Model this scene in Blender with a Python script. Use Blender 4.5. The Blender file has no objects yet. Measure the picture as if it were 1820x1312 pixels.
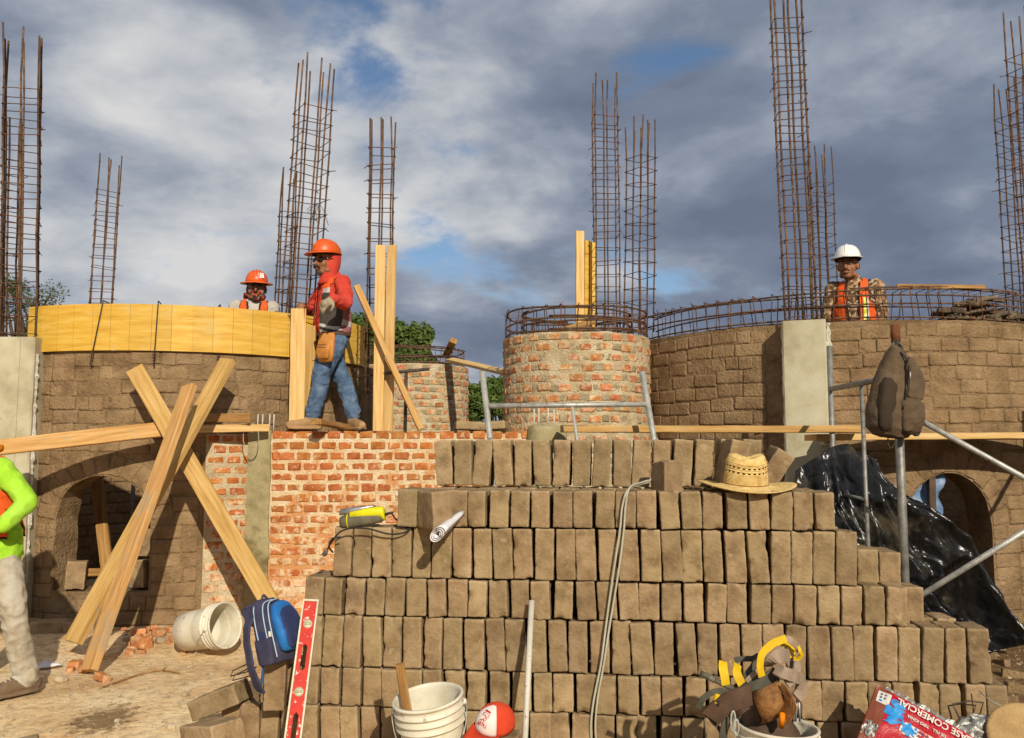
import bpy, bmesh, math, random
import numpy as np
from mathutils import Vector, Matrix, Quaternion, noise as mnoise

R_ = math.radians
SC = bpy.context.scene
COL = SC.collection
V = Vector

# ------------------------------------------------------------------ camera
F = 1576.0                      # focal length in photo pixels (photo 1820 x 1312)
PITCH = R_(5.2)
CAMZ = 1.41
cam_d = bpy.data.cameras.new('camera')
cam = bpy.data.objects.new('camera', cam_d)
COL.objects.link(cam)
cam.location = (0, 0, CAMZ)
cam.rotation_euler = (R_(90) + PITCH, 0, 0)
cam_d.sensor_fit = 'HORIZONTAL'
cam_d.sensor_width = 36
cam_d.lens = 36 * F / 1820
cam_d.clip_start = 0.05
cam_d.clip_end = 3000
SC.camera = cam

# ------------------------------------------------------------------ light
SUN_EL, SUN_AZ = R_(28), R_(17.5)      # sun behind the camera, to its right
sund = V((-math.sin(SUN_AZ) * math.cos(SUN_EL), math.cos(SUN_AZ) * math.cos(SUN_EL), -math.sin(SUN_EL)))
sl = bpy.data.lights.new('sun', 'SUN')
sl.energy = 4.6
sl.angle = R_(0.55)
sl.color = (1.0, 0.905, 0.745)
so = bpy.data.objects.new('sun', sl)
COL.objects.link(so)
so.rotation_euler = sund.to_track_quat('-Z', 'Y').to_euler()

SC.view_settings.view_transform = 'Standard'
SC.view_settings.look = 'None'
SC.view_settings.exposure = 0.0
SC.view_settings.gamma = 1.0
SC.view_settings.use_curve_mapping = False

# ------------------------------------------------------------------ node helpers
def N(nt, t, ins=None, **props):
    n = nt.nodes.new(t)
    for k, v in props.items():
        setattr(n, k, v)
    for k, v in (ins or {}).items():
        if isinstance(v, bpy.types.NodeSocket):
            nt.links.new(v, n.inputs[k])
        else:
            n.inputs[k].default_value = v
    return n

def ramp(nt, fac, stops, interp='LINEAR'):
    n = nt.nodes.new('ShaderNodeValToRGB')
    n.color_ramp.interpolation = interp
    el = n.color_ramp.elements
    while len(el) < len(stops):
        el.new(0.5)
    for e, (p, c) in zip(el, stops):
        e.position = p
        e.color = (c[0], c[1], c[2], 1) if not isinstance(c, (int, float)) else (c, c, c, 1)
    nt.links.new(fac, n.inputs[0])
    return n.outputs[0]

def mixc(nt, fac, a, b, mode='MIX'):
    n = nt.nodes.new('ShaderNodeMix')
    n.data_type = 'RGBA'
    n.blend_type = mode
    for i, v in ((0, fac), (6, a), (7, b)):
        if isinstance(v, bpy.types.NodeSocket):
            nt.links.new(v, n.inputs[i])
        else:
            n.inputs[i].default_value = v if i == 0 else (v[0], v[1], v[2], 1)
    return n.outputs[2]

def mth(nt, op, a, b=None, clamp=False):
    n = nt.nodes.new('ShaderNodeMath')
    n.operation = op
    n.use_clamp = clamp
    for i, v in ((0, a), (1, b)):
        if v is None:
            continue
        if isinstance(v, bpy.types.NodeSocket):
            nt.links.new(v, n.inputs[i])
        else:
            n.inputs[i].default_value = v
    return n.outputs[0]

def lin(r, g, b, k=1.0):
    f = lambda c: ((c / 255 + 0.055) / 1.055) ** 2.4 if c > 10 else c / 255 / 12.92
    return (f(r) * k, f(g) * k, f(b) * k)

# ------------------------------------------------------------------ sky: Nishita blue behind broken cloud
CLOUD = [(15.6, 28.8, 10.2), (21.2, 27.8, 1.5), (19.8, 24.8, 26.2)]
W = bpy.data.worlds.new('World')
SC.world = W
W.use_nodes = True
wt = W.node_tree
wt.nodes.clear()
wout = wt.nodes.new('ShaderNodeOutputWorld')
sky = N(wt, 'ShaderNodeTexSky', sky_type='NISHITA', sun_disc=False, sun_elevation=SUN_EL,
        sun_rotation=math.pi - SUN_AZ, air_density=1.0, dust_density=0.2, ozone_density=3.0)
bg_sky = N(wt, 'ShaderNodeBackground', {0: sky.outputs[0], 1: 0.09})
tc = wt.nodes.new('ShaderNodeTexCoord')
sep = N(wt, 'ShaderNodeSeparateXYZ', {0: tc.outputs['Generated']})
zz = mth(wt, 'ADD', mth(wt, 'MAXIMUM', sep.outputs[2], 0.0), 0.55)
cx = mth(wt, 'DIVIDE', sep.outputs[0], zz)
cy = mth(wt, 'DIVIDE', sep.outputs[2], zz)
cw = mth(wt, 'DIVIDE', sep.outputs[1], zz)
cv = N(wt, 'ShaderNodeCombineXYZ', {0: cx, 1: cw, 2: mth(wt, 'MULTIPLY', cy, 2.3)}).outputs[0]
def wnoise(scale, detail, rough, off, dist=0.0):
    mp = N(wt, 'ShaderNodeMapping', {0: cv, 1: off})
    return N(wt, 'ShaderNodeTexNoise', {'Vector': mp.outputs[0], 'Scale': scale, 'Detail': detail,
                                        'Roughness': rough, 'Distortion': dist}).outputs[0]
n_cov = wnoise(2.4, 8, 0.55, CLOUD[0], 0.3)         # where the cloud deck breaks
n_big = wnoise(1.7, 3, 0.45, CLOUD[1], 0.2)         # thick and thin parts
n_sm = wnoise(5.0, 9, 0.55, CLOUD[2], 0.15)         # billows
bright = mth(wt, 'ADD', mth(wt, 'MULTIPLY', n_big, 0.62), mth(wt, 'MULTIPLY', n_sm, 0.53))
side = N(wt, 'ShaderNodeMapRange', {0: sep.outputs[0], 1: -0.4, 2: 0.45, 3: 0.045, 4: -0.05}).outputs[0]
bright = mth(wt, 'ADD', bright, side)
ccol = ramp(wt, bright, [(0.42, lin(104, 114, 134)), (0.52, lin(120, 131, 150)), (0.585, lin(148, 156, 170)),
                         (0.645, lin(178, 182, 189)), (0.74, lin(208, 208, 208))])
bg_c = N(wt, 'ShaderNodeBackground', {0: ccol, 1: 1.07})
cmask = ramp(wt, n_cov, [(0.33, 0.0), (0.42, 1.0)], 'EASE')
mx = N(wt, 'ShaderNodeMixShader', {0: cmask, 1: bg_sky.outputs[0], 2: bg_c.outputs[0]})
wt.links.new(mx.outputs[0], wout.inputs[0])

# ------------------------------------------------------------------ pixel -> world
def P(px, py, Y):
    """point on the photo ray of pixel (px,py) at world depth Y"""
    sx, sy = (px - 910) / F, (656 - py) / F
    d = V((sx, math.cos(PITCH) - sy * math.sin(PITCH), math.sin(PITCH) + sy * math.cos(PITCH)))
    t = Y / d.y
    return V((0, 0, CAMZ)) + d * t

def PX(px, Y):
    return P(px, 799, Y).x

# ------------------------------------------------------------------ mesh helpers
ORG = {}
def org(o):
    return ORG.get(o.name, V((0, 0, 0))) if o else V((0, 0, 0))

def tag(o, label=None, cat=None, group=None, kind=None):
    if label: o['label'] = label
    if cat: o['category'] = cat
    if group: o['group'] = group
    if kind: o['kind'] = kind
    return o

def thing(name, loc, label, cat, group=None):
    o = bpy.data.objects.new(name, None)
    o.empty_display_size = 0.1
    COL.objects.link(o)
    o.location = loc
    ORG[o.name] = V(loc)
    return tag(o, label, cat, group)

class MB:
    def __init__(s):
        s.v, s.f, s.m, s.sm = [], [], [], []
    def add(s, vs, fs, mi=0, smooth=False):
        b = len(s.v)
        s.v += [V(p) for p in vs]
        for f in fs:
            s.f.append([b + i for i in f]); s.m.append(mi); s.sm.append(smooth)
        return s
    def box(s, c, size, M=None, mi=0, bev=0.0, jit=0.0, rng=None):
        hx, hy, hz = size[0] / 2, size[1] / 2, size[2] / 2
        c = V(c)
        if bev <= 0:
            vs = [V((x * hx, y * hy, z * hz)) for z in (-1, 1) for y in (-1, 1) for x in (-1, 1)]
            fs = [(0, 2, 3, 1), (4, 5, 7, 6), (0, 1, 5, 4), (2, 6, 7, 3), (0, 4, 6, 2), (1, 3, 7, 5)]
        else:
            vs, fs = chamfer_box(hx, hy, hz, bev)
        if jit:
            vs = [p + V((rng.uniform(-jit, jit), rng.uniform(-jit, jit), rng.uniform(-jit, jit))) for p in vs]
        if M is not None:
            vs = [M @ p for p in vs]
        return s.add([p + c for p in vs], fs, mi)
    def loft(s, rings, mi=0, cap=True, closed=False, smooth=True):
        n = len(rings[0]); b = len(s.v)
        for r in rings:
            s.v += [V(p) for p in r]
        k = len(rings)
        for i in range(k if closed else k - 1):
            a, c = b + i * n, b + ((i + 1) % k) * n
            for j in range(n):
                s.f.append([a + j, a + (j + 1) % n, c + (j + 1) % n, c + j]); s.m.append(mi); s.sm.append(smooth)
        if cap and not closed:
            s.f.append([b + j for j in range(n)][::-1]); s.m.append(mi); s.sm.append(False)
            s.f.append([b + (k - 1) * n + j for j in range(n)]); s.m.append(mi); s.sm.append(False)
        return s
    def tube(s, path, r, n=8, mi=0, cap=True, closed=False, flat=1.0, up=None, smooth=True):
        path = [V(p) for p in path]
        k = len(path)
        rs = r if isinstance(r, (list, tuple)) else [r] * k
        rings = []
        pu = None
        for i, p in enumerate(path):
            if closed:
                t = path[(i + 1) % k] - path[i - 1]
            else:
                t = path[min(i + 1, k - 1)] - path[max(i - 1, 0)]
            if t.length < 1e-9: t = V((0, 0, 1))
            t.normalize()
            if pu is None:
                u = V(up) if up is not None else (V((0, 0, 1)) if abs(t.z) < 0.9 else V((0, 1, 0)))
            else:
                u = pu
            u = u - t * u.dot(t)
            if u.length < 1e-6: u = t.orthogonal()
            u.normalize(); pu = u
            w = t.cross(u)
            rings.append([p + (u * math.cos(a) + w * math.sin(a) * flat) * rs[i]
                          for a in [2 * math.pi * j / n for j in range(n)]])
        return s.loft(rings, mi, cap, closed, smooth)
    def ell(s, c, rx, ry, rz, M=None, mi=0, nu=14, nv=9):
        c = V(c); rings = []
        for i in range(nv + 1):
            a = -math.pi / 2 + math.pi * (0.02 + 0.96 * i / nv)
            rings.append([V((rx * math.cos(a) * math.cos(b), ry * math.cos(a) * math.sin(b), rz * math.sin(a)))
                          for b in [2 * math.pi * j / nu for j in range(nu)]])
        if M is not None:
            rings = [[M @ p for p in r] for r in rings]
        return s.loft([[p + c for p in r] for r in rings], mi)
    def lathe(s, prof, n=24, c=(0, 0, 0), M=None, mi=0, cap=False, smooth=True):
        c = V(c)
        rings = [[V((r * math.cos(2 * math.pi * j / n), r * math.sin(2 * math.pi * j / n), z)) for j in range(n)] for r, z in prof]
        if M is not None:
            rings = [[M @ p for p in r] for r in rings]
        return s.loft([[p + c for p in r] for r in rings], mi, cap, False, smooth)
    def mesh(s, name, mats, off=V((0, 0, 0))):
        me = bpy.data.meshes.new(name)
        me.from_pydata([tuple(p - off) for p in s.v], [], s.f)
        for m in (mats if isinstance(mats, (list, tuple)) else [mats]):
            me.materials.append(m)
        me.polygons.foreach_set('material_index', s.m)
        me.polygons.foreach_set('use_smooth', s.sm)
        me.update()
        return me
    def build(s, name, mats, parent=None, loc=None):
        off = org(parent) if parent else (V(loc) if loc is not None else V((0, 0, 0)))
        o = bpy.data.objects.new(name, s.mesh(name, mats, off))
        COL.objects.link(o)
        if parent:
            o.parent = parent
        else:
            o.location = off
        ORG[o.name] = off
        return o

def chamfer_box(hx, hy, hz, b):
    """24 verts: every corner split in three; 6 faces + 12 edge strips + 8 corner triangles (44 triangles)"""
    vs, idx = [], {}
    for sx in (-1, 1):
        for sy in (-1, 1):
            for sz in (-1, 1):
                for ax in range(3):
                    p = [sx * (hx - b), sy * (hy - b), sz * (hz - b)]
                    p[ax] = (sx * hx, sy * hy, sz * hz)[ax]
                    idx[(sx, sy, sz, ax)] = len(vs); vs.append(V(p))
    fs = []
    def face(pts):
        c = sum((vs[i] for i in pts), V()) / len(pts)
        nrm = (vs[pts[1]] - vs[pts[0]]).cross(vs[pts[2]] - vs[pts[0]])
        fs.append(pts if nrm.dot(c) > 0 else pts[::-1])
    for ax in range(3):
        o1, o2 = [a for a in range(3) if a != ax]
        for s in (-1, 1):
            q = []
            for a, b2 in ((-1, -1), (1, -1), (1, 1), (-1, 1)):
                k = [0, 0, 0]; k[ax] = s; k[o1] = a; k[o2] = b2
                q.append(idx[(k[0], k[1], k[2], ax)])
            face(q)
        for a in (-1, 1):
            for b2 in (-1, 1):
                k1 = [0, 0, 0]; k1[o1] = a; k1[o2] = b2
                k2 = list(k1); k1[ax] = -1; k2[ax] = 1
                face([idx[(*k1, o1)], idx[(*k2, o1)], idx[(*k2, o2)], idx[(*k1, o2)]])
    for sx in (-1, 1):
        for sy in (-1, 1):
            for sz in (-1, 1):
                face([idx[(sx, sy, sz, 0)], idx[(sx, sy, sz, 1)], idx[(sx, sy, sz, 2)]])
    return vs, fs

def noisy_box(name, lx, ly, lz, res, rad, amp, seed, mat, nscale=14.0, chips=0):
    """box with rounded, worn, uneven faces; origin at its centre"""
    hs = (lx / 2, ly / 2, lz / 2)
    ns = [max(2, int(round(l / res))) for l in (lx, ly, lz)]
    vs, key, fs = [], {}, []
    so = V((seed * 7.13, seed * 3.71, seed * 1.93))
    cr = random.Random(seed * 3 + 1); chip = []
    for _ in range(chips):       # knocked-off corners and edges
        e = [cr.choice((-1, 1)) * h for h in hs]; e[cr.randrange(3)] *= cr.uniform(-1, 1)
        chip.append((V(e), cr.uniform(0.012, 0.034), cr.uniform(0.3, 0.6)))
    def vert(i, j, k):
        q = (i, j, k)
        if q in key: return key[q]
        p = V([(-1 + 2 * a / n) * h for a, n, h in zip(q, ns, hs)])
        inner = V([max(-h + rad, min(h - rad, c)) for c, h in zip(p, hs)])
        d = p - inner
        if d.length > 1e-6: p = inner + d.normalized() * min(d.length, rad)
        w = mnoise.noise_vector(p * nscale + so) * amp + mnoise.noise_vector(p * nscale * 3.1 + so) * amp * 0.45 \
            + mnoise.noise_vector(p * 5 + so) * amp * 1.1
        for cc, cr_, ck in chip:
            dd_ = (p - cc).length
            if dd_ < cr_: w = w - cc.normalized() * (cr_ - dd_) * ck
        key[q] = len(vs); vs.append(p + w)
        return key[q]
    for ax in range(3):
        a, b = [x for x in range(3) if x != ax]
        for s in (0, 1):
            for i in range(ns[a]):
                for j in range(ns[b]):
                    q = []
                    for da, db in ((0, 0), (1, 0), (1, 1), (0, 1)):
                        k = [0, 0, 0]; k[ax] = s * ns[ax]; k[a] = i + da; k[b] = j + db
                        q.append(vert(*k))
                    flip = (s == 1) != (ax == 1)
                    fs.append(q if flip else q[::-1])
    me = bpy.data.meshes.new(name)
    me.from_pydata([tuple(p) for p in vs], [], fs)
    me.materials.append(mat)
    me.polygons.foreach_set('use_smooth', [True] * len(fs))
    me.update()
    return me

def inst(name, me, M, parent=None):
    """place a shared mesh with world matrix M"""
    o = bpy.data.objects.new(name, me)
    COL.objects.link(o)
    if parent:
        o.parent = parent
        M = Matrix.Translation(-org(parent)) @ M
    o.matrix_local = M
    ORG[o.name] = M.translation.copy()
    return o

def frame(x, y, z, o):
    """matrix from axis vectors and origin"""
    M = Matrix.Identity(4)
    for i, a in enumerate((x, y, z)):
        for j in range(3): M[j][i] = a[j]
    for j in range(3): M[j][3] = o[j]
    return M

def beam_frame(p0, p1, up=(0, 0, 1)):
    x = (V(p1) - V(p0)); L = x.length; x.normalize()
    z = V(up) - x * V(up).dot(x); z.normalize()
    return frame(x, z.cross(x), z, (V(p0) + V(p1)) / 2), L

def catmull(pts, sub=8, closed=False):
    pts = [V(p) for p in pts]; out = []; n = len(pts)
    for i in range(n if closed else n - 1):
        p0, p1 = pts[(i - 1) % n] if (closed or i) else pts[0], pts[i]
        p2 = pts[(i + 1) % n]; p3 = pts[(i + 2) % n] if closed else pts[min(i + 2, n - 1)]
        for k in range(sub):
            t = k / sub
            out.append(0.5 * ((2 * p1) + (p2 - p0) * t + (2 * p0 - 5 * p1 + 4 * p2 - p3) * t * t + (3 * p1 - p0 - 3 * p2 + p3) * t ** 3))
    if not closed: out.append(pts[-1])
    return out

# ------------------------------------------------------------------ materials
def pm(name, cols, scale=6.0, rough=0.9, bump=0.3, bscale=60.0, rnd=0.0, metal=0.0, coord='pos', stretch=(1, 1, 1),
       detail=8.0, smear=None, bdist=0.01, spec=0.3, hue=0.0, trans=0.0, coat=0.0, smear2=None, edge=None, crinkle=0.0):
    m = bpy.data.materials.new(name)
    m.use_nodes = True
    nt = m.node_tree
    bs = nt.nodes['Principled BSDF']
    if coord == 'pos':
        co = nt.nodes.new('ShaderNodeNewGeometry').outputs['Position']
    else:
        oc = nt.nodes.new('ShaderNodeTexCoord').outputs['Object']
        oi = nt.nodes.new('ShaderNodeObjectInfo')
        co = N(nt, 'ShaderNodeVectorMath', {0: oc, 1: N(nt, 'ShaderNodeCombineXYZ', {0: mth(nt, 'MULTIPLY', oi.outputs['Random'], 37.0), 1: mth(nt, 'MULTIPLY', oi.outputs['Random'], 11.0)}).outputs[0]}, operation='ADD').outputs[0]
    mp = N(nt, 'ShaderNodeMapping', {0: co, 3: stretch}).outputs[0]
    nz = N(nt, 'ShaderNodeTexNoise', {'Vector': mp, 'Scale': scale, 'Detail': detail, 'Roughness': 0.62}).outputs[0]
    k = len(cols)
    col = ramp(nt, nz, [(0.30 + 0.40 * i / max(1, k - 1), c) for i, c in enumerate(cols)])
    if smear:
        sc_, lo, hi, c2 = smear[:4]
        n2 = N(nt, 'ShaderNodeTexNoise', {'Vector': mp, 'Scale': sc_, 'Detail': 6, 'Roughness': 0.65}).outputs[0]
        if len(smear) > 4:          # more of it low down: (z where it is fullest, z where it ends, weight)
            z = N(nt, 'ShaderNodeSeparateXYZ', {0: co}).outputs[2]
            g = N(nt, 'ShaderNodeMapRange', {0: z, 1: smear[4], 2: smear[5], 3: smear[6], 4: 0.0}).outputs[0]
            n2 = mth(nt, 'ADD', n2, g)
        col = mixc(nt, ramp(nt, n2, [(lo, 0.0), (hi, 1.0)]), col, c2)
    if smear2:
        n3_ = N(nt, 'ShaderNodeTexNoise', {'Vector': N(nt, 'ShaderNodeMapping', {0: co, 1: (3.3, 1.7, 9.1)}).outputs[0], 'Scale': smear2[0], 'Detail': 7, 'Roughness': 0.7}).outputs[0]
        col = mixc(nt, ramp(nt, n3_, [(smear2[1], 0.0), (smear2[2], smear2[4] if len(smear2) > 4 else 1.0)]), col, smear2[3])
    if edge:       # paler along convex edges
        pt_ = nt.nodes.new('ShaderNodeNewGeometry').outputs['Pointiness']
        col = mixc(nt, ramp(nt, pt_, [(0.52, 0.0), (0.60, edge[0])]), col, edge[1])
    if rnd or hue:
        oi = nt.nodes.new('ShaderNodeObjectInfo')
        hv = N(nt, 'ShaderNodeHueSaturation', {'Color': col,
               'Value': N(nt, 'ShaderNodeMapRange', {0: oi.outputs['Random'], 3: 1 - rnd, 4: 1 + rnd}).outputs[0],
               'Hue': N(nt, 'ShaderNodeMapRange', {0: mth(nt, 'FRACT', mth(nt, 'MULTIPLY', oi.outputs['Random'], 17.3)), 3: 0.5 - hue, 4: 0.5 + hue}).outputs[0]})
        col = hv.outputs[0]
    nt.links.new(col, bs.inputs['Base Color'])
    bs.inputs['Roughness'].default_value = rough
    bs.inputs['Metallic'].default_value = metal
    bs.inputs['Specular IOR Level'].default_value = spec
    if coat: bs.inputs['Coat Weight'].default_value = coat
    if trans: bs.inputs['Transmission Weight'].default_value = trans
    if bump:
        b1 = N(nt, 'ShaderNodeTexNoise', {'Vector': mp, 'Scale': bscale, 'Detail': 6, 'Roughness': 0.6}).outputs[0]
        if crinkle:
            vo = N(nt, 'ShaderNodeTexVoronoi', {'Vector': N(nt, 'ShaderNodeVectorMath', {0: mp, 1: N(nt, 'ShaderNodeVectorMath', {0: N(nt, 'ShaderNodeTexNoise', {'Vector': mp, 'Scale': 5.0}).outputs[1], 1: (0.25, 0.25, 0.25)}, operation='MULTIPLY').outputs[0]}, operation='ADD').outputs[0], 'Scale': crinkle}, feature='DISTANCE_TO_EDGE').outputs[0]
            b1 = mth(nt, 'ADD', mth(nt, 'MULTIPLY', b1, 0.35), mth(nt, 'MULTIPLY', vo, 1.6))
        bn = N(nt, 'ShaderNodeBump', {'Height': b1, 'Strength': bump, 'Distance': bdist})
        nt.links.new(bn.outputs[0], bs.inputs['Normal'])
    return m

A = lambda r, g, b, k=0.82: lin(r, g, b, k)
MAT = {}
def mk(key, *a, **k): MAT[key] = pm(key, *a, **k)

mk('adobe_block', [A(125, 102, 73), A(157, 132, 97), A(174, 150, 115)], 9, 0.95, 0.5, 60, rnd=0.17, hue=0.005, spec=0.1, bdist=0.016,
   smear=(22, 0.60, 0.72, A(180, 158, 122)), smear2=(7, 0.56, 0.70, A(116, 98, 72), 0.7), edge=(0.5, A(192, 170, 134)))
mk('adobe_wall', [A(122, 98, 70), A(152, 125, 92), A(170, 143, 109)], 5, 0.95, 1.0, 45, rnd=0.08, hue=0.003, spec=0.1, bdist=0.02,
   smear=(14, 0.62, 0.75, A(180, 155, 118)))
mk('adobe_mortar', [A(110, 88, 62), A(146, 120, 88), A(166, 139, 105)], 5, 0.97, 1.0, 38, spec=0.1, bdist=0.03,
   smear=(3.0, 0.66, 0.74, A(186, 168, 138)))
mk('red_brick', [A(158, 86, 42), A(190, 114, 60), A(202, 142, 92)], 11, 0.92, 0.8, 80, rnd=0.15, hue=0.008, spec=0.12,
   smear=(16, 0.56, 0.68, A(226, 196, 156), 0.15, 1.3, 0.16), smear2=(40, 0.60, 0.68, A(214, 190, 158), 0.8))
mk('tower_brick', [A(160, 92, 52), A(194, 122, 74), A(206, 150, 106)], 13, 0.92, 0.9, 80, rnd=0.16, hue=0.010, spec=0.12,
   smear=(20, 0.46, 0.60, A(214, 184, 146)), smear2=(9, 0.58, 0.66, A(186, 164, 128), 0.8))
mk('lime_mortar', [A(224, 190, 142), A(236, 212, 170), A(246, 232, 204)], 9, 0.97, 1.0, 60, spec=0.1, bdist=0.02,
   smear=(5, 0.52, 0.64, A(222, 160, 104), 0.1, 1.25, 0.16))
mk('tower_patch', [A(150, 136, 106), A(178, 162, 128), A(196, 180, 146)], 9, 0.97, 1.0, 60, rnd=0.12, spec=0.1, bdist=0.02)
mk('tower_mortar', [A(176, 158, 122), A(210, 190, 152), A(230, 214, 182)], 6, 0.97, 1.0, 50, spec=0.1, bdist=0.025,
   smear=(7, 0.62, 0.74, A(226, 186, 150)))
mk('concrete', [A(166, 156, 126), A(192, 184, 154), A(206, 199, 172)], 3.5, 0.85, 0.25, 60, spec=0.2, smear=(1.3, 0.6, 0.72, A(164, 150, 112)))
mk('concrete_dark', [A(138, 126, 88), A(168, 156, 116), A(186, 174, 134)], 6, 0.9, 0.6, 50, spec=0.2, smear=(2.2, 0.62, 0.72, A(110, 98, 66)))
mk('plaster_white', [A(206, 198, 180), A(232, 226, 212)], 30, 0.95, 1.0, 60, bdist=0.02)
WOODST = (0.9, 14, 14)
mk('lumber', [A(174, 130, 70), A(202, 158, 94), A(220, 182, 122)], 3.2, 0.75, 0.25, 30, rnd=0.10, hue=0.008, coord='obj', stretch=WOODST, spec=0.25,
   smear=(0.9, 0.66, 0.72, A(128, 82, 40)), smear2=(3.2, 0.56, 0.66, A(172, 156, 126), 0.75))
mk('lumber_old', [A(140, 98, 52), A(178, 134, 78), A(200, 160, 104)], 3.2, 0.85, 0.35, 30, rnd=0.12, coord='obj', stretch=WOODST, spec=0.2,
   smear=(1.1, 0.62, 0.72, A(120, 92, 58)))
mk('lumber_pale', [A(206, 160, 92), A(226, 186, 120), A(238, 206, 148)], 3.0, 0.75, 0.2, 30, rnd=0.08, coord='obj', stretch=WOODST, spec=0.25,
   smear=(0.9, 0.68, 0.74, A(170, 112, 56)), smear2=(2.6, 0.62, 0.72, A(190, 170, 134), 0.5))
mk('plywood', [A(198, 148, 44), A(219, 173, 64), A(230, 192, 98)], 3.5, 0.55, 0.12, 30, rnd=0.07, stretch=(1.0, 1.0, 9), spec=0.35,
   smear=(1.4, 0.66, 0.71, A(176, 104, 24)), smear2=(4.5, 0.54, 0.70, A(210, 184, 120), 0.75))
mk('rust_bar', [A(70, 52, 42), A(104, 80, 62), A(142, 110, 82)], 14, 0.8, 0.6, 240, rnd=0.2, spec=0.3, metal=0.2, bdist=0.003,
   smear=(2.5, 0.60, 0.70, A(134, 84, 52)))
mk('rust_tie', [A(84, 52, 36), A(130, 78, 48)], 30, 0.85, 0.3, 200, rnd=0.2)
mk('steel_dark', [A(66, 60, 54), A(98, 88, 76)], 20, 0.6, 0.2, 100, metal=0.4, rnd=0.1)
mk('galv', [A(148, 146, 138), A(186, 184, 174), A(212, 208, 196)], 18, 0.45, 0.25, 120, metal=0.35, spec=0.5, smear=(10, 0.60, 0.68, A(128, 96, 66)))
mk('galv_grey', [A(112, 112, 106), A(142, 140, 132), A(166, 162, 150)], 18, 0.5, 0.25, 120, metal=0.35, spec=0.5, smear=(11, 0.60, 0.68, A(116, 90, 62)))
# ================================================================== ground
def smooth(a, b, x):
    t = max(0.0, min(1.0, (x - a) / (b - a))); return t * t * (3 - 2 * t)

def gz(x, y):
    z = -0.05 * (1 - smooth(4.3, 5.3, y))
    z += 0.022 * mnoise.noise(V((x * 0.9, y * 0.9, 0))) + 0.008 * mnoise.noise(V((x * 4, y * 4, 3)))
    z += 0.05 * math.exp(-((x + 2.75) ** 2 / 0.5 + (y - 6.75) ** 2 / 0.12))        # swept-up rubble against the wall
    if 3.2 < y < 5.0 and x > -1.4: z = min(z, -0.045)
    return z

gm = bpy.data.materials.new('site_soil'); gm.use_nodes = True
nt = gm.node_tree; bs = nt.nodes['Principled BSDF']
pos = nt.nodes.new('ShaderNodeNewGeometry').outputs['Position']
n1 = N(nt, 'ShaderNodeTexNoise', {'Vector': pos, 'Scale': 1.4, 'Detail': 9, 'Roughness': 0.65}).outputs[0]
n2 = N(nt, 'ShaderNodeTexNoise', {'Vector': pos, 'Scale': 16, 'Detail': 8, 'Roughness': 0.7}).outputs[0]
c1 = ramp(nt, n1, [(0.32, A(202, 166, 120, 1.0)), (0.5, A(232, 200, 152, 1.0)), (0.68, A(245, 222, 180, 1.0))])
c2 = ramp(nt, n2, [(0.35, (0.55, 0.52, 0.48)), (0.55, (1, 1, 1)), (0.75, (1.15, 1.12, 1.05))])
col = mixc(nt, 0.75, c1, c2, 'MULTIPLY')
n3 = N(nt, 'ShaderNodeTexNoise', {'Vector': pos, 'Scale': 2.3, 'Detail': 5, 'Roughness': 0.6}).outputs[0]
col = mixc(nt, ramp(nt, n3, [(0.58, 0.0), (0.70, 0.55)]), col, A(214, 140, 84))        # brick dust
sx = N(nt, 'ShaderNodeSeparateXYZ', {0: pos})
mud = N(nt, 'ShaderNodeMapRange', {0: mth(nt, 'ADD', sx.outputs[0], mth(nt, 'MULTIPLY', n1, 0.8)), 1: 0.9, 2: 1.7, 3: 0.0, 4: 1.0}).outputs[0]
col = mixc(nt, mud, col, ramp(nt, n2, [(0.3, A(96, 72, 48)), (0.6, A(146, 116, 80)), (0.8, A(176, 148, 108))]))   # heavier brown soil on the right
# damp spot near the camera on the left
vd = N(nt, 'ShaderNodeVectorMath', {0: pos, 1: (-2.16, 4.86, 0)}, operation='SUBTRACT').outputs[0]
vd = N(nt, 'ShaderNodeVectorMath', {0: vd, 1: (2.9, 2.6, 0)}, operation='MULTIPLY').outputs[0]
dd = N(nt, 'ShaderNodeVectorMath', {0: vd}, operation='LENGTH').outputs['Value']
dd = mth(nt, 'ADD', dd, mth(nt, 'MULTIPLY', mth(nt, 'SUBTRACT', n2, 0.5), 1.4))
col = mixc(nt, ramp(nt, dd, [(0.30, 0.75), (0.58, 0.0)]), col, A(112, 86, 56))
nt.links.new(col, bs.inputs['Base Color'])
bs.inputs['Roughness'].default_value = 0.97; bs.inputs['Specular IOR Level'].default_value = 0.1
bm_ = N(nt, 'ShaderNodeBump', {'Height': n2, 'Strength': 0.9, 'Distance': 0.03})
nt.links.new(bm_.outputs[0], bs.inputs['Normal'])

g = MB()
xs = [-600, -200, -60, -20, -10] + [-7 + 0.07 * i for i in range(201)] + [10, 20, 60, 200, 600]
ys = [-60, -20, -6, 0, 2] + [2.6 + 0.07 * i for i in range(85)] + [9, 10, 12, 14, 20, 40, 100, 300, 900]
vs = [V((x, y, gz(x, y) if abs(x) < 8 and y < 9 else 0.0)) for y in ys for x in xs]
nx = len(xs)
g.add(vs, [(j * nx + i, j * nx + i + 1, (j + 1) * nx + i + 1, (j + 1) * nx + i) for j in range(len(ys) - 1) for i in range(nx - 1)], 0, True)
tag(g.build('ground', gm), kind='structure')

# ================================================================== round walls
def cyl(c, R, th, z):
    return V((c[0] + R * math.sin(th), c[1] - R * math.cos(th), z))

def arch_z(th, op):
    a, b, zs, zsp, zt = op
    u = (th - (a + b) / 2) / ((b - a) / 2)
    return zsp + (zt - zsp) * math.sqrt(max(0.0, 1 - u * u))

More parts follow.
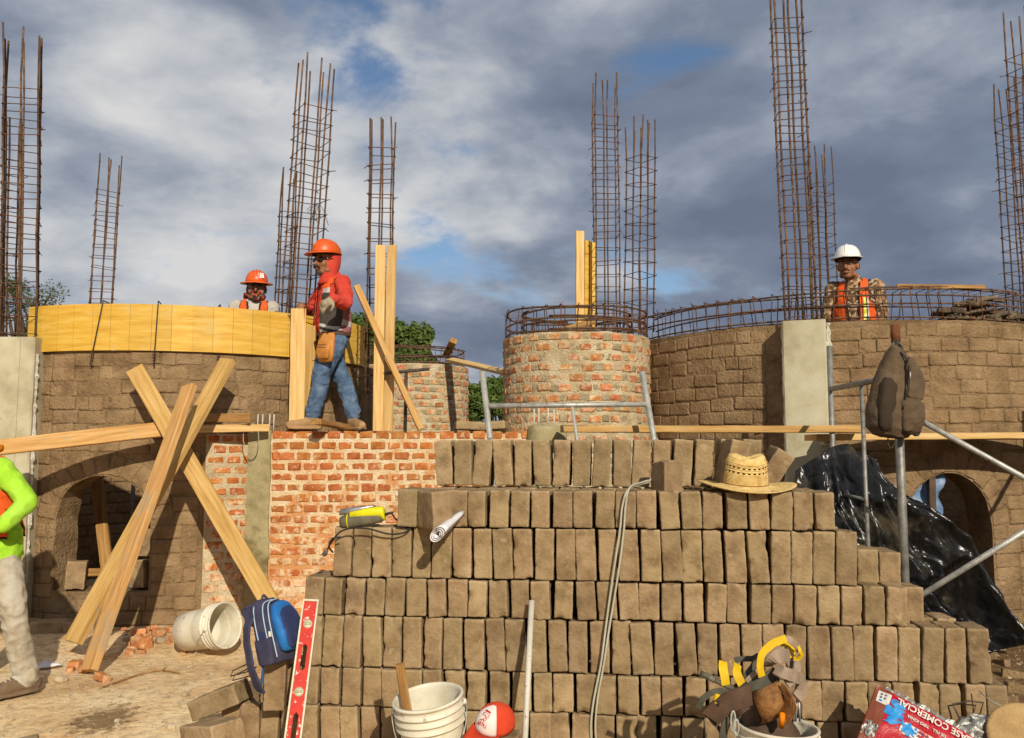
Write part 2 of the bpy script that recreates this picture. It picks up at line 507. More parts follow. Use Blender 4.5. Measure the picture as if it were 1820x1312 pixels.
RES = 0.045
def round_core(mb, c, R, t, th0, th1, step, z0, z1, op=None, wob=0.006):
    """solid curved wall; op = (th_a, th_b, z_sill, z_spring, z_top) leaves an arched opening through it"""
    ths = [th0 + (th1 - th0) * i / max(1, round((th1 - th0) / step)) for i in range(int(round((th1 - th0) / step)) + 1)]
    if op:
        ths = sorted([x for x in ths if not (op[0] - 1e-3 < x < op[1] + 1e-3)] + [op[0] + (op[1] - op[0]) * i / 16 for i in range(17)])
    def w(p):
        d = mnoise.noise_vector(p * 5) * wob + mnoise.noise_vector(p * 15) * wob * 0.8; return p + d
    def solid(a, b, zl, zh):      # zl, zh = (z at a, z at b)
        nz = max(1, int((zh[0] - zl[0]) / RES))
        rings = []
        q = []
        for k in range(nz + 1):
            f = k / nz
            za, zb = zl[0] + (zh[0] - zl[0]) * f, zl[1] + (zh[1] - zl[1]) * f
            q.append([w(cyl(c, R, a, za)), w(cyl(c, R, b, zb)), w(cyl(c, R - t, b, zb)), w(cyl(c, R - t, a, za))])
        mb.loft(q, 0, True, False, False)
    for a, b in zip(ths, ths[1:]):
        if op and op[0] - 1e-4 <= a and b <= op[1] + 1e-4:
            if op[2] > z0 + 0.02: solid(a, b, (z0, z0), (op[2], op[2]))
            solid(a, b, (arch_z(a, op), arch_z(b, op)), (z1, z1))
        else:
            solid(a, b, (z0, z0), (z1, z1))

def cyl_frame(c, R, th, z, roll=0.0):
    n = V((math.sin(th), -math.cos(th), 0)); tg = V((math.cos(th), math.sin(th), 0)); up = V((0, 0, 1))
    if roll:
        tg, up = tg * math.cos(roll) + up * math.sin(roll), up * math.cos(roll) - tg * math.sin(roll)
    return frame(tg, -n, up, cyl(c, R, th, z))

def course_bricks(parent, name, variants, base, c, R, z, ch, spans, L, proud, rng, joint=0.012, head=0.0):
    """lay one course of bricks over the th spans; base = (lx, ly, lz) of the variants; proud = how far they stand out"""
    for a, b in spans:
        s = a * R + rng.uniform(0, 0.02); e = b * R
        while e - s > 0.05:
            l = (L if rng.random() > head else L * 0.55) * rng.uniform(0.88, 1.12)
            if e - s - l < 0.07: l = e - s
            l = min(l, e - s)
            th = (s + l / 2) / R
            pr = proud + rng.uniform(-0.005, 0.005)
            M = cyl_frame(c, R + pr - base[1] / 2, th, z + rng.uniform(-0.008, 0.008) + 0.012 * math.sin(th * 7 + z * 3), rng.uniform(-0.035, 0.035))
            M = M @ Matrix.Diagonal((max(0.03, l - joint) / base[0], 1, (ch - joint) / base[2] * rng.uniform(0.96, 1.03), 1))
            inst(name, rng.choice(variants), M, parent)
            s += l

AB = (0.24, 0.10, 0.105)
adobe_var = [noisy_box('adobe_brick_mesh', *AB, 0.016, 0.005, 0.0030, 31 + i, MAT['adobe_wall'], 18, 3) for i in range(9)]
LC, LR, LT = (-3.24, 9.05), 1.85, 0.26
LOP = (R_(-14.2), R_(10.2), 0.28, 0.86, 1.20)
RC, RR, RT = (3.37, 9.40), 2.20, 0.26
# right opening: px 1610..1765
ROP = (math.asin((PX(1606, 7.2) - RC[0]) / RR), math.asin((PX(1764, 7.2) - RC[0]) / RR), 0.12, 0.80, 1.225)
rng = random.Random(5)

def voussoirs(parent, c, R, op, n, vsize, rng):
    a, b, zs, zsp, zt = op
    w, h = (b - a) / 2 * R, zt - zsp
    for i in range(n):
        t = math.pi * (i + 0.5) / n
        px, pz = -math.cos(t) * (w + vsize[0] / 2 + 0.008), math.sin(t) * (h + vsize[0] / 2 + 0.008)
        ang = math.atan2(pz, px)
        M = cyl_frame(c, R + 0.005 + rng.uniform(-.004, .004) - AB[1] / 2, (a + b) / 2 + px / R, zsp + pz, ang + rng.uniform(-0.05, 0.05))
        M = M @ Matrix.Diagonal((vsize[0] / AB[0], 1, vsize[1] / AB[2] * rng.uniform(0.93, 1.05), 1))
        inst('arch_brick', rng.choice(adobe_var), M, parent)

def adobe_room(name, label, c, R, t, op, z1, ch, L, ranges, seed, core_th, wob, proud):
    root = thing(name, (c[0], c[1], 0), label, 'wall')
    mb = MB(); round_core(mb, c, R, t, core_th[0], R_(-80), R_(6), 0.0, z1, None, 0.006); round_core(mb, c, R, t, R_(-80), R_(80), R_(1.6), 0.0, z1, op, wob); round_core(mb, c, R, t, R_(80), core_th[1], R_(6), 0.0, z1, None, 0.006)
    # drop everything under the soil a little
    mb.build('mortar', MAT['adobe_mortar'], root)
    rng = random.Random(seed)
    z = ch / 2
    ring = 0.17
    while z + ch / 2 <= z1 + 0.02:
        spans = []
        for (a, b, za, zb) in ranges:
            if za <= z <= zb: spans.append((a, b))
        a, b, zs, zsp, zt = op
        hw = (b - a) / 2 * R; blk = None
        if zs < z + ch * 0.3 and z - ch * 0.3 < zt + ring:
            if z < zsp: blk = hw + 0.004
            else:
                f = (z - zsp) / (zt - zsp + ring + 0.01)
                if f < 1: blk = (hw + ring + 0.01) * math.sqrt(1 - f * f)
        if blk:
            ns = []
            m = (a + b) / 2
            for (x, y) in spans:
                if x < m - blk / R: ns.append((x, min(y, m - blk / R)))
                if y > m + blk / R: ns.append((max(x, m + blk / R), y))
            spans = ns
        course_bricks(root, 'adobe_brick', adobe_var, AB, c, R, z, ch, spans, L, proud, rng, 0.006, 0.22)
        z += ch
    voussoirs(root, c, R, op, 13, (0.165, 0.112), rng)
    return root

left_room = adobe_room('adobe_wall', 'curved adobe wall with a low arched window, under the yellow plywood band', LC, LR, LT, LOP, 2.22, 0.116, 0.235,
                       [(R_(-25), R_(21.5), 0.0, 1.55), (R_(-25), R_(75), 1.55, 2.3)], 11, (R_(-176), R_(184)), 0.0075, 0.003)
right_room = adobe_room('adobe_wall', 'curved adobe wall with a round-headed opening, behind the pipe scaffold', RC, RR, RT, ROP, 2.47, 0.116, 0.25,
                        [(R_(-70), R_(-33), 1.20, 2.5), (R_(-19.5), R_(39), 0.0, 2.5)], 12, (R_(-176), R_(184)), 0.0045, 0.004)
# bricks of the far inside face seen through the left window
rg = random.Random(3)
for k in range(3, 13):
    z = 0.116 * (k + 0.5)
    s = R_(-178) * 1.59
    while s < R_(-85) * 1.59:
        l = 0.235 * rg.uniform(0.85, 1.15); th = (s + l / 2) / 1.59
        n = V((math.sin(th), -math.cos(th), 0)); tg = V((math.cos(th), math.sin(th), 0))
        M = frame(tg, -n, V((0, 0, 1)), cyl(LC, 1.59 + 0.04, th, z)) @ Matrix.Diagonal(((l - 0.014) / AB[0], 1, 0.10 / AB[2], 1))
        inst('adobe_brick', rg.choice(adobe_var), M, left_room); s += l

# -------- yellow plywood band bent round the top of the left wall
fw = thing('plywood_formwork', (LC[0], LC[1] - LR, 2.20), 'bright yellow plywood band bent round the top of the curved adobe wall', 'formwork')
th_a = math.asin((PX(46, 7.40) - LC[0]) / (LR + 0.03)); th_b = R_(76)
kerf = 0.158 / LR
th = th_a; i = 0
rp = random.Random(8)
while th < th_b - 0.01:
    t2 = min(th + kerf * rp.uniform(0.93, 1.07), th_b)
    m = MB(); q = []
    for x in [th + 0.0006 + (t2 - th - 0.0012) * k / 3 for k in range(4)]:
        q.append([cyl(LC, LR + 0.020, x, 2.215), cyl(LC, LR + 0.036, x, 2.215), cyl(LC, LR + 0.036, x, 2.598), cyl(LC, LR + 0.020, x, 2.598)])
    m.loft(q, 0, True, False, False)
    m.build('panel', MAT['plywood'], fw)
    th = t2
m = MB(); q = []
for k in range(41):
    x = th_a + 0.01 + (th_b - th_a - 0.02) * k / 40
    q.append([cyl(LC, LR + 0.008, x, 2.218), cyl(LC, LR + 0.019, x, 2.218), cyl(LC, LR + 0.019, x, 2.592), cyl(LC, LR + 0.008, x, 2.592)])
m.loft(q, 0, True, False, False); m.build('backing_sheet', MAT['plywood'], fw)
# rebar hooks clamped over it
for px_t, px_b, yb in ((66, 60, 652), (182, 160, 648), (281, 273, 650), (392, 388, 652), (494, 490, 660)):
    thx = math.asin(max(-1, min(1, (PX((px_t + px_b) / 2, 7.28) - LC[0]) / LR)))
    Yw = LC[1] - (LR + 0.05) * math.cos(thx)
    a = P(px_t, 536, Yw); b = P(px_b, yb, Yw)
    nrm = V((math.sin(thx), -math.cos(thx), 0))
    a.z = 2.618; inn = a - nrm * 0.10
    k = thing('rebar_hook', b, 'bent grey steel bar hooked over the yellow plywood band', 'rebar', 'steel hooks clamping the plywood band')
    m = MB(); m.tube([b - nrm * 0.045 + V((0, 0, -0.01)), b, a - V((0, 0, 0.03)), a + V((0, 0, 0.006)) - nrm * 0.012, inn, inn - V((0, 0, 0.06))], 0.0055, 6)
    m.build('bar', MAT['steel_dark'], k)
    t = b.lerp(a, 0.10); m = MB(); tw = [t + V((0.016 * math.cos(j * 1.1), 0.012 * math.sin(j * 1.1), 0.004 * j)) for j in range(16)]
    m.tube(tw, 0.002, 4); m.build('tie_wire', MAT['rust_tie'], k)

# -------- concrete posts
def concrete_post(px0, px1, Yf, depth, z1, label, mat, yaw=0.0, groove=True, name='concrete_column', z0=-0.03):
    xa, xb = PX(px0, Yf), PX(px1, Yf)
    c = V(((xa + xb) / 2, Yf + depth / 2, 0))
    root = thing(name, c, label, 'column')
    M = Matrix.Rotation(yaw, 3, 'Z'); m = MB(); w = xb - xa
    rg = random.Random(int(px0)); q = []
    for k in range(25):
        z = z0 + (z1 - z0) * k / 24
        ring = [(-w / 2 + .012, -depth / 2), (w / 2 - .012, -depth / 2), (w / 2, -depth / 2 + .012), (w / 2, depth / 2), (-w / 2, depth / 2), (-w / 2, -depth / 2 + .012)]
        q.append([c + M @ V((x + rg.uniform(-.002, .002), y + rg.uniform(-.0015, .0015), z)) for x, y in ring])
    m.loft(q, 0, True, False, False); m.build('shaft', mat, root)
    return root, c, M, w
def ragged_strip(root, c, M, x, y, z0, z1, mat, seed, wid=0.03):
    rg = random.Random(seed); m = MB(); q = []
    n = 60
    for k in range(n + 1):
        z = z0 + (z1 - z0) * k / n
        r = wid * rg.uniform(0.25, 1.0)
        q.append([c + M @ V((x + r * math.cos(a) * 0.8, y + r * 0.7 * math.sin(a), z)) for a in [j * math.pi / 3 for j in range(6)]])
    m.loft(q, 0, True, False, False); m.build('mortar_edge', mat, root)

rt, c_, M_, w_ = concrete_post(-60, 52, 7.16, 0.34, 2.325, 'pale concrete column at the end of the yellow plywood band', MAT['concrete'])
ragged_strip(rt, c_, M_, w_ / 2 - 0.002, -0.12, 0.35, 2.19, MAT['plaster_white'], 4, 0.035)
m = MB(); m.box(c_ + V((w_ / 2 - 0.13, -0.172, 1.18)), (0.035, 0.008, 2.25)); m.build('form_ridge', MAT['concrete'], rt)
rt, c_, M_, w_ = concrete_post(1412, 1488, 7.20, 0.40, 2.47, 'pale grey concrete column in the right adobe wall, beside the scaffold', MAT['concrete'], R_(-19))
ragged_strip(rt, c_, M_, w_ / 2 + 0.015, -0.02, 0.2, 2.46, MAT['plaster_white'], 9, 0.045)
ragged_strip(rt, c_, M_, -w_ / 2 - 0.0, -0.06, 0.2, 2.46, MAT['plaster_white'], 10, 0.02)

# -------- red brick wall with its concrete post and the short return beside the adobe
BW_Y = 7.45; BW_Z = 1.575
bw = thing('red_brick_wall', (-1.0, BW_Y, 0), 'low straight red brick wall with white mortar joints that the man in blue jeans stands on', 'wall')
xa, xb = PX(481, BW_Y), PX(1000, BW_Y)
m = MB()
q = []
rg = random.Random(2)
for k in range(40):
    x = xa + (xb - xa) * k / 39
    q.append([V((x, BW_Y + rg.uniform(0, .004), -0.05)), V((x, BW_Y + 0.9, -0.05)), V((x, BW_Y + 0.9, BW_Z - 0.028)), V((x, BW_Y + rg.uniform(0, .004), BW_Z - 0.028))])
m.loft(q, 0, True, False, False)
m.build('mortar', MAT['lime_mortar'], bw)
RB = (0.125, 0.12, 0.064)
def brick_variant(i):
    rg = random.Random(100 + i); mb = MB()
    mb.box((0, 0, 0), RB, bev=rg.uniform(0.007, 0.013), jit=0.004, rng=rg)
    return mb.mesh('red_brick_mesh', MAT['red_brick'])
rb_var = [brick_variant(i) for i in range(12)]
rg = random.Random(21)
ch = 0.0872
k = 0
while True:
    z = BW_Z - ch * (k + 0.5)
    if z < -0.02: break
    x = xa + (0.004 if k % 2 else 0.0)
    first = True
    while x < xb - 0.03:
        l = (0.205 if (first and k % 2 == 0) or rg.random() < 0.05 else 0.1365) * rg.uniform(0.93, 1.06)
        l = min(l, xb - x)
        if l < 0.05: break
        pr = 0.004 + rg.uniform(-0.003, 0.004)
        M = frame(V((1, 0, 0)), V((0, 1, 0)), V((0, 0, 1)), V((x + l / 2, BW_Y - pr + RB[1] / 2, z))) @ Matrix.Rotation(rg.uniform(-.035, .035), 4, 'Y') @ Matrix.Rotation(rg.uniform(-.04, .04), 4, 'Z')
        M = M @ Matrix.Diagonal(((l - 0.018) / RB[0], 1, rg.uniform(0.93, 1.06), 1))
        inst('brick', rg.choice(rb_var), M, bw)
        x += l; first = False
    k += 1

bp = thing('concrete_post', (PX(460, 7.43), 7.43, 0), 'rough grey-green concrete post at the end of the red brick wall', 'post')
m = MB(); q = []
rg = random.Random(6)
for k in range(34):
    z = -0.05 + 1.62 * k / 33; e = rg.uniform(-.006, .006); e2 = rg.uniform(-.006, .006)
    x0, x1 = PX(440, 7.43) + e, PX(481, 7.43) - 0.001 + e2
    q.append([V((x0, 7.43, z)), V((x1, 7.43 + rg.uniform(-.003, .003), z)), V((x1, 7.62, z)), V((x0, 7.62, z))])
m.loft(q, 0, True, False, False); m.build('shaft', MAT['concrete_dark'], bp)
for dx in (-0.07, -0.03, 0.03, 0.065):
    m = MB(); b0 = V((PX(470, 7.5) + dx, 7.52, 1.55)); m.tube([b0, b0 + V((0.004, 0, 0.16))], 0.006, 6); m.build('dowel', MAT['plaster_white'], bp)

# angled brick return
ra, rb = V((PX(368, 7.36), 7.335, 0)), V((PX(441, 7.45), 7.47, 0))
br = thing('brick_return', ra, 'short angled strip of red brick between adobe wall and concrete post', 'wall')
dx = (rb - ra); Lr = dx.length; dx.normalize(); nn = V((dx.y, -dx.x, 0))
m = MB(); bx = frame(dx, -nn, V((0, 0, 1)), (ra + rb) / 2 - nn * 0.07 + V((0, 0, 0.75)))
m.box((0, 0, 0), (Lr, 0.14, 1.58), M=bx); m.build('mortar', MAT['tower_mortar'], br)
rg = random.Random(31)
for k in range(18):
    z = 1.545 - 0.0872 * (k + 0.5)
    if z < 0.02: break
    s = 0.004 + (0.05 if k % 2 else 0)
    while s < Lr - 0.05:
        l = min(rg.uniform(0.11, 0.17), Lr - s)
        if l < 0.05: break
        M = frame(dx, -nn, V((0, 0, 1)), ra + dx * (s + l / 2) - nn * (RB[1] / 2 - 0.006 + rg.uniform(-.003, .002)) + V((0, 0, z))) @ Matrix.Diagonal(((l - 0.018) / RB[0], 1, rg.uniform(.9, 1.05), 1))
        inst('brick', rg.choice(rb_var), M, br); s += l

# -------- chequered brick towers
TB = (0.126, 0.10, 0.066)
tb_var = []
for v_ in rb_var:
    t_ = v_.copy(); t_.materials.clear(); t_.materials.append(MAT['tower_brick']); tb_var.append(t_)
patch_var = []
for v_ in adobe_var[:5]:
    t_ = v_.copy(); t_.materials.clear(); t_.materials.append(MAT['tower_patch']); patch_var.append(t_)
def tower(name, label, c, R, z1, zvis, seed):
    root = thing(name, (c[0], c[1], 0), label, 'tower')
    m = MB(); round_core(m, c, R, 0.16, R_(-180), R_(180), R_(6), -0.05, z1, None, 0.008); m.build('mortar', MAT['tower_mortar'], root)
    rg = random.Random(seed); ch = 0.0925; z = z1 - ch / 2 + 0.004; k = 0
    while z > zvis:
        pitch = 0.197 / R; th = R_(-100) + (pitch / 2 if k % 2 else 0) + rg.uniform(-.05, .05)
        while th < R_(100):
            if rg.random() > 0.03:
                M = cyl_frame(c, R + 0.006 + rg.uniform(-.005, .004) - TB[1] / 2, th, z + rg.uniform(-.006, .006), rg.uniform(-.05, .05))
                M = M @ Matrix.Diagonal((TB[0] / RB[0] * rg.uniform(.8, 1.1), TB[1] / RB[1], TB[2] / RB[2] * rg.uniform(.88, 1.1), 1))
                inst('brick', rg.choice(tb_var), M, root)
            M = cyl_frame(c, R + 0.001 + rg.uniform(-.004, .004) - TB[1] / 2, th + pitch / 2, z + rg.uniform(-.006, .006), rg.uniform(-.08, .08)) @ Matrix.Diagonal((0.085 / AB[0] * rg.uniform(.75, 1.1), TB[1] / AB[1], TB[2] / AB[2] * rg.uniform(.8, 1.12), 1))
            inst('mortar_patch', rg.choice(patch_var), M, root)
            th += pitch * rg.uniform(0.95, 1.05)
        z -= ch; k += 1
    return root
T1, T1R, T1Z = (PX(1025, 8.62), 8.62), 0.71, 2.47
T2, T2R, T2Z = (PX(733, 11.57), 11.57), 0.72, 2.47
tower('brick_tower', 'large round tower of chequered red brick and mortar, with a rebar ring on top', T1, T1R, T1Z, 1.15, 41)
tower('brick_tower', 'smaller round chequered brick tower beyond, behind the T-shaped steel prop', T2, T2R, T2Z, 1.3, 42)

# -------- concrete stub with dowels in front of the tower
sc = V((PX(972, 6.95), 6.95, 0))
st = thing('concrete_stub', sc, 'short round concrete stub with four white dowels, in front of the large brick tower', 'column')
m = MB(); rg = random.Random(4)
prof = [(0.162, -0.05), (0.162, 0.6), (0.164, 1.2), (0.16, 1.48), (0.156, 1.56), (0.142, 1.593), (0.07, 1.602), (0.005, 1.598)]
m.lathe(prof, 22, sc); 
for i in range(len(m.v)): m.v[i] += mnoise.noise_vector(m.v[i] * 14) * 0.008
m.build('shaft', MAT['concrete_dark'], st)
for px, yt in ((949, 727), (958, 724), (975, 722), (984, 728)):
    m = MB(); b = P(px, 757, 6.95); t = P(px, yt, 6.95); b.y = t.y = 6.95 + (0.05 if px in (958, 975) else -0.05)
    b.z = 1.57; m.tube([b, t], 0.0075, 6); m.build('dowel', MAT['plaster_white'], st)
# ================================================================== the stack of adobe blocks
TH, SH, LH = 0.0955, 0.177, 0.243          # thickness, width, length of one block
def PY(px): return 4.38 + (px - 545) * (4.03 - 4.38) / (1745 - 545)      # depth of the stack's front along its length
PILE_X = V((PX(1745, PY(1745)) - PX(545, PY(545)), PY(1745) - PY(545), 0)).normalized()
PILE_N = V((PILE_X.y, -PILE_X.x, 0))           # towards the camera
P0 = V((PX(545, PY(545)), PY(545), 0))
def along(px):
    # distance along the front at which the ray through px meets it
    k = (px - 910) / F
    # P0.x + s*dx = k*(P0.y + s*dy)
    return (k * P0.y - P0.x) / (PILE_X.x - k * PILE_X.y)
tall_var = [noisy_box('adobe_block_tall_mesh', TH, SH, LH, 0.010, 0.004, 0.0026, 60 + i, MAT['adobe_block'], 20, 5) for i in range(10)]
short_var = [noisy_box('adobe_block_low_mesh', TH, LH, SH, 0.010, 0.004, 0.0026, 80 + i, MAT['adobe_block'], 20, 5) for i in range(10)]
rg = random.Random(77)
GRP = 'adobe blocks stacked on edge'
rows = [  # name, px start, px end, tall?, z bottom, setback, lean
    ('bottom course', 405, 1800, True, -0.05, 0.0),
    ('second course from the bottom', 473, 1772, False, 0.1945, 0.0),
    ('third course from the bottom', 545, 1742, True, 0.373, 0.004),
    ('fourth course from the bottom', 547, 1602, False, 0.6175, 0.0),
    ('fifth course from the bottom', 594, 1516, True, 0.796, 0.006),
    ('sixth course from the bottom', 722, 1482, False, 1.0405, 0.0),
]
def block(s, depth, z, tall, label, rg, tilt=None, jit=1.0, name='adobe_block', yaw=None):
    h = LH if tall else SH; d = SH if tall else LH
    til = rg.gauss(0, 0.022) * jit if tilt is None else tilt
    yw = rg.gauss(0, 0.035) * jit if yaw is None else yaw
    c = P0 + PILE_X * s - PILE_N * (depth + d / 2 - rg.uniform(-0.008, 0.014) * jit) + V((0, 0, z + h / 2 + 0.0))
    M = frame(PILE_X, -PILE_N, V((0, 0, 1)), c) @ Matrix.Rotation(yw, 4, 'Z') @ Matrix.Rotation(til, 4, 'Y')
    if rg.random() < 0.5: M = M @ Matrix.Rotation(math.pi, 4, 'Z')
    if rg.random() < 0.5: M = M @ Matrix.Rotation(math.pi, 4, 'X')
    M = M @ Matrix.Diagonal((rg.uniform(0.885, 1.0), 1, rg.uniform(0.955, 1.006), 1))
    o = inst(name, rg.choice(tall_var if tall else short_var), M)
    return tag(o, label, 'adobe block', GRP)
PITCHB = 0.0985
for nm, a, b, tall, z, back in rows:
    s, e = along(a), along(b)
    n = int((e - s) / PITCHB); p = (e - s) / n
    ph = rg.uniform(0.5, 3)
    for i in range(n):
        lean = 0.024 * math.sin(i * 0.23 + ph)
        block(s + (i + 0.5) * p + rg.uniform(-.004, .004), back, z, tall,
              'brown adobe block standing on edge in the %s of the stack' % nm, rg, tilt=lean + rg.gauss(0, 0.027))
    # second rank behind, which carries the top row
    s2, e2 = max(s, along(735)) + 0.06, e
    if nm.startswith('bottom'): s2, e2 = along(735), along(1742)
    if nm.startswith('second'): s2, e2 = along(735), along(1742)
    n = int((e2 - s2) / 0.105); d0 = back + (SH if tall else LH) + 0.012
    for i in range(n):
        block(s2 + (i + 0.5) * 0.105, max(0.262, d0), z, tall, 'brown adobe block in the rear rank, %s of the stack' % nm, rg)
# top row: set back, leaning and uneven
zt = 1.0405 + SH
s = along(757) - 0.03; i = 0
while s < along(1330) + 0.05:
    tl = rg.gauss(0.05, 0.035) if along(960) < s else rg.gauss(0.01, 0.04)
    if s > along(1165) : tl = rg.gauss(0.085, 0.04)
    block(s + 0.05, 0.36 + rg.uniform(-.02, .02), zt + 0.003, True, 'brown adobe block leaning in the uneven top row of the stack', rg, tilt=tl)
    s += 0.0985 + abs(tl) * 0.10 + (0.02 if rg.random() < 0.12 else 0)
def loose(px, py, Y, tall, rot, label, name='adobe_block'):
    c = P(px, py, Y); M = Matrix.Translation(c) @ rot
    return tag(inst(name, rg.choice(tall_var if tall else short_var), M), label, 'adobe block', 'loose adobe blocks')
def RXYZ(x, y, z): return (Matrix.Rotation(R_(z), 4, 'Z') @ Matrix.Rotation(R_(y), 4, 'Y') @ Matrix.Rotation(R_(x), 4, 'X'))
o = loose(1368, 838, 4.52, True, RXYZ(6, 32, 0), 'adobe block tipped on its corner behind the straw hat')
o = loose(1300, 826, 4.44, True, RXYZ(0, 14, 4), 'adobe block leaning beside the straw hat crown')
o = loose(770, 905, 4.24, False, RXYZ(0, -4, 26), 'adobe block turned aslant beside the rolled paper')
o = loose(735, 900, 4.42, False, RXYZ(0, 2, -8), 'adobe block at the left step of the stack behind the power tool')
o = loose(1185, 866, 4.33, False, RXYZ(82, 4, 12), 'adobe block lying flat on the ledge where the grey cables bend')
# fallen blocks on the left foot of the stack
def loose2(x, y, z, tall, rot, label):
    M = Matrix.Translation((x, y, z)) @ rot
    return tag(inst('adobe_block', rg.choice(tall_var if tall else short_var), M), label, 'adobe block', 'loose adobe blocks')
q = P(392, 1243, 4.42); loose2(q.x, q.y, q.z, True, RXYZ(-8, 68, -14), 'fallen adobe block propped aslant against the foot of the stack')
q = P(378, 1302, 4.20); loose2(q.x, q.y, q.z, True, RXYZ(6, 80, -30), 'fallen adobe block lying flat below the slanting one')
q = P(492, 1208, 4.36); loose2(q.x, q.y, q.z, True, RXYZ(0, 2, 8), 'adobe block standing under the blue backpack')
q = P(20, 1262, 4.25); loose2(q.x, q.y, 0.0, True, RXYZ(10, 84, 35), 'weathered adobe lump half sunk in the sand')
# rear blocks at the stepped right end
for px, py, Y, tall, nm in ((1530, 1005, 4.36, False, 'nearer the fifth course'), (1568, 1010, 4.36, False, 'over the fourth course'), (1612, 1085, 4.34, True, 'beside the third course')):
    q = P(px, py, Y); loose2(q.x, q.y, q.z, tall, RXYZ(0, 1, -6), 'adobe block on the stepped right end of the stack, ' + nm)
q = P(1752, 1222, 4.2); loose2(q.x, q.y, q.z - 0.02, True, RXYZ(6, -16, -28), 'adobe block leaning outwards at the right foot of the stack')
q = P(1775, 1290, 4.3); loose2(q.x, q.y, q.z - 0.02, True, RXYZ(20, 70, -38), 'adobe block fallen sideways at the right foot of the stack')

# ================================================================== lumber
def plank(name, p0, p1, w, t, mat, label=None, cat='plank', group=None, up=(0, 0, 1), parent=None, roll=0.0, warp=0.004):
    """a sawn board: w across (local y), t thick (local z)"""
    M, L = beam_frame(p0, p1, up)
    M = M @ Matrix.Rotation(roll, 4, 'X')
    rg = random.Random(name + str(round(p0[0] * 91 + p1[2] * 37, 2))); q = []
    n = max(4, int(L / 0.12)); ph = rg.uniform(0, 6); b = min(0.004, t * 0.12)
    for k in range(n + 1):
        x = -L / 2 + L * k / n
        dy, dz = warp * math.sin(ph + 2.2 * k / n), warp * math.cos(ph + 2.9 * k / n)
        j = lambda: rg.uniform(-0.0012, 0.0012)
        hw, ht = w / 2, t / 2
        pts = [(-hw + b, -ht), (hw - b, -ht), (hw, -ht + b), (hw, ht - b), (hw - b, ht), (-hw + b, ht), (-hw, ht - b), (-hw, -ht + b)]
        q.append([V((x, y + dy + j(), z + dz + j())) for y, z in pts])
    mb = MB(); mb.loft(q, 0, True, False, False)
    o = inst(name, mb.mesh(name, mat), M, parent)
    if label: tag(o, label, cat, group)
    return o

LB, LO, LP = MAT['lumber'], MAT['lumber_old'], MAT['lumber_pale']
# the crossed props in front of the left wall
plank('timber_prop', P(240, 655, 6.95), P(500, 1105, 6.75), 0.135, 0.05, LB, 'thick timber prop slanting down to the right across the crossed pair', 'timber', 'crossed timber props', up=(0.2, -1, 0.1))
plank('timber_prop', P(336, 686, 6.62), P(160, 1192, 5.72), 0.125, 0.05, LB, 'shorter timber prop of the pair crossing left, its foot out on the sand', 'timber', 'crossed timber props', up=(-0.6, -1, -0.2))
plank('timber_prop', P(405, 640, 7.02), P(131, 1142, 6.12), 0.135, 0.055, LB, 'long timber prop with a grey-stained top end, leaning on the left wall', 'timber', 'crossed timber props', up=(-0.5, -1, -0.1))
# horizontal rails
plank('timber_rail', P(-90, 806, 6.55), P(322, 760, 6.98), 0.115, 0.05, LB, 'long timber rail rising across the left wall behind the props', 'timber', up=(0, -1, 0.1))
plank('timber_rail', P(300, 762, 7.14), P(478, 761, 7.34), 0.06, 0.05, LP, 'narrow timber rail ending at the concrete post', 'timber', up=(0, -1, 0))
plank('board_offcut', P(352, 743, 7.22), P(446, 742, 7.24), 0.07, 0.03, LO, 'short rough board lying above the narrow rail', 'board', up=(0, -1, 0))
# column shutter boards behind and beside the man
plank('shutter_board', P(527, 762, 7.60), P(530, 549, 7.60), 0.13, 0.03, LP, 'wide pale board standing under the gloved man\'s resting hand', 'board', up=(0.1, -1, 0))
plank('shutter_board', P(551, 762, 7.69), P(551, 580, 7.69), 0.11, 0.03, LB, 'shaded upright board behind the man\'s front leg', 'board', up=(-0.3, -1, 0))
plank('shutter_board', P(671, 766, 7.62), P(677, 436, 7.62), 0.088, 0.028, LP, 'tall pale upright board beside the slanting brace, left of its pair', 'board', up=(0.1, -1, 0))
plank('shutter_board', P(690, 766, 7.70), P(697, 436, 7.70), 0.085, 0.03, LP, 'tall pale upright board with dark knots next to the thin steel cage', 'board', up=(-0.3, -1, 0))
plank('shutter_board', P(683, 766, 7.78), P(690, 515, 7.78), 0.09, 0.025, LP, 'lower pale board caught between two taller uprights', 'board', up=(0, -1, 0))
plank('timber_brace', P(633, 508, 7.56), P(749, 763, 7.50), 0.052, 0.048, LB, 'square timber brace slanting down behind the standing man', 'timber', up=(0.3, -1, 0))
plank('foot_board', P(562, 750, 7.20), P(628, 762, 7.95), 0.085, 0.045, LO, 'short board jutting over the brick wall edge under the man\'s boot', 'board', up=(0, 0.0, 1))
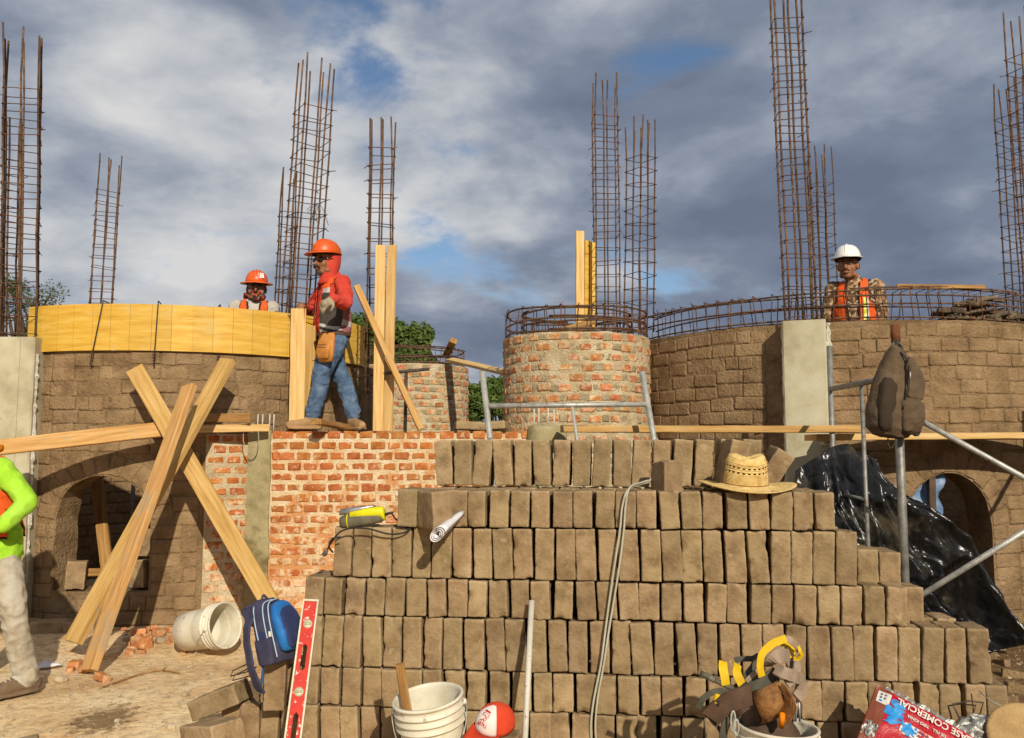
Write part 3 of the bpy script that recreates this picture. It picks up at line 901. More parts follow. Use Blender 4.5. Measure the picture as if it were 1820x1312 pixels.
# boards standing behind the large tower
plank('shutter_board', P(1031, 600, 9.0), P(1030, 411, 9.0), 0.085, 0.03, LP, 'tall pale board standing inside the rebar ring of the large tower', 'board', up=(0.2, -1, 0))
plank('shutter_board', P(1043, 600, 9.06), P(1043, 428, 9.06), 0.07, 0.03, MAT['plywood'], 'middle yellow board standing inside the rebar ring', 'board', up=(0.5, -1, 0))
plank('shutter_board', P(1053, 600, 9.02), P(1053, 431, 9.02), 0.05, 0.03, MAT['plywood'], 'narrow yellow board standing inside the rebar ring next to the steel cage', 'board', up=(0.1, -1, 0))
plank('plank_bridge', P(800, 640, 10.95), P(900, 662, 9.2), 0.11, 0.035, LP, 'weathered plank bridging between the two brick towers', 'plank', up=(0, -0.6, 1))
plank('timber_offcut', P(793, 632, 11.5), P(806, 606, 10.9), 0.09, 0.06, LO, 'timber end poking out of the rebar ring on the smaller tower', 'timber', up=(0.4, 0, 1))
plank('timber_offcut', P(1010, 585, 8.5), P(1050, 572, 8.9), 0.12, 0.03, LO, 'pale offcut lying inside the rebar ring of the large tower', 'timber', up=(0, -0.3, 1))
# long plank from the stub to the right scaffold, and the scaffold deck
plank('walk_plank', P(997, 762, 6.62), P(1527, 763, 6.62), 0.22, 0.05, LB, 'long orange-brown plank running from the concrete stub to the right scaffold', 'plank')
plank('deck_plank', P(1440, 778, 6.80), P(2010, 774, 6.95), 0.24, 0.048, LP, 'pale deck plank of the right scaffold, ending in a dark broken tip', 'plank')
plank('deck_plank', P(1462, 779, 7.05), P(2010, 775, 7.12), 0.17, 0.046, LO, 'rear deck plank of the right scaffold, close to the adobe wall', 'plank')
# adobe offcuts on the brick wall
slab_mesh = noisy_box('adobe_slab_mesh', 0.215, 0.30, 0.068, 0.016, 0.008, 0.004, 301, MAT['adobe_block'], 16)
for px, yw, lb in ((831, 8, 'left'), (879, -6, 'right')):
    q = P(px, 753, 7.62); q.z = BW_Z + 0.036; tag(inst('adobe_slab', slab_mesh, Matrix.Translation(q) @ RXYZ(0, 3 if yw > 0 else -4, yw)),
        'flat adobe slab on top of the brick wall, %s' % ('next to the small tower' if lb == 'left' else 'next to the large tower'), 'adobe slab', 'adobe slabs on the brick wall')

# ================================================================== reinforcement
def cage(base, top, w, d, yaw, nbars, label, sp=0.137, head=0.42, r=0.0082, seed=1, stag=True, extra=None):
    base, top = V(base), V(top)
    root = thing('rebar_cage', base, label, 'rebar cage', 'vertical rebar cages')
    ax = (top - base); H = ax.length; ax.normalize()
    u = V((math.cos(yaw), math.sin(yaw), 0)); u = (u - ax * u.dot(ax)).normalized(); v = ax.cross(u)
    rg = random.Random(seed)
    pts = [(-1, -1), (1, -1), (1, 1), (-1, 1)]
    if nbars >= 6: pts += [(0, -1), (0, 1)]
    if nbars >= 8: pts += [(-1, 0), (1, 0)]
    for (a, b) in pts:
        e = rg.uniform(-0.02, 0.10) if stag else 0
        o = u * (a * w / 2) + v * (b * d / 2)
        path = []
        for k in range(7):
            f = k / 6; wob = (u * rg.uniform(-1, 1) + v * rg.uniform(-1, 1)) * 0.006
            if f == 1: wob *= 2.5
            path.append(base + o + ax * (H - e) * f + wob)
        m = MB(); m.tube(path, r, 6); m.build('bar', MAT['rust_bar'], root)
    z = 0.03; cr = r + 0.003
    while z < H - head:
        q = []
        tl = rg.uniform(-.012, .012); t2 = rg.uniform(-.012, .012)
        for (a, b) in ((-1, -1), (1, -1), (1, 1), (-1, 1)):
            q.append(base + ax * (z + tl * a + t2 * b) + u * a * (w / 2 + cr) + v * b * (d / 2 + cr))
        m = MB(); m.tube(q, 0.0042, 5, closed=True)
        # hooked ends and tie wires
        c0 = q[rg.randrange(4)]
        m.tube([c0, c0 + u * rg.uniform(-.05, .05) + v * rg.uniform(-.05, .05) + ax * rg.uniform(-.02, .02)], 0.0038, 5)
        for c in q:
            if rg.random() < 0.7:
                m.tube([c + V((rg.uniform(-.013, .013), rg.uniform(-.013, .013), rg.uniform(-.012, .012))) for _ in range(4)], 0.0024, 4)
            if rg.random() < 0.12:
                m.tube([c, c + V((rg.uniform(-.05, .05), rg.uniform(-.03, .03), rg.uniform(-.06, .03)))], 0.0018, 4)
        m.build('stirrup', MAT['rust_tie'] if rg.random() < 0.35 else MAT['rust_bar'], root)
        z += sp * rg.uniform(0.93, 1.07)
    if extra: extra(root, base, ax, u, v, H)
    return root
cage(P(34, 600, 7.34), P(42, 55, 7.34), 0.26, 0.20, R_(24), 8, 'tall rebar cage rising from the concrete column beside the yellow band', seed=1)
cage(P(8, 600, 7.62), P(14, 200, 7.62), 0.20, 0.16, R_(40), 6, 'shorter rebar cage tucked behind the tall one on the left column', seed=2)
cage(P(178, 560, 10.75), P(196, 278, 10.75), 0.24, 0.22, R_(28), 6, 'small distant rebar cage rising behind the yellow plywood band', seed=3)
def wires(root, base, ax, u, v, H):
    c = base + ax * (H * 0.46) + u * 0.12; rg = random.Random(9); m = MB()
    for i in range(9):
        e = c + V((rg.uniform(-.12, .10), rg.uniform(-.05, .05), rg.uniform(-.2, -.05))); m.tube([c + V((rg.uniform(-.02, .02), 0, 0)), (c + e) / 2 + V((rg.uniform(-.03, .03), 0, .03)), e], 0.0025, 4)
    m.build('spare_wire', MAT['steel_dark'], root)
cage(P(532, 575, 7.86), P(562, 108, 7.86), 0.25, 0.25, R_(35), 8, 'big leaning rebar cage behind the man in the orange hard hat', seed=4, extra=wires)
cage(P(502, 570, 9.3), P(515, 298, 9.3), 0.14, 0.14, R_(25), 4, 'thin rebar cage beside the big leaning one, by the masked man', seed=5)
cage(P(671, 700, 7.92), P(680, 202, 7.92), 0.20, 0.16, R_(2), 6, 'narrow rebar cage rising between the pale upright boards', seed=6, head=0.30)
cage(P(1079, 590, 8.98), P(1075, 134, 8.98), 0.235, 0.18, R_(3), 6, 'tall ladder-like rebar cage behind the large tower, next to the yellow boards', seed=7)
cage(P(1136, 590, 9.02), P(1140, 212, 9.02), 0.21, 0.21, R_(38), 8, 'square rebar cage where the large tower meets the right adobe wall', seed=8)
cage(P(1424, 572, 7.40), P(1392, -90, 7.40), 0.225, 0.15, R_(-4), 6, 'tallest rebar cage, rising out of the right concrete column', seed=9, head=0.62, r=0.0095)
cage(P(1468, 575, 11.2), P(1456, 258, 11.2), 0.23, 0.2, R_(14), 6, 'distant rebar cage just behind the man in the white hard hat', seed=10, head=0.5)
cage(P(1822, 555, 9.6), P(1796, 143, 9.6), 0.28, 0.24, R_(30), 6, 'leaning rebar cage beyond the rubble on the right adobe wall', seed=11)
cage(P(1858, 555, 8.4), P(1815, 18, 8.4), 0.24, 0.22, R_(24), 6, 'very tall leaning rebar cage beyond the right adobe wall, half out of view', seed=12)

def ring_beam(name, label, c, rads, zs, th0, th1, nst, seed, closed, rr=0.0075):
    root = thing(name, (c[0], c[1] - rads[0], zs[0]), label, 'rebar ring')
    rg = random.Random(seed); n = 72
    for R in rads:
        for z in zs:
            ph, ph2, am = rg.uniform(0, 6), rg.uniform(0, 6), rg.uniform(0.004, 0.012)
            pts = [cyl(c, R + am * math.sin(5 * t + ph), t, z + am * math.sin(3 * t + ph2)) for t in [th0 + (th1 - th0) * k / n for k in range(n if closed else n + 1)]]
            m = MB(); m.tube(pts, rr, 6, closed=closed); m.build('bar', MAT['rust_bar'], root)
            if rg.random() < 0.5:       # lapped second bar
                a = rg.randrange(0, n // 2); seg = [p + V((0, 0, 0.018)) for p in pts[a:a + n // 3]]
                m = MB(); m.tube(seg, rr, 6); m.build('bar', MAT['rust_bar'], root)
    for k in range(nst):
        t = th0 + (th1 - th0) * (k + rg.uniform(.3, .7)) / nst
        sk = rg.uniform(-0.035, 0.035); e = 0.012
        Ro, Ri = max(rads) + e, min(rads) - e
        q = [cyl(c, Ro, t, zs[0] - e), cyl(c, Ro, t + sk / Ro, zs[-1] + e), cyl(c, Ri, t + sk / Ro, zs[-1] + e), cyl(c, Ri, t, zs[0] - e)]
        m = MB(); m.tube(q, 0.0045, 5, closed=True)
        for p in q[:2]:
            m.tube([p + V((rg.uniform(-.02, .02), rg.uniform(-.02, .0), rg.uniform(-.02, .02))) for _ in range(5)], 0.0028, 4)
        m.build('stirrup', MAT['rust_tie'] if rg.random() < .4 else MAT['rust_bar'], root)
    return root
ring_beam('rebar_ring', 'rusty double rebar ring lying on the large brick tower', T1, (0.68, 0.53), (2.495, 2.60, 2.715), -math.pi, math.pi, 34, 1, True, 0.009)
ring_beam('rebar_ring', 'rusty rebar ring on the smaller brick tower', T2, (0.66, 0.5), (2.495, 2.58, 2.68), -math.pi, math.pi, 26, 2, True)
ring_beam('ring_beam', 'long curved rebar beam along the top of the right adobe wall', RC, (2.12, 1.95), (2.505, 2.62, 2.73), R_(-78), R_(52), 38, 3, False, 0.0075)

# ================================================================== scaffolds
def pipe(path, r, name, root, mat='galv', n=12, mi=0):
    m = MB(); m.tube(path, r, n); return m.build(name, MAT[mat], root)
# left frame: leaning in front of the large tower
la, lb_ = P(857, 660, 6.3), P(873, 797, 6.3); ra_, rb_ = P(1141, 660, 6.3), P(1164, 790, 6.3)
def to_ground(a, b, z=0.0): return a + (b - a) * ((a.z - z) / (a.z - b.z))
sl_, sr_ = to_ground(la, lb_), to_ground(ra_, rb_)
sf = thing('scaffold_frame', (sl_ + sr_) / 2, 'white-splashed pipe scaffold frame standing in front of the large brick tower', 'scaffold')
for a, b in ((la, sl_), (ra_, sr_)):
    pipe([a, b], 0.0215, 'leg', sf)
    m = MB(); m.tube([a - (a - b).normalized() * 0.001, a + (a - b).normalized() * 0.004], 0.012, 10); m.build('coupling_pin', MAT['steel_dark'], sf)
f1 = (722 - 660) / (797 - 660)
x0, x1 = la.lerp(lb_, f1), ra_.lerp(rb_, f1); pipe([x0, x1], 0.0185, 'crossbar', sf)
x2, x3 = la.lerp(sl_, 0.62), ra_.lerp(sr_, 0.62); pipe([x2, x3], 0.0165, 'crossbar', sf)
for t in (0.53,):
    pipe([x0.lerp(x1, t), x2.lerp(x3, t)], 0.0125, 'strut', sf)
# right frame: seen nearly end-on, with its inner ladder post and cross braces
L1 = [P(1474, 615, 6.55), P(1480, 800, 6.55)]; L2 = [P(1591, 578, 5.05), P(1609, 1050, 5.05)]
g1, g2 = to_ground(*L1), to_ground(*L2)
rf = thing('scaffold_frame', (g1 + g2) / 2, 'grey pipe scaffold frame that carries the hanging brown backpack', 'scaffold')
pipe([L1[0], g1], 0.021, 'leg', rf, 'galv_grey')
pipe([L2[0], g2], 0.0245, 'leg', rf, 'galv_grey')
m = MB(); m.tube([L2[0] + V((0, 0, -0.10)), L2[0] + V((0, 0, 0.004))], 0.026, 12); m.build('rusty_sleeve', MAT['rust_tie'], rf)
top_a, top_b = P(1476, 692, 6.55), P(1596, 668, 5.05)
pipe([top_a, top_b], 0.020, 'crossbar', rf, 'galv_grey')
ip = top_a.lerp(top_b, 0.52); il = V((ip.x + 0.012, ip.y, 0.02))
pipe([ip, il], 0.0135, 'inner_post', rf, 'galv_grey')
for z in (1.10, 0.62):
    fa = L1[0].lerp(g1, 1 - z / L1[0].z) ; pipe([V((fa.x, fa.y, z)), V((ip.x, ip.y, z - 0.01))], 0.011, 'rung', rf, 'galv_grey')
fa = P(1478, 780, 6.55)
pipe([V((g1.x, g1.y, 1.452)), V((g1.x + 0.10, 7.06, 1.452))], 0.018, 'transom', rf, 'galv_grey')
# second frame, out of the picture on the right
off = V((2.15, 0, 0))
rf2 = thing('scaffold_frame', (g1 + g2) / 2 + off, 'further pipe scaffold frame at the far end of the deck planks', 'scaffold')
pipe([L1[0] + off, g1 + off], 0.021, 'leg', rf2, 'galv_grey'); pipe([L2[0] + off, g2 + off], 0.0245, 'leg', rf2, 'galv_grey')
pipe([top_a + off, top_b + off], 0.020, 'crossbar', rf2, 'galv_grey')
pipe([V((g1.x, g1.y, 1.452)) + off, V((g1.x, 7.14, 1.452)) + off], 0.018, 'transom', rf2, 'galv_grey')
b0, b1 = P(1626, 742, 5.0), P(1820, 849, 5.0); b1 = b0 + (b1 - b0) * 2.1
cb = thing('cross_brace', b1, 'grey pipe brace running down to the right from beside the hanging backpack', 'brace')
pipe([b0, b1], 0.0165, 'tube', cb)
m = MB(); m.tube([b0 + V((0, -0.02, 0)), b0 + V((0, 0.05, 0))], 0.012, 8); m.build('pin', MAT['steel_dark'], cb)
b0, b1 = P(1612, 1074, 4.97), P(1820, 945, 4.97); b1 = b0 + (b1 - b0) * 2.0
cb = thing('cross_brace', b0, 'grey pipe brace rising to the right from behind the adobe stack', 'brace')
pipe([b0, b1], 0.0165, 'tube', cb)
m = MB(); m.tube([b0 + V((0, -0.02, 0)), b0 + V((0, 0.08, 0))], 0.012, 8); m.build('pin', MAT['steel_dark'], cb)
# T-shaped steel prop on the brick wall
tb = P(720, 762, 7.62); tb.z = BW_Z - 0.03
tp = thing('steel_prop', tb, 'dark T-shaped steel prop standing on the brick wall beside the slanting brace', 'prop')
tt = P(722, 660, 7.62); pipe([tb, tt], 0.015, 'post', tp, 'steel_dark'); pipe([P(682, 664, 7.62), P(763, 656, 7.60)], 0.014, 'head_bar', tp, 'steel_dark')
# dark leaning rebar hook shadowed on the left window, pipe in the window
ww = thing('window_pipe', V((PX(238, 8.2), 8.2, 0)), 'thin grey pipe standing inside the low arched window', 'pipe')
pipe([V((PX(238, 8.2), 8.2, 0)), P(238, 840, 8.2)], 0.018, 'tube', ww, 'galv_grey')
plank('inner_prop', P(172, 850, 8.1), P(196, 1045, 7.9), 0.10, 0.05, LO, 'dark timber prop standing inside the low arched window', 'timber', up=(0.2, -1, 0))
plank('inner_rail', P(140, 1018, 8.15), P(270, 1014, 8.2), 0.07, 0.04, LO, 'timber rail inside the low arched window', 'timber', up=(0, -1, 0.2))
for px, py, Y, rot, nm in ((136, 1026, 7.28, RXYZ(0, 3, 18), 'standing on the sill of the low arched window'), (252, 1010, 7.36, RXYZ(0, -4, -20), 'standing inside the sill at the right jamb of the low window'), (262, 985, 7.42, RXYZ(0, 2, 12), 'stacked higher at the right jamb of the low window')):
    q = P(px, py, Y); q.z = 0.285 + LH / 2 if py > 1000 else 0.285 + LH * 1.5
    loose2(q.x, q.y, q.z, True, rot @ Matrix.Diagonal((1.5, 0.7, 0.9, 1)), 'adobe block ' + nm)

# ================================================================== rubble on the right wall, and a lath
rub = thing('rubble_heap', cyl(RC, 2.0, R_(18), 2.47), 'heap of broken adobe and stone on top of the right adobe wall', 'rubble')
rg2 = random.Random(55)
mk('rubble', [A(74, 62, 50), A(112, 96, 78), A(150, 134, 110)], 9, 0.95, 0.9, 50, rnd=0.3)
rub_var = [noisy_box('rubble_mesh', 0.24, 0.10, 0.06, 0.016, 0.003, 0.008, 400 + i, MAT['rubble'], 18, 4) for i in range(5)]
for i in range(64):
    th = R_(rg2.uniform(7, 36)); R = 2.02 + rg2.uniform(-.12, .06)
    f = 1 - abs((math.degrees(th) - 20) / 15) ** 2
    z = 2.49 + rg2.uniform(0, max(0.02, 0.20 * f))
    M = Matrix.Translation(cyl(RC, R, th, z)) @ RXYZ(rg2.uniform(-18, 18), rg2.uniform(-14, 14), rg2.uniform(-30, 30)) @ Matrix.Diagonal((rg2.uniform(.35, 1.0), rg2.uniform(.6, 1.2), rg2.uniform(.4, .9), 1))
    inst('stone', rg2.choice(rub_var), M, rub)
plank('lath', P(1594, 508, 7.28), P(1750, 511, 7.30), 0.035, 0.016, LO, 'pale lath lying on the curved rebar beam beside the rubble heap', 'lath', up=(0, -1, 0.3))
# ================================================================== materials for loose things
mk('black_plastic', [A(16, 15, 15, 1), A(28, 27, 26, 1)], 6, 0.28, 0.5, 14, spec=0.5, bdist=0.03, crinkle=4.5, smear=(3, 0.56, 0.7, A(84, 76, 62)))
mk('blue_sheet', [A(84, 116, 162), A(122, 150, 186), A(196, 202, 210)], 9, 0.5, 0.3, 20)
mk('straw', [A(206, 166, 92), A(232, 198, 126), A(244, 220, 160)], 40, 0.8, 0.9, 130, spec=0.2, bdist=0.004)
mk('white_plastic', [A(206, 196, 168), A(226, 218, 194), A(236, 230, 212)], 8, 0.5, 0.15, 60, spec=0.4, smear=(16, 0.60, 0.70, A(178, 160, 128)))
mk('dried_mix', [A(160, 152, 132), A(204, 192, 164), A(222, 212, 190)], 14, 0.95, 1.0, 60, bdist=0.01, smear=(60, 0.60, 0.68, A(120, 112, 96)))
mk('pvc', [A(196, 190, 172), A(222, 218, 204)], 14, 0.5, 0.2, 60, smear=(14, 0.6, 0.68, A(160, 140, 108)))
mk('cable_grey', [A(172, 168, 148), A(196, 192, 170)], 10, 0.55, 0.1, 60)
mk('paper', [A(214, 210, 212, .9), A(236, 232, 232, .9)], 10, 0.8, 0.15, 20)
mk('ink', [A(90, 90, 110), A(110, 110, 128)], 10, 0.8, 0)
mk('tool_grey', [A(84, 80, 66), A(122, 114, 90)], 20, 0.6, 0.15, 60)
mk('tool_yellow', [A(214, 206, 14), A(236, 230, 30)], 12, 0.45, 0.05, 60, smear=(26, 0.62, 0.7, A(180, 170, 60)))
mk('tool_silver', [A(150, 150, 146), A(206, 206, 200)], 20, 0.35, 0.1, 60, metal=0.7)
mk('rubber', [A(30, 30, 30), A(48, 46, 44)], 20, 0.6, 0.1, 60)
mk('navy', [A(52, 52, 74), A(76, 74, 98)], 12, 0.85, 0.5, 180, bdist=0.004)
mk('navy_blue', [A(38, 48, 88), A(56, 70, 116)], 12, 0.8, 0.4, 180, bdist=0.004)
mk('bright_blue', [A(24, 96, 168), A(48, 126, 196)], 12, 0.6, 0.2, 100)
mk('pale_piping', [A(170, 196, 216), A(200, 214, 226)], 12, 0.6, 0)
mk('level_red', [A(190, 34, 20), A(212, 54, 34)], 12, 0.6, 0.2, 60, smear=(44, 0.60, 0.63, A(216, 206, 190)))
mk('level_edge', [A(190, 180, 152), A(216, 206, 180)], 18, 0.5, 0.2, 60, metal=0.2)
mk('vial', [A(170, 180, 130), A(196, 200, 156)], 10, 0.15, 0)
mk('brown_pack', [A(84, 68, 50), A(116, 96, 74)], 9, 0.9, 0.8, 22, bdist=0.02)
mk('brown_pack_dark', [A(52, 40, 30), A(70, 56, 42)], 6, 0.9, 0.5, 160, bdist=0.005)
mk('leather', [A(104, 68, 36), A(150, 104, 58), A(178, 134, 84)], 22, 0.8, 0.6, 60, bdist=0.008)
mk('leather_dark', [A(70, 52, 40), A(104, 80, 62)], 12, 0.75, 0.4, 50, bdist=0.006)
mk('strap_beige', [A(142, 122, 104), A(176, 154, 132)], 14, 0.85, 0.5, 120, bdist=0.004)
mk('strap_grey', [A(66, 64, 54), A(94, 90, 76)], 14, 0.8, 0.4, 120, bdist=0.004)
mk('strap_yellow', [A(206, 164, 8), A(236, 196, 20)], 14, 0.65, 0.3, 120, bdist=0.003, smear=(24, 0.64, 0.7, A(170, 130, 40)))
mk('orange_handle', [A(236, 130, 8), A(246, 150, 20)], 14, 0.4, 0)
mk('cap_red', [A(206, 58, 26), A(228, 82, 46)], 10, 0.85, 0.3, 200, bdist=0.003)
mk('cap_white', [A(222, 208, 200, .9), A(236, 226, 220, .9)], 10, 0.85, 0.3, 200, bdist=0.003)
mk('bag_red', [A(172, 20, 34), A(196, 30, 46)], 6, 0.35, 0.3, 18, bdist=0.02, smear=(24, 0.66, 0.71, A(210, 160, 140)))
mk('bag_brown', [A(120, 62, 42), A(140, 76, 54)], 6, 0.45, 0.2, 18, bdist=0.02)
mk('bag_blue', [A(10, 128, 204), A(60, 160, 224)], 20, 0.5, 0)
mk('bag_white', [A(206, 200, 188), A(226, 222, 212)], 10, 0.5, 0.1, 40)
mk('foil', [A(120, 118, 112), A(200, 198, 190)], 30, 0.3, 0.6, 50, metal=0.5)
mk('lid_tan', [A(170, 136, 88), A(198, 164, 112)], 14, 0.9, 0.6, 90, smear=(30, 0.64, 0.72, A(226, 200, 156)))
mk('stone', [A(150, 132, 104), A(190, 170, 138), A(214, 198, 168)], 9, 0.95, 0.8, 50, rnd=0.2)
mk('brick_chip', [A(186, 112, 64), A(214, 150, 98)], 9, 0.95, 0.9, 60, rnd=0.15, smear=(20, 0.5, 0.65, A(222, 184, 138)))

def ribbon(mb, path, w, t, wd, mi=0, sub=6):
    """flat strap along path, w wide in direction wd (vector or list), t thick"""
    pts = catmull(path, sub); k = len(pts); q = []
    for i, p in enumerate(pts):
        tg = (pts[min(i + 1, k - 1)] - pts[max(i - 1, 0)]).normalized()
        d = tg.cross(V((0.12, -1, 0.25))) if wd is None else V(wd) if not isinstance(wd, list) else V(wd[min(len(wd) - 1, i * len(wd) // k)])
        d = (d - tg * d.dot(tg)).normalized(); nn = tg.cross(d)
        q.append([p - d * w / 2 - nn * t / 2, p + d * w / 2 - nn * t / 2, p + d * w / 2 + nn * t / 2, p - d * w / 2 + nn * t / 2])
    return mb.loft(q, mi, True, False, False)

# ================================================================== black plastic sheet over the right opening
rows_ = [[(1404, 842, 6.3), (1446, 816, 6.4), (1483, 794, 6.5), (1520, 801, 6.5), (1558, 816, 6.5)],
         [(1412, 905, 6.25), (1462, 900, 6.25), (1510, 888, 6.25), (1552, 868, 6.3), (1592, 868, 6.4)],
         [(1440, 1000, 6.1), (1500, 990, 6.1), (1556, 968, 6.1), (1608, 944, 6.2), (1656, 924, 6.4)],
         [(1480, 1085, 5.95), (1545, 1075, 5.95), (1604, 1052, 6.0), (1660, 1022, 6.15), (1708, 996, 6.4)],
         [(1530, 1140, 5.85), (1592, 1134, 5.88), (1652, 1122, 5.98), (1706, 1102, 6.15), (1756, 1084, 6.36)],
         [(1560, 1190, 5.68), (1620, 1184, 5.76), (1682, 1177, 5.88), (1742, 1165, 6.07), (1794, 1150, 6.34)]]
cur = [catmull([P(*p) for p in r], 34) for r in rows_]
nu = len(cur[0]); cols_ = [catmull([c[i] for c in cur], 28) for i in range(nu)]
nv = len(cols_[0]); m = MB(); vs = []
for i in range(nu):
    for j in range(nv):
        p = cols_[i][j]; u, v = i / (nu - 1), j / (nv - 1)
        rd = lambda a: 1 - abs(mnoise.noise(V(a))) * 2.2
        f = 0.075 * (1 - 2 * abs(math.sin(u * 8 + 1.6 * math.sin(v * 2.4 + u * 3)))) + 0.05 * rd((u * 9 - v * 1.5, v * 2 + u, 8)) + 0.022 * rd((u * 13 + v * 3, v * 4 - u * 3, 2)) + 0.011 * rd((u * 26 - v * 8, v * 9, 5)) + 0.02 * abs(mnoise.noise(V((u * 6, v * 2.2, 1))))  + 0.004 * mnoise.noise(V((u * 30, v * 30, 0)))
        f *= 0.5 + 0.9 * min(1, v * 3)
        q = p + V((0.25, -1, 0.35)).normalized() * f * 1.15
        q.z = max(q.z, gz(q.x, q.y) + 0.012)
        vs.append(q)
m.add(vs, [(i * nv + j, (i + 1) * nv + j, (i + 1) * nv + j + 1, i * nv + j + 1) for i in range(nu - 1) for j in range(nv - 1)], 0, True)
o = m.build('plastic_sheet', MAT['black_plastic'], None, P(1620, 1184, 5.76))
tag(o, 'crumpled black plastic sheet draped from the scaffold across the right opening', 'plastic sheet')
md = o.modifiers.new('thick', 'SOLIDIFY'); md.thickness = 0.003
# blue sheet and a post inside the opening
m = MB(); vs = []
for i in range(13):
    for j in range(13):
        p = P(1598 + 76 * i / 12 + 5 * math.sin(j), 838 + 110 * j / 12, 7.30); p.y += 0.02 * math.sin(i * 0.9 + j * 0.5) + 0.012 * math.sin(j * 1.7); vs.append(p)
m.add(vs, [(i * 13 + j, (i + 1) * 13 + j, (i + 1) * 13 + j + 1, i * 13 + j + 1) for i in range(12) for j in range(12)], 0, True)
o = m.build('blue_tarp', MAT['blue_sheet'], None, P(1635, 948, 7.30)); tag(o, 'pale blue tarp hanging just inside the right arched opening', 'tarp')
o.modifiers.new('thick', 'SOLIDIFY').thickness = 0.003
pz = P(1654, 846, 7.24); plank('inner_post', V((pz.x - 0.02, 7.24, 0.12)), pz + V((0.01, 0, 0.0)), 0.055, 0.05, MAT['leather_dark'], 'timber post with shade put into its colour, inside the right arched opening', 'timber', up=(0, -1, 0))  # dark leather tone paints the opening's shade onto the timber

# ================================================================== straw hat on the stack
zt6 = 1.0475 - 0.05 + 0.0 if False else zt
def hat():
    c = P(1325, 866, 4.28); c.z = zt + 0.012
    root = thing('straw_hat', c, 'straw hat with a wide brim, resting on the adobe stack', 'hat')
    M = Matrix.Rotation(R_(4), 3, 'X') @ Matrix.Rotation(R_(2), 3, 'Y')
    m = MB(); q = []
    for r, z in [(0.098, 0.012), (0.13, 0.004), (0.17, 0.0), (0.21, 0.004), (0.236, 0.012), (0.237, 0.016), (0.21, 0.009), (0.17, 0.005), (0.13, 0.009), (0.098, 0.017)]:
        q.append([c + M @ V((r * math.cos(a) * 1.0, r * math.sin(a) * (0.92), z + 0.018 * (r / 0.237) ** 2 * math.cos(2 * a) * 0.8)) for a in [2 * math.pi * j / 48 for j in range(48)]])
    m.loft(q, 0, False, False, True); m.build('brim', MAT['straw'], root)
    # woven crown: open-work bands are a ring of separate strands
    m = MB(); bands = []
    def ring(z, r, f=1.0): return [c + M @ V((r * math.cos(a), r * 0.88 * math.sin(a), z + 0.012 * f * math.cos(2 * a))) for a in [2 * math.pi * j / 48 for j in range(48)]]
    prof = [(0.012, 0.103), (0.032, 0.102), (0.052, 0.100), (0.070, 0.099), (0.082, 0.098), (0.094, 0.097), (0.104, 0.096), (0.128, 0.092), (0.143, 0.086), (0.152, 0.072), (0.149, 0.045), (0.140, 0.02), (0.136, 0.002)]
    for a, b in zip(prof, prof[1:]):
        openw = a[0] in (0.070, 0.094)
        if not openw: m.loft([ring(a[0], a[1], a[0] / 0.15), ring(b[0], b[1], b[0] / 0.15)], 0, False, False, True)
        else:
            ra, rb2 = ring(a[0], a[1], a[0] / 0.15), ring(b[0], b[1], b[0] / 0.15)
            for j in range(48):
                if j % 2 == 0: m.add([ra[j], ra[(j + 1) % 48], rb2[(j + 1) % 48], rb2[j]], [(0, 1, 2, 3)], 0, True)
    for k in range(9):
        z = 0.016 + 0.006 * k
        m.tube(ring(z, 0.1035 - 0.0003 * k, z / 0.15), 0.0026, 5, closed=True)
    for z in (0.070, 0.083, 0.094, 0.107, 0.113, 0.120): m.tube(ring(z, 0.0995 - (z - 0.07) * 0.08, z / 0.15), 0.0026, 5, closed=True)
    m.build('crown', MAT['straw'], root)
    m = MB(); m.tube(ring(0.014, 0.106, 0.1), 0.004, 6, closed=True); m.build('hat_cord', MAT['leather'], root)
hat()

# ================================================================== rolled paper
def paper_roll():
    a, b = P(777, 951, 4.03), P(815, 918, 4.29)
    ax = (b - a); L = ax.length; ax.normalize(); u = ax.orthogonal().normalized(); v = ax.cross(u)
    m = MB(); n = 90; vs = []
    for j in range(7):
        for i in range(n):
            t = i / (n - 1); ang = t * 2 * math.pi * 3.1; r = 0.012 + 0.030 * t
            flat = 0.72 - 0.25 * j / 6
            vs.append(a + ax * L * j / 6 + u * math.cos(ang) * r * (1.15 - 0.15 * j / 6) + v * math.sin(ang) * r * flat)
    m.add(vs, [(j * n + i, j * n + i + 1, (j + 1) * n + i + 1, (j + 1) * n + i) for j in range(6) for i in range(n - 1)], 0, True)
    o = m.build('paper_roll', [MAT['paper']], None, b)
    tag(o, 'roll of white paper stuck between adobe blocks of the stack', 'paper')
    o.modifiers.new('thick', 'SOLIDIFY').thickness = 0.0012
    d = bpy.data.materials.new('print'); 
paper_roll()

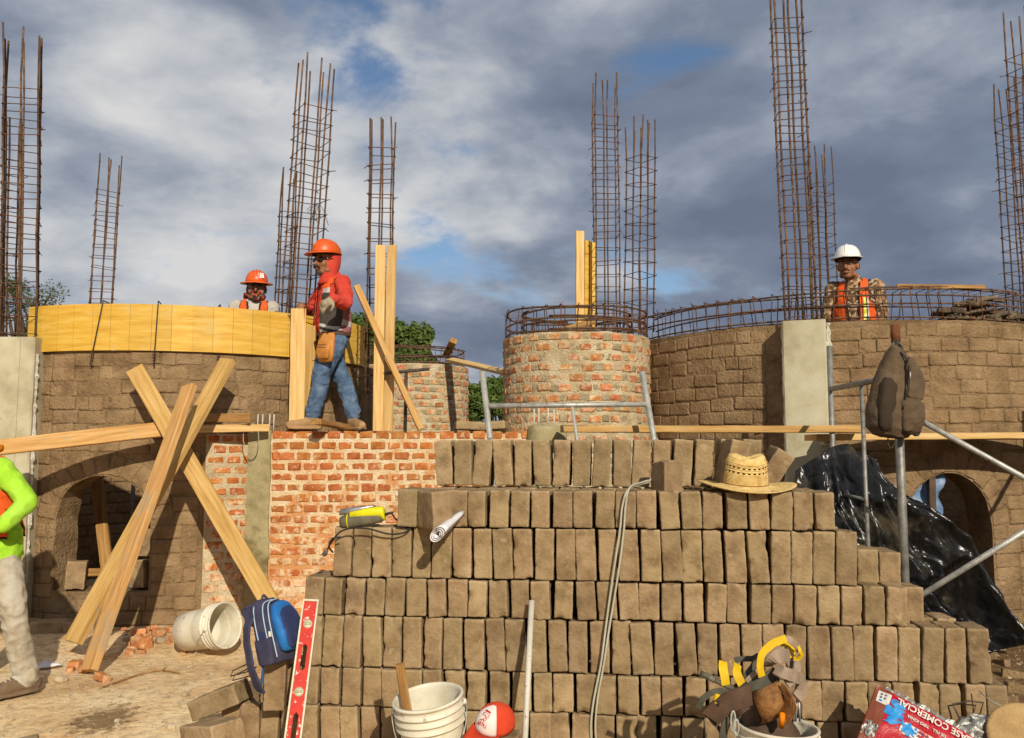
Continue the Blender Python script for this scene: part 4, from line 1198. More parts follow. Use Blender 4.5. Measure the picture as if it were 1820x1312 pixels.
# ================================================================== power tool with its cord
def power_tool():
    z0 = 1.0475 if False else (zt - SH)
    c = P(655, 950, 4.36); c.z = zt - SH - 0.0015
    root = thing('power_tool', c, 'yellow and grey corded power tool lying on the left step of the stack', 'power tool')
    Mz = Matrix.Rotation(R_(-4), 3, 'Z') @ Matrix.Rotation(R_(-4), 3, 'Y')
    def sec(x, zc, ry, rz, n=16, p=2.6):
        out = []
        for j in range(n):
            a = 2 * math.pi * j / n; ca, sa = math.cos(a), math.sin(a)
            out.append(c + Mz @ V((x, ry * abs(ca) ** (2 / p) * (1 if ca > 0 else -1), zc + rz * abs(sa) ** (2 / p) * (1 if sa > 0 else -1))))
        return out
    m = MB(); m.loft([sec(*a) for a in ((-0.142, .030, .010, .012), (-0.138, .030, .022, .024), (-0.12, .031, .030, .031), (-0.09, .033, .032, .033), (-0.02, .036, .031, .032), (0.05, .040, .027, .027), (0.075, .042, .022, .020), (0.08, .042, .010, .010))]); m.build('barrel', MAT['tool_grey'], root)
    m = MB(); m.loft([sec(*a) for a in ((-0.088, .062, .022, .012), (-0.080, .064, .030, .022), (0.0, .068, .031, .026), (0.066, .066, .030, .026), (0.074, .060, .028, .032), (0.082, .052, .024, .030), (0.084, .05, .016, .02))]); m.build('housing', MAT['tool_yellow'], root)
    m = MB(); m.loft([sec(*a) for a in ((-0.138, .074, .016, .012), (-0.13, .078, .027, .016), (-0.06, .084, .028, .015), (0.03, .095, .024, .006), (0.04, .095, .012, .004))]); m.build('top_cover', MAT['tool_silver'], root)
    m = MB(); m.tube([c + Mz @ V((-0.098, 0.036 * math.cos(a), .033 + 0.0355 * math.sin(a))) for a in [2 * math.pi * j / 20 for j in range(20)]], 0.003, 5, closed=True); m.build('band', MAT['tool_yellow'], root)
    m = MB(); m.tube([c + Mz @ V((0.08, 0, .05)), c + Mz @ V((0.125, -0.005, .06))], [0.008, 0.004], 8); m.build('cord_sleeve', MAT['rubber'], root)
    y = c.y
    path = catmull([c + Mz @ V((0.115, -.005, .058)), P(712, 930, y - .0), P(728, 925, y - .02), P(732, 935, y - .04), P(718, 947, y - .06), P(690, 949, y - .075), P(655, 940, y - .08), P(625, 939, y - .08), P(604, 946, y - .07), P(590, 963, y - .06), P(582, 976, y - .06)], 8)
    m = MB(); m.tube(path, 0.0042, 7); m.build('cord', MAT['rubber'], root)
    e = path[-1]; d = (P(572, 992, y - .06) - e).normalized()
    m = MB(); m.tube([e, e + d * 0.012, e + d * 0.035], [0.005, 0.010, 0.0115], 8); pl = m.build('plug', MAT['tool_grey'], root)
    for s in (-1, 1):
        m = MB(); b = e + d * 0.034 + V((0.006 * s, 0, 0.003 * s)); m.tube([b, b + d * 0.018], 0.0018, 5); m.build('prong', MAT['tool_silver'], pl)
    path = catmull([P(606, 955, y - .07), P(590, 958, y - .075), P(585, 972, y - .07), P(592, 982, y - .045)], 8); m = MB(); m.tube(path, 0.0042, 7); m.build('cord_loop', MAT['rubber'], root)
power_tool()

# ================================================================== grey cables running down the stack
for k, (dx, lab) in enumerate(((0, 'left strand of the grey cable pair hanging down the adobe stack'), (7, 'right strand of the grey cable pair hanging down the adobe stack'))):
    pts = [(1164, 782, 4.74), (1172, 800, 4.66), (1180, 818, 4.58), (1180, 838, 4.50), (1165, 853, 4.42), (1138, 861, 4.34), (1116, 871, 4.19)]
    pts = [P(x + dx * 0.4, y - (dx * 0.5), Y) for x, y, Y in pts]
    for x, y in ((1106, 900), (1102, 940), (1093, 1000), (1084, 1060), (1076, 1120), (1068, 1180), (1056, 1240), (1050, 1290), (1052, 1325)):
        pts.append(P(x + dx * (1 + 0.25 * math.sin(y * 0.02)), y, PY(x) - 0.026))
    e = pts[-1]
    for j in range(14):
        a = math.pi + j * 0.75; pts.append(V((e.x + 0.10 + 0.10 * math.cos(a), e.y - 0.08 + 0.05 * math.sin(a), max(gz(e.x, e.y) + 0.012, 0.045 - 0.012 * j) + 0.004 * k + 0.02 * math.sin(j))))
    m = MB(); m.tube(catmull(pts, 6), 0.0052, 7)
    tag(m.build('electric_cable', MAT['cable_grey'], None, pts[-1]), lab, 'cable')

# ================================================================== buckets
def bucket(name, label, c, M, h, rt, rb, fill=None, mat='white_plastic', handle=True):
    c = V(c); root = thing(name, c, label, 'bucket')
    prof = [(0.004, 0.004), (rb - 0.01, 0.0), (rb, 0.006)]
    for z in (0.3, 0.6, 0.70): prof.append((rb + (rt - 0.012 - rb) * z, h * z))
    for z in (0.745, 0.815, 0.885): prof += [(rt - 0.011, h * z), (rt + 0.002, h * (z + 0.006)), (rt + 0.003, h * (z + 0.018)), (rt - 0.008, h * (z + 0.026))]
    prof += [(rt - 0.006, h * 0.965), (rt + 0.004, h * 0.972), (rt + 0.005, h * 0.992), (rt, h), (rt - 0.007, h * 0.998), (rt - 0.010, h * 0.97), (rt - 0.013, h * 0.7), (rb - 0.004, h * 0.04), (0.004, h * 0.035)]
    m = MB(); m.lathe(prof, 40, c, M); m.build('shell', MAT[mat], root)
    if handle:
        m = MB(); a0 = R_(100)
        pts = [c + M @ V(((rt + 0.012) * math.cos(t), -(rt + 0.008) * math.sin(t) , h * 0.90 - 0.20 * math.sin(t))) for t in [math.pi * j / 20 for j in range(21)]]
        m.tube(pts, 0.0022, 6); m.build('handle', MAT['galv'], root)
        for s in (-1, 1):
            m = MB(); m.lathe([(0.001, 0.012), (0.011, 0.010), (0.013, 0.0)], 10, c + M @ V((s * (rt + 0.001), 0, h * 0.90)), M @ Matrix.Rotation(s * R_(90), 3, 'Y')); m.build('handle_lug', MAT[mat], root)
    if fill:
        m = MB(); q = []
        for r in (0.002, 0.03, 0.06, 0.09, 0.11, rt - 0.016):
            q.append([c + M @ V((r * math.cos(a), r * math.sin(a), fill(r, a) + 0.006 * mnoise.noise(V((r * 30 * math.cos(a), r * 30 * math.sin(a), 2))))) for a in [2 * math.pi * j / 28 for j in range(28)]])
        m.loft(q, 0, False, False, True); m.build('dried_plaster', MAT['dried_mix'], root)
    return root
# mixing bucket in front of the stack
bM = Matrix.Rotation(R_(7), 3, 'X') @ Matrix.Rotation(R_(-8), 3, 'Y')
bc = V((PX(790, 3.84), 3.86, -0.045))
loose_base = 0
bucket('bucket', 'white ribbed bucket with a wooden stick in it, in front of the stack', bc, bM, 0.440, 0.146, 0.124, lambda r, a: 0.28 + 0.03 * r / 0.14 * math.cos(a - 0.6))
plank('stir_stick', bc + bM @ V((-0.085, 0.0, 0.12)), P(712, 1180, 3.80), 0.038, 0.022, LO, 'wooden stick leaning in the ribbed white bucket', 'stick', up=(0.2, -1, 0))
# bucket lying on its side by the wall
ax = V((0.86, -0.42, 0.20)).normalized(); bx_ = V((0, 0, 1)).cross(ax).normalized(); by_ = ax.cross(bx_)
bM = Matrix((bx_, by_, ax)).transposed()
lb0 = P(332, 1098, 6.32); lb0.z = 0.148
bucket('bucket', 'dirty white bucket lying on its side on the sand by the wall', lb0, bM, 0.37, 0.152, 0.13, None, 'white_plastic')
# ================================================================== spirit level, pipe
def spirit_level():
    a, b = P(553, 1066, 4.22), P(519, 1325, 3.93)
    ax = (b - a); L = ax.length; ax.normalize(); w = V((1, 0.15, 0)); w = (w - ax * w.dot(ax)).normalized(); n = ax.cross(w)
    if n.y > 0: n = -n
    root = thing('spirit_level', b, 'red and white spirit level leaning against the stack beside the blue backpack', 'spirit level')
    W2 = 0.033
    for s in (-1, 1):
        m = MB(); Mx = frame(ax, w, n, a + ax * L / 2 + w * s * W2)
        m.box((0, 0, 0), (L, 0.009, 0.026), M=Mx, bev=0.0015); m.build('rail', MAT['level_edge'], root)
    for s, p in ((-1, a), (1, b)):
        m = MB(); Mx = frame(ax, w, n, p - ax * s * 0.006); m.box((0, 0, 0), (0.010, 0.070, 0.028), M=Mx, bev=0.0015); m.build('end_cap', MAT['level_edge'], root)
    slots = [(0.205, 0.325), (0.50, 0.62)]; vials = [0.115, 0.415, 0.68]
    cuts = sorted({0.008, L - 0.008} | {c + d * k for s in slots for (c, d) in [(s[0], (s[1] - s[0]) / 10)] for k in range(11)})
    m = MB()
    for z in (0.006, -0.006):
        for x0, x1 in zip(cuts, cuts[1:]):
            def hw(x):
                for s0, s1 in slots:
                    if s0 - 1e-6 <= x <= s1 + 1e-6:
                        e = min(x - s0, s1 - x); return 0.0115 * math.sqrt(max(0, 1 - max(0, 1 - e / 0.012) ** 2))
                return 0
            h0, h1 = hw(x0), hw(x1); E = W2 - 0.0045
            for sg in (-1, 1):
                pts = [a + ax * x0 + w * sg * h0 + n * z, a + ax * x1 + w * sg * h1 + n * z, a + ax * x1 + w * sg * E + n * z, a + ax * x0 + w * sg * E + n * z]
                m.add(pts, [(0, 1, 2, 3)])
    m.build('web', MAT['level_red'], root)
    for vx in vials:
        m = MB(); Mx = Matrix((w, ax, n)).transposed(); m.lathe([(0.001, 0.011), (0.017, 0.011), (0.021, 0.007), (0.021, -0.007)], 20, a + ax * vx, Mx)
        vv = m.build('vial_mount', MAT['level_edge'], root); m = MB(); m.tube([a + ax * vx - w * 0.014 + n * 0.011, a + ax * vx + w * 0.014 + n * 0.011], 0.0055, 8); m.build('vial', MAT['vial'], vv)
spirit_level()
m = MB(); a = P(945, 1068, 4.22); b = P(928, 1345, 3.88); b.z = -0.04
m.tube([a, b], 0.0135, 14, cap=True); o = m.build('pvc_pipe', MAT['pvc'], None, b); tag(o, 'thin white plastic pipe leaning against the front of the stack', 'pipe')

# ================================================================== blue backpack
def rr_ring(c, ux, uy, hx, hy, p=4.0, n=24):
    out = []
    for j in range(n):
        a = 2 * math.pi * j / n; ca, sa = math.cos(a), math.sin(a)
        out.append(c + ux * hx * abs(ca) ** (2 / p) * (1 if ca > 0 else -1) + uy * hy * abs(sa) ** (2 / p) * (1 if sa > 0 else -1))
    return out
def wobble(mb, s, amp, start=0):
    for i in range(start, len(mb.v)): mb.v[i] = mb.v[i] + mnoise.noise_vector(mb.v[i] * s) * amp
def blue_backpack():
    base = P(500, 1176, 4.27); root = thing('backpack', base, 'navy and bright blue backpack slumped on an adobe block beside the spirit level', 'backpack')
    up = V((-0.18, 0.12, 1)).normalized(); ux = V((1, -0.35, 0.12)); ux = (ux - up * ux.dot(up)).normalized(); uy = up.cross(ux)
    def body(prof, mat, nm, off, parent, p=3.6):
        m = MB(); m.loft([rr_ring(base + up * h + ux * (off + lean), ux, uy, hx, hy, p) for h, hx, hy, lean in prof]); wobble(m, 16, 0.007); return m.build(nm, MAT[mat], parent)
    b = body([(0.0, .05, .09, .0), (0.01, .062, .105, .0), (0.08, .068, .115, .0), (0.16, .066, .115, -.01), (0.23, .058, .105, -.03), (0.275, .046, .085, -.045), (0.295, .026, .055, -.05), (0.30, .008, .02, -.052)], 'navy', 'main_compartment', 0.0, root)
    f = body([(0.05, .014, .07, .0), (0.06, .024, .09, .0), (0.14, .030, .098, -.008), (0.21, .028, .088, -.03), (0.262, .020, .062, -.048), (0.275, .008, .03, -.05)], 'bright_blue', 'front_pocket', 0.078, root)
    body([(0.06, .012, .06, .0), (0.075, .018, .076, .0), (0.15, .022, .082, -.012), (0.215, .019, .068, -.032), (0.245, .010, .04, -.043), (0.25, .004, .02, -.045)], 'navy_blue', 'pocket_panel', 0.094, root)
    body([(0.0, .03, .012, .0), (0.01, .04, .02, .0), (0.08, .045, .026, .0), (0.115, .046, .022, .0), (0.12, .04, .016, .0)], 'navy', 'side_pocket', 0.0, root).location = -uy * 0.108
    m = MB(); m.box(base + up * 0.135 - uy * 0.114 + ux * 0.005, (0.085, 0.004, 0.03), M=Matrix((ux, uy, up)).transposed(), bev=0.001); m.build('side_band', MAT['navy_blue'], root)
    for off, s in ((-0.02, 1.0), (0.03, 1.0), (0.06, 0.97)):
        pts = [base + ux * (off - 0.04 * (h / 0.29) ** 2) + up * h * 0.99 - uy * hy for h, hy in ((0.03, .113), (0.10, .119), (0.17, .118), (0.225, .108), (0.265, .09), (0.285, .06), (0.292, .0))]
        m = MB(); m.tube(catmull(pts, 5), 0.003, 5); m.build('piping', MAT['pale_piping'], b)
    # padded straps hanging out to the left
    m = MB(); t0 = base + up * 0.262 - ux * 0.085 - uy * 0.05
    ribbon(m, [t0 + ux * .02, t0 - ux * 0.04 + up * 0.005, P(443, 1100, 4.20), P(438, 1120, 4.17), P(440, 1150, 4.15), P(446, 1185, 4.14), P(455, 1212, 4.15), P(464, 1230, 4.18)], 0.050, 0.012, ux * 1.0 - uy * 0.5); wobble(m, 20, 0.004)
    s = m.build('shoulder_strap', MAT['navy'], root)
    m = MB(); ribbon(m, [base - ux * 0.06 - uy * 0.09 + up * 0.03, P(466, 1180, 4.19), P(468, 1205, 4.17), P(462, 1226, 4.165)], 0.014, 0.003, -uy + ux * 0.3); m.build('webbing', MAT['bright_blue'], s)
    m = MB(); ribbon(m, [t0 - uy * -0.08 + ux * 0.02, P(452, 1092, 4.34), P(448, 1105, 4.33), P(462, 1115, 4.32)], 0.05, 0.012, uy); m.build('shoulder_strap', MAT['navy'], root)
    m = MB(); q = base + up * 0.15 - uy * 0.122 + ux * 0.04; m.tube([q, q + V((0.006, -.004, -.025))], [0.006, 0.009], 6); m.build('zip_pull', MAT['bag_white'], b)
    m = MB(); m.tube(catmull([base + up * .285 - ux * .05 + uy * .03, base + up * .315 - ux * .055, base + up * .285 - ux * .05 - uy * .03], 5), 0.006, 6); m.build('grab_handle', MAT['navy'], root)
blue_backpack()

# ================================================================== brown backpack hanging on the scaffold leg
def brown_backpack():
    base = P(1586, 778, 4.95); top = P(1588, 615, 4.96)
    root = thing('backpack', base, 'worn brown backpack hanging from the top of the scaffold leg', 'backpack')
    up = (top - base).normalized(); H = (top - base).length
    ux = V((1, 0.25, 0)).normalized(); ux = (ux - up * ux.dot(up)).normalized(); uy = up.cross(ux)
    def body(prof, mat, nm, dx, dy, parent=root, p=2.7, amp=0.012):
        pr = [tuple(a + (b - a) * k / 6 for a, b in zip(x, y)) for x, y in zip(prof, prof[1:]) for k in range(6)] + [prof[-1]]
        m = MB(); m.loft([rr_ring(base + up * h * H + ux * (dx + l) + uy * dy, ux, uy, hx, hy, p, 48) for h, hx, hy, l in pr]); [m.v.__setitem__(i, p + (p - base - up * H * .5).normalized() * (0.4 - abs(mnoise.noise(V((p.x * 14 + p.z * 5, p.y * 9, p.z * 9 - p.x * 6))))) * amp * 0.8) for i, p in enumerate(m.v)]; wobble(m, 7, amp * 1.0); wobble(m, 30, amp * 0.25); return m.build(nm, MAT[mat], parent)
    b = body([(0.0, .05, .03, -.01), (0.02, .095, .06, -.01), (0.10, .135, .085, -.012), (0.25, .142, .09, -.008), (0.45, .13, .085, .0), (0.65, .112, .075, .012), (0.82, .082, .06, .018), (0.93, .05, .042, .012), (0.985, .022, .02, .005), (1.0, .008, .008, 0)], 'brown_pack', 'main_compartment', 0, 0)
    body([(0.05, .03, .02, 0), (0.08, .055, .035, 0), (0.22, .075, .045, .003), (0.38, .072, .04, .005), (0.42, .05, .02, .005)], 'brown_pack', 'lower_pocket', 0.055, -0.075, p=3)
    body([(0.40, .03, .015, 0), (0.43, .052, .022, 0), (0.6, .05, .024, .0), (0.78, .036, .02, -.012), (0.86, .018, .01, -.018)], 'brown_pack', 'upper_flap', 0.075, -0.082, p=3)
    body([(0.06, .03, .018, 0), (0.10, .05, .028, 0), (0.35, .058, .034, .01), (0.55, .05, .028, .018), (0.62, .03, .014, .02)], 'brown_pack_dark', 'side_panel', -0.085, -0.055, p=3)
    m = MB(); pts = [base + up * H * h + ux * x - uy * y for h, x, y in ((0.92, 0.0, .06), (0.82, .03, .085), (0.7, .028, .098), (0.56, .018, .105), (0.45, .005, .105), (0.3, -.012, .105))]
    m.tube(catmull(pts, 6), 0.005, 6); z = m.build('zip', MAT['rubber'], b)
    m = MB(); m.tube([pts[2] - uy * .008, pts[2] - uy * .010 - up * .035], 0.004, 5); m.build('zip_pull', MAT['galv'], z)
    m = MB(); ribbon(m, [base + up * H * .93 + uy * .0, base + up * (H * 1.0 + .015) + ux * .02, base + up * (H + .035) + ux * .035 + uy * .03, base + up * H * .98 + ux * .055, base + up * H * .90 + ux * .05], 0.022, 0.006, uy); m.build('grab_handle', MAT['strap_grey'], root)
    m = MB(); ribbon(m, [base + up * .17 * H + ux * .13, base + up * .18 * H + ux * .165, base + up * .12 * H + ux * .175, base + up * .04 * H + ux * .155, base + up * .1 * H + ux * .13], 0.03, 0.006, uy); m.build('side_strap', MAT['strap_grey'], root)
    m = MB(); ribbon(m, [base + up * .05 * H - ux * .02 - uy * .0, base - up * .03 - ux * .03, base - up * .06 - ux * .01, base - up * .03 + ux * .015], 0.008, 0.003, uy); m.build('loose_strap', MAT['strap_grey'], root)
    for i in range(6):     # faded maker's strip on the side panel
        m = MB(); q = base + up * H * (0.30 + 0.028 * i) - ux * (0.128 - 0.004 * i) - uy * 0.066; m.box(q, (0.009, 0.004, 0.009 if i < 5 else 0.014), M=Matrix((ux, uy, up)).transposed()); m.build('strip_mark', MAT['strap_beige'], root)
brown_backpack()

# ================================================================== tool bucket
def tool_bucket():
    bc = V((PX(1361, 3.46), 3.47, -0.028))
    bM = Matrix.Rotation(R_(3), 3, 'Y')
    bucket('bucket', 'white bucket filled with tool belts, in front of the stack', bc, bM, 0.40, 0.150, 0.13)
    Z = lambda x, y, Y: P(1220 + x / 6.5, 1110 + y / 6.5, Y)
    rim = bc + V((0, 0, 0.40))
    root = thing('tool_belt', rim, 'leather tool belt with yellow straps heaped on the white bucket', 'tool belt')
    S = lambda *pts: [Z(*p) for p in pts]
    def rib(nm, pts, w, t, wd, mat, parent=root):
        m = MB(); ribbon(m, pts, w, t, wd); wobble(m, 25, 0.003); return m.build(nm, MAT[mat], parent)
    # leather pouch: bulged bag with an open mouth to the left
    mouth = S((770, 830, 3.36), (800, 960, 3.33), (870, 1080, 3.34), (880, 1150, 3.40), (820, 1120, 3.50), (740, 980, 3.52), (700, 870, 3.48), (730, 800, 3.42))
    mid = S((930, 720, 3.34), (960, 850, 3.30), (1010, 1000, 3.31), (1010, 1110, 3.40), (960, 1090, 3.52), (900, 950, 3.54), (870, 800, 3.50), (890, 720, 3.42))
    end = S((1060, 640, 3.36), (1130, 760, 3.33), (1180, 880, 3.34), (1180, 1000, 3.40), (1130, 990, 3.50), (1060, 860, 3.53), (1030, 740, 3.48), (1040, 650, 3.42))
    m = MB(); m.loft([mouth, [p.lerp(q, .5) for p, q in zip(mouth, mid)], mid, [p.lerp(q, .5) for p, q in zip(mid, end)], end], 0, False); m.f.append(list(range(len(m.v) - 8, len(m.v)))); m.m.append(0); m.sm.append(True)
    wobble(m, 18, 0.007); o = m.build('pouch', MAT['leather'], root); o.modifiers.new('thick', 'SOLIDIFY').thickness = 0.004
    for i, dx in enumerate((0, 26, 52)):
        rib('pouch_fold', S((1090 + dx, 720 + dx, 3.33), (1160 + dx, 800 + dx, 3.30), (1180 + dx, 900 + dx, 3.31), (1130 + dx, 1010 + dx, 3.34), (1080 + dx, 1090 + dx * .5, 3.36)), 0.03, 0.005, (0.5, -1, 0.4), 'leather', root)
    rib('side_holder', S((280, 1080, 3.36), (400, 960, 3.34), (560, 870, 3.33), (740, 810, 3.36)), 0.075, 0.012, (0.45, 0.2, -0.9), 'leather_dark')
    rib('side_holder', S((520, 1010, 3.40), (620, 930, 3.36), (700, 880, 3.37)), 0.06, 0.01, (0.4, 0.2, -0.9), 'leather_dark')
    rib('belt', S((560, 790, 3.44), (640, 730, 3.40), (760, 680, 3.38), (900, 640, 3.38), (1040, 570, 3.40)), 0.05, 0.006, None, 'strap_grey')
    rib('belt', S((920, 480, 3.42), (1010, 400, 3.36), (1110, 350, 3.38), (1190, 400, 3.46), (1230, 480, 3.50)), 0.05, 0.006, None, 'strap_beige')
    rib('belt', S((1210, 380, 3.50), (1275, 480, 3.46), (1240, 600, 3.38), (1160, 690, 3.35)), 0.032, 0.006, None, 'strap_beige')
    rib('belt', S((1040, 520, 3.36), (1130, 560, 3.33), (1230, 600, 3.36), (1310, 640, 3.42), (1320, 760, 3.44), (1270, 850, 3.42)), 0.042, 0.012, None, 'strap_beige')
    y1 = rib('yellow_strap', S((870, 600, 3.34), (850, 470, 3.33), (880, 330, 3.33), (970, 240, 3.35), (1080, 185, 3.37), (1150, 160, 3.38)), 0.027, 0.004, None, 'strap_yellow')
    rib('strap_patch', S((1145, 160, 3.385), (1210, 185, 3.39), (1265, 240, 3.41), (1300, 300, 3.43)), 0.024, 0.005, None, 'strap_beige')
    rib('yellow_strap', S((1090, 215, 3.45), (1170, 230, 3.46), (1220, 280, 3.47), (1215, 340, 3.46), (1150, 350, 3.45)), 0.022, 0.004, None, 'strap_yellow')
    rib('yellow_strap', S((1290, 250, 3.42), (1310, 300, 3.41), (1330, 350, 3.42), (1290, 395, 3.43), (1240, 395, 3.44)), 0.014, 0.004, None, 'strap_yellow')
    rib('yellow_strap', S((420, 425, 3.40), (425, 520, 3.38), (445, 620, 3.37), (455, 700, 3.37)), 0.034, 0.004, None, 'strap_yellow')
    rib('yellow_strap', S((590, 460, 3.42), (585, 540, 3.39), (600, 610, 3.38), (640, 690, 3.38)), 0.034, 0.004, None, 'strap_yellow')
    rib('grey_strap', S((560, 420, 3.46), (640, 400, 3.46), (760, 395, 3.46), (830, 360, 3.47)), 0.02, 0.006, None, 'strap_grey')
    rib('grey_strap', S((610, 720, 3.40), (700, 600, 3.40), (780, 480, 3.41), (850, 350, 3.43)), 0.026, 0.005, None, 'strap_grey')
    rib('grey_strap', S((690, 660, 3.38), (780, 570, 3.38), (850, 500, 3.40)), 0.016, 0.004, None, 'strap_beige')
    rib('grey_strap', S((130, 960, 3.36), (190, 860, 3.35), (290, 790, 3.35), (400, 770, 3.36), (520, 800, 3.38)), 0.022, 0.005, None, 'strap_grey')
    rib('grey_strap', S((240, 930, 3.37), (250, 1030, 3.37), (300, 1120, 3.38), (370, 1190, 3.39), (420, 1300, 3.40)), 0.014, 0.006, None, 'strap_grey')
    rib('grey_strap', S((420, 1320, 3.37), (440, 1200, 3.36), (480, 1100, 3.36), (520, 1010, 3.37)), 0.03, 0.006, None, 'strap_grey')
    m = MB(); m.box(Z(365, 865, 3.34), (0.032, 0.020, 0.036), M=Matrix.Rotation(R_(12), 3, 'Y'), bev=0.005); tp = m.build('tape_measure', MAT['strap_yellow'], root)
    m = MB(); m.box(Z(365, 905, 3.333), (0.008, 0.016, 0.020), bev=0.002); m.build('tape_clip', MAT['rubber'], tp)
    m = MB(); m.tube(S((165, 565, 3.37), (250, 605, 3.37), (330, 645, 3.37)), [0.0115, 0.0115, 0.0110], 12); m.tube(S((330, 645, 3.37), (540, 745, 3.39)), [0.009, 0.010], 12); h = m.build('hammer_handle', MAT['tool_grey'], root)
    for k in range(4):
        m = MB(); a, b = Z(265 + k * 14, 612 + k * 7, 3.37), Z(269 + k * 14, 614 + k * 7, 3.37); m.tube([a, b], 0.0125, 12); m.build('grip_ring', MAT['galv'], h)
    m = MB(); m.tube(S((1110, 1035, 3.33), (1095, 1180, 3.36)), [0.009, 0.011], 12); m.build('knife_handle', MAT['orange_handle'], root)
    for x0, x1 in ((1275, 1262), (1300, 1310), (1230, 1240)):
        m = MB(); m.tube(S((x0, 870, 3.45), (x1, 1120, 3.46)), 0.0045, 6); m.build('chisel', MAT['galv'], root)
    for cx, cy, rx, ry in ((540, 1120, 26, 120), (575, 1190, 30, 90)):
        pts = [Z(cx + rx * math.cos(t), cy + ry * math.sin(t), 3.325) for t in [2 * math.pi * j / 18 for j in range(18)]]
        m = MB(); m.tube(pts, 0.0035, 6, closed=True); m.build('hook_ring', MAT['galv'], root)
    # soft filling that carries the heap
    m = MB(); q = []
    for k in range(7):
        f = k / 6; r = 0.100 * math.cos(f * 1.3) + 0.01
        q.append([V((bc.x + 0.0 - 0.015 * f + r * math.cos(a), 3.50 + r * 0.85 * math.sin(a), 0.30 + 0.22 * f)) for a in [2 * math.pi * j / 20 for j in range(20)]])
    m.loft(q); wobble(m, 12, 0.014); wobble(m, 34, 0.010); m.build('rolled_belts', MAT['leather_dark'], root)
tool_bucket()

# ================================================================== cap
def trucker_cap():
    c = P(880, 1316, 3.74); blk = V((c.x, c.y, -0.045 + 0.10))
    loose2(c.x + 0.01, c.y + 0.01, -0.045 + LH * 0.62, True, RXYZ(0, 0, 80) @ Matrix.Diagonal((1.5, 1, 1.22, 1)), 'adobe block standing under the red and white cap')
    c.z = -0.045 + LH * 1.24 + 0.030
    root = thing('baseball_cap', c, 'red cap with white front panel and red badge, at the foot of the stack', 'cap')
    fwd = V((-0.64, -0.768, 0)); lf = V((0.768, -0.64, 0)); up = V((0, 0, 1))
    Rt = Matrix.Rotation(R_(8), 3, lf) @ Matrix.Rotation(R_(-16), 3, fwd)
    fwd, lf, up = Rt @ fwd, Rt @ lf, Rt @ up
    def sp(az, el):
        r = 1.0 - 0.05 * math.sin(el) ** 4
        return c + fwd * (0.094 * math.cos(el) * math.cos(az) * r + 0.012 * math.sin(el)) + lf * (0.074 * math.cos(el) * math.sin(az) * r) + up * (0.100 * math.sin(el) ** 0.8 if el > 0 else 0)
    nA, nE = 40, 12
    for nm, mat, rngs in (('front_panel', 'cap_white', [(-50, 50)]), ('side_panel', 'cap_red', [(50, 310)])):
        m = MB()
        for a0, a1 in rngs:
            k = int((a1 - a0) / 9); vs = [sp(R_(a0 + (a1 - a0) * i / k), R_(88) * j / nE + 0.002) for i in range(k + 1) for j in range(nE + 1)]
            m.add(vs, [(i * (nE + 1) + j, (i + 1) * (nE + 1) + j, (i + 1) * (nE + 1) + j + 1, i * (nE + 1) + j + 1) for i in range(k) for j in range(nE)], 0, True)
        o = m.build(nm, MAT[mat], root); o.modifiers.new('thick', 'SOLIDIFY').thickness = 0.002
    m = MB(); q1 = []; 
    for i in range(21):
        a = R_(-62 + 124 * i / 20); d = 0.082 * max(0.0, math.cos(a * 1.25)) ** 0.7
        p0 = sp(a, 0.02); q1.append([p0, p0 + fwd * d * 0.55 - up * 0.006 * math.cos(a) + lf * 0, p0 + fwd * d - up * (0.006 + 0.02 * math.sin(a) ** 2)])
    vs = [p for r in q1 for p in r]; m.add(vs, [(i * 3 + j, (i + 1) * 3 + j, (i + 1) * 3 + j + 1, i * 3 + j + 1) for i in range(20) for j in range(2)], 0, True)
    o = m.build('visor', MAT['cap_red'], root); o.modifiers.new('thick', 'SOLIDIFY').thickness = 0.003
    m = MB(); m.ell(sp(0, R_(89)), 0.006, 0.006, 0.004); m.build('button', MAT['cap_red'], root)
    # printed badge: a red frame, a bar above it and strokes inside
    def on(x, y): return sp(R_(x * 4.2), R_(34 + y * 4.2)) * 1.0
    nrm = lambda p: (p - c).normalized() * 0.0025
    fr = root.children[0]
    def stroke(pts, w, nm='badge_stroke'):
        q = [on(*p) for p in pts]; q = [p + nrm(p) for p in q]; m = MB(); m.tube(q, w * 1.5, 5); m.build(nm, MAT['cap_red'], fr)
    stroke([(-4, -4), (4, -4), (4, 4), (-4, 4), (-4, -4)], 0.0011, 'badge_frame')
    for y in (5.2, 5.9): stroke([(-4.2, y), (4.2, y)], 0.0014)
    stroke([(-2.5, 2.5), (0, 3), (1.5, 1.2), (-.5, .4), (2, -.8)], 0.0011); stroke([(-3, -1), (-1, 0), (-2, -2.4), (.5, -1.6), (2.6, -2.6)], 0.0011); stroke([(-3, -3), (3, -3)], 0.0009); stroke([(2.2, 3), (3, 1), (2.4, .2)], 0.0009)
trucker_cap()

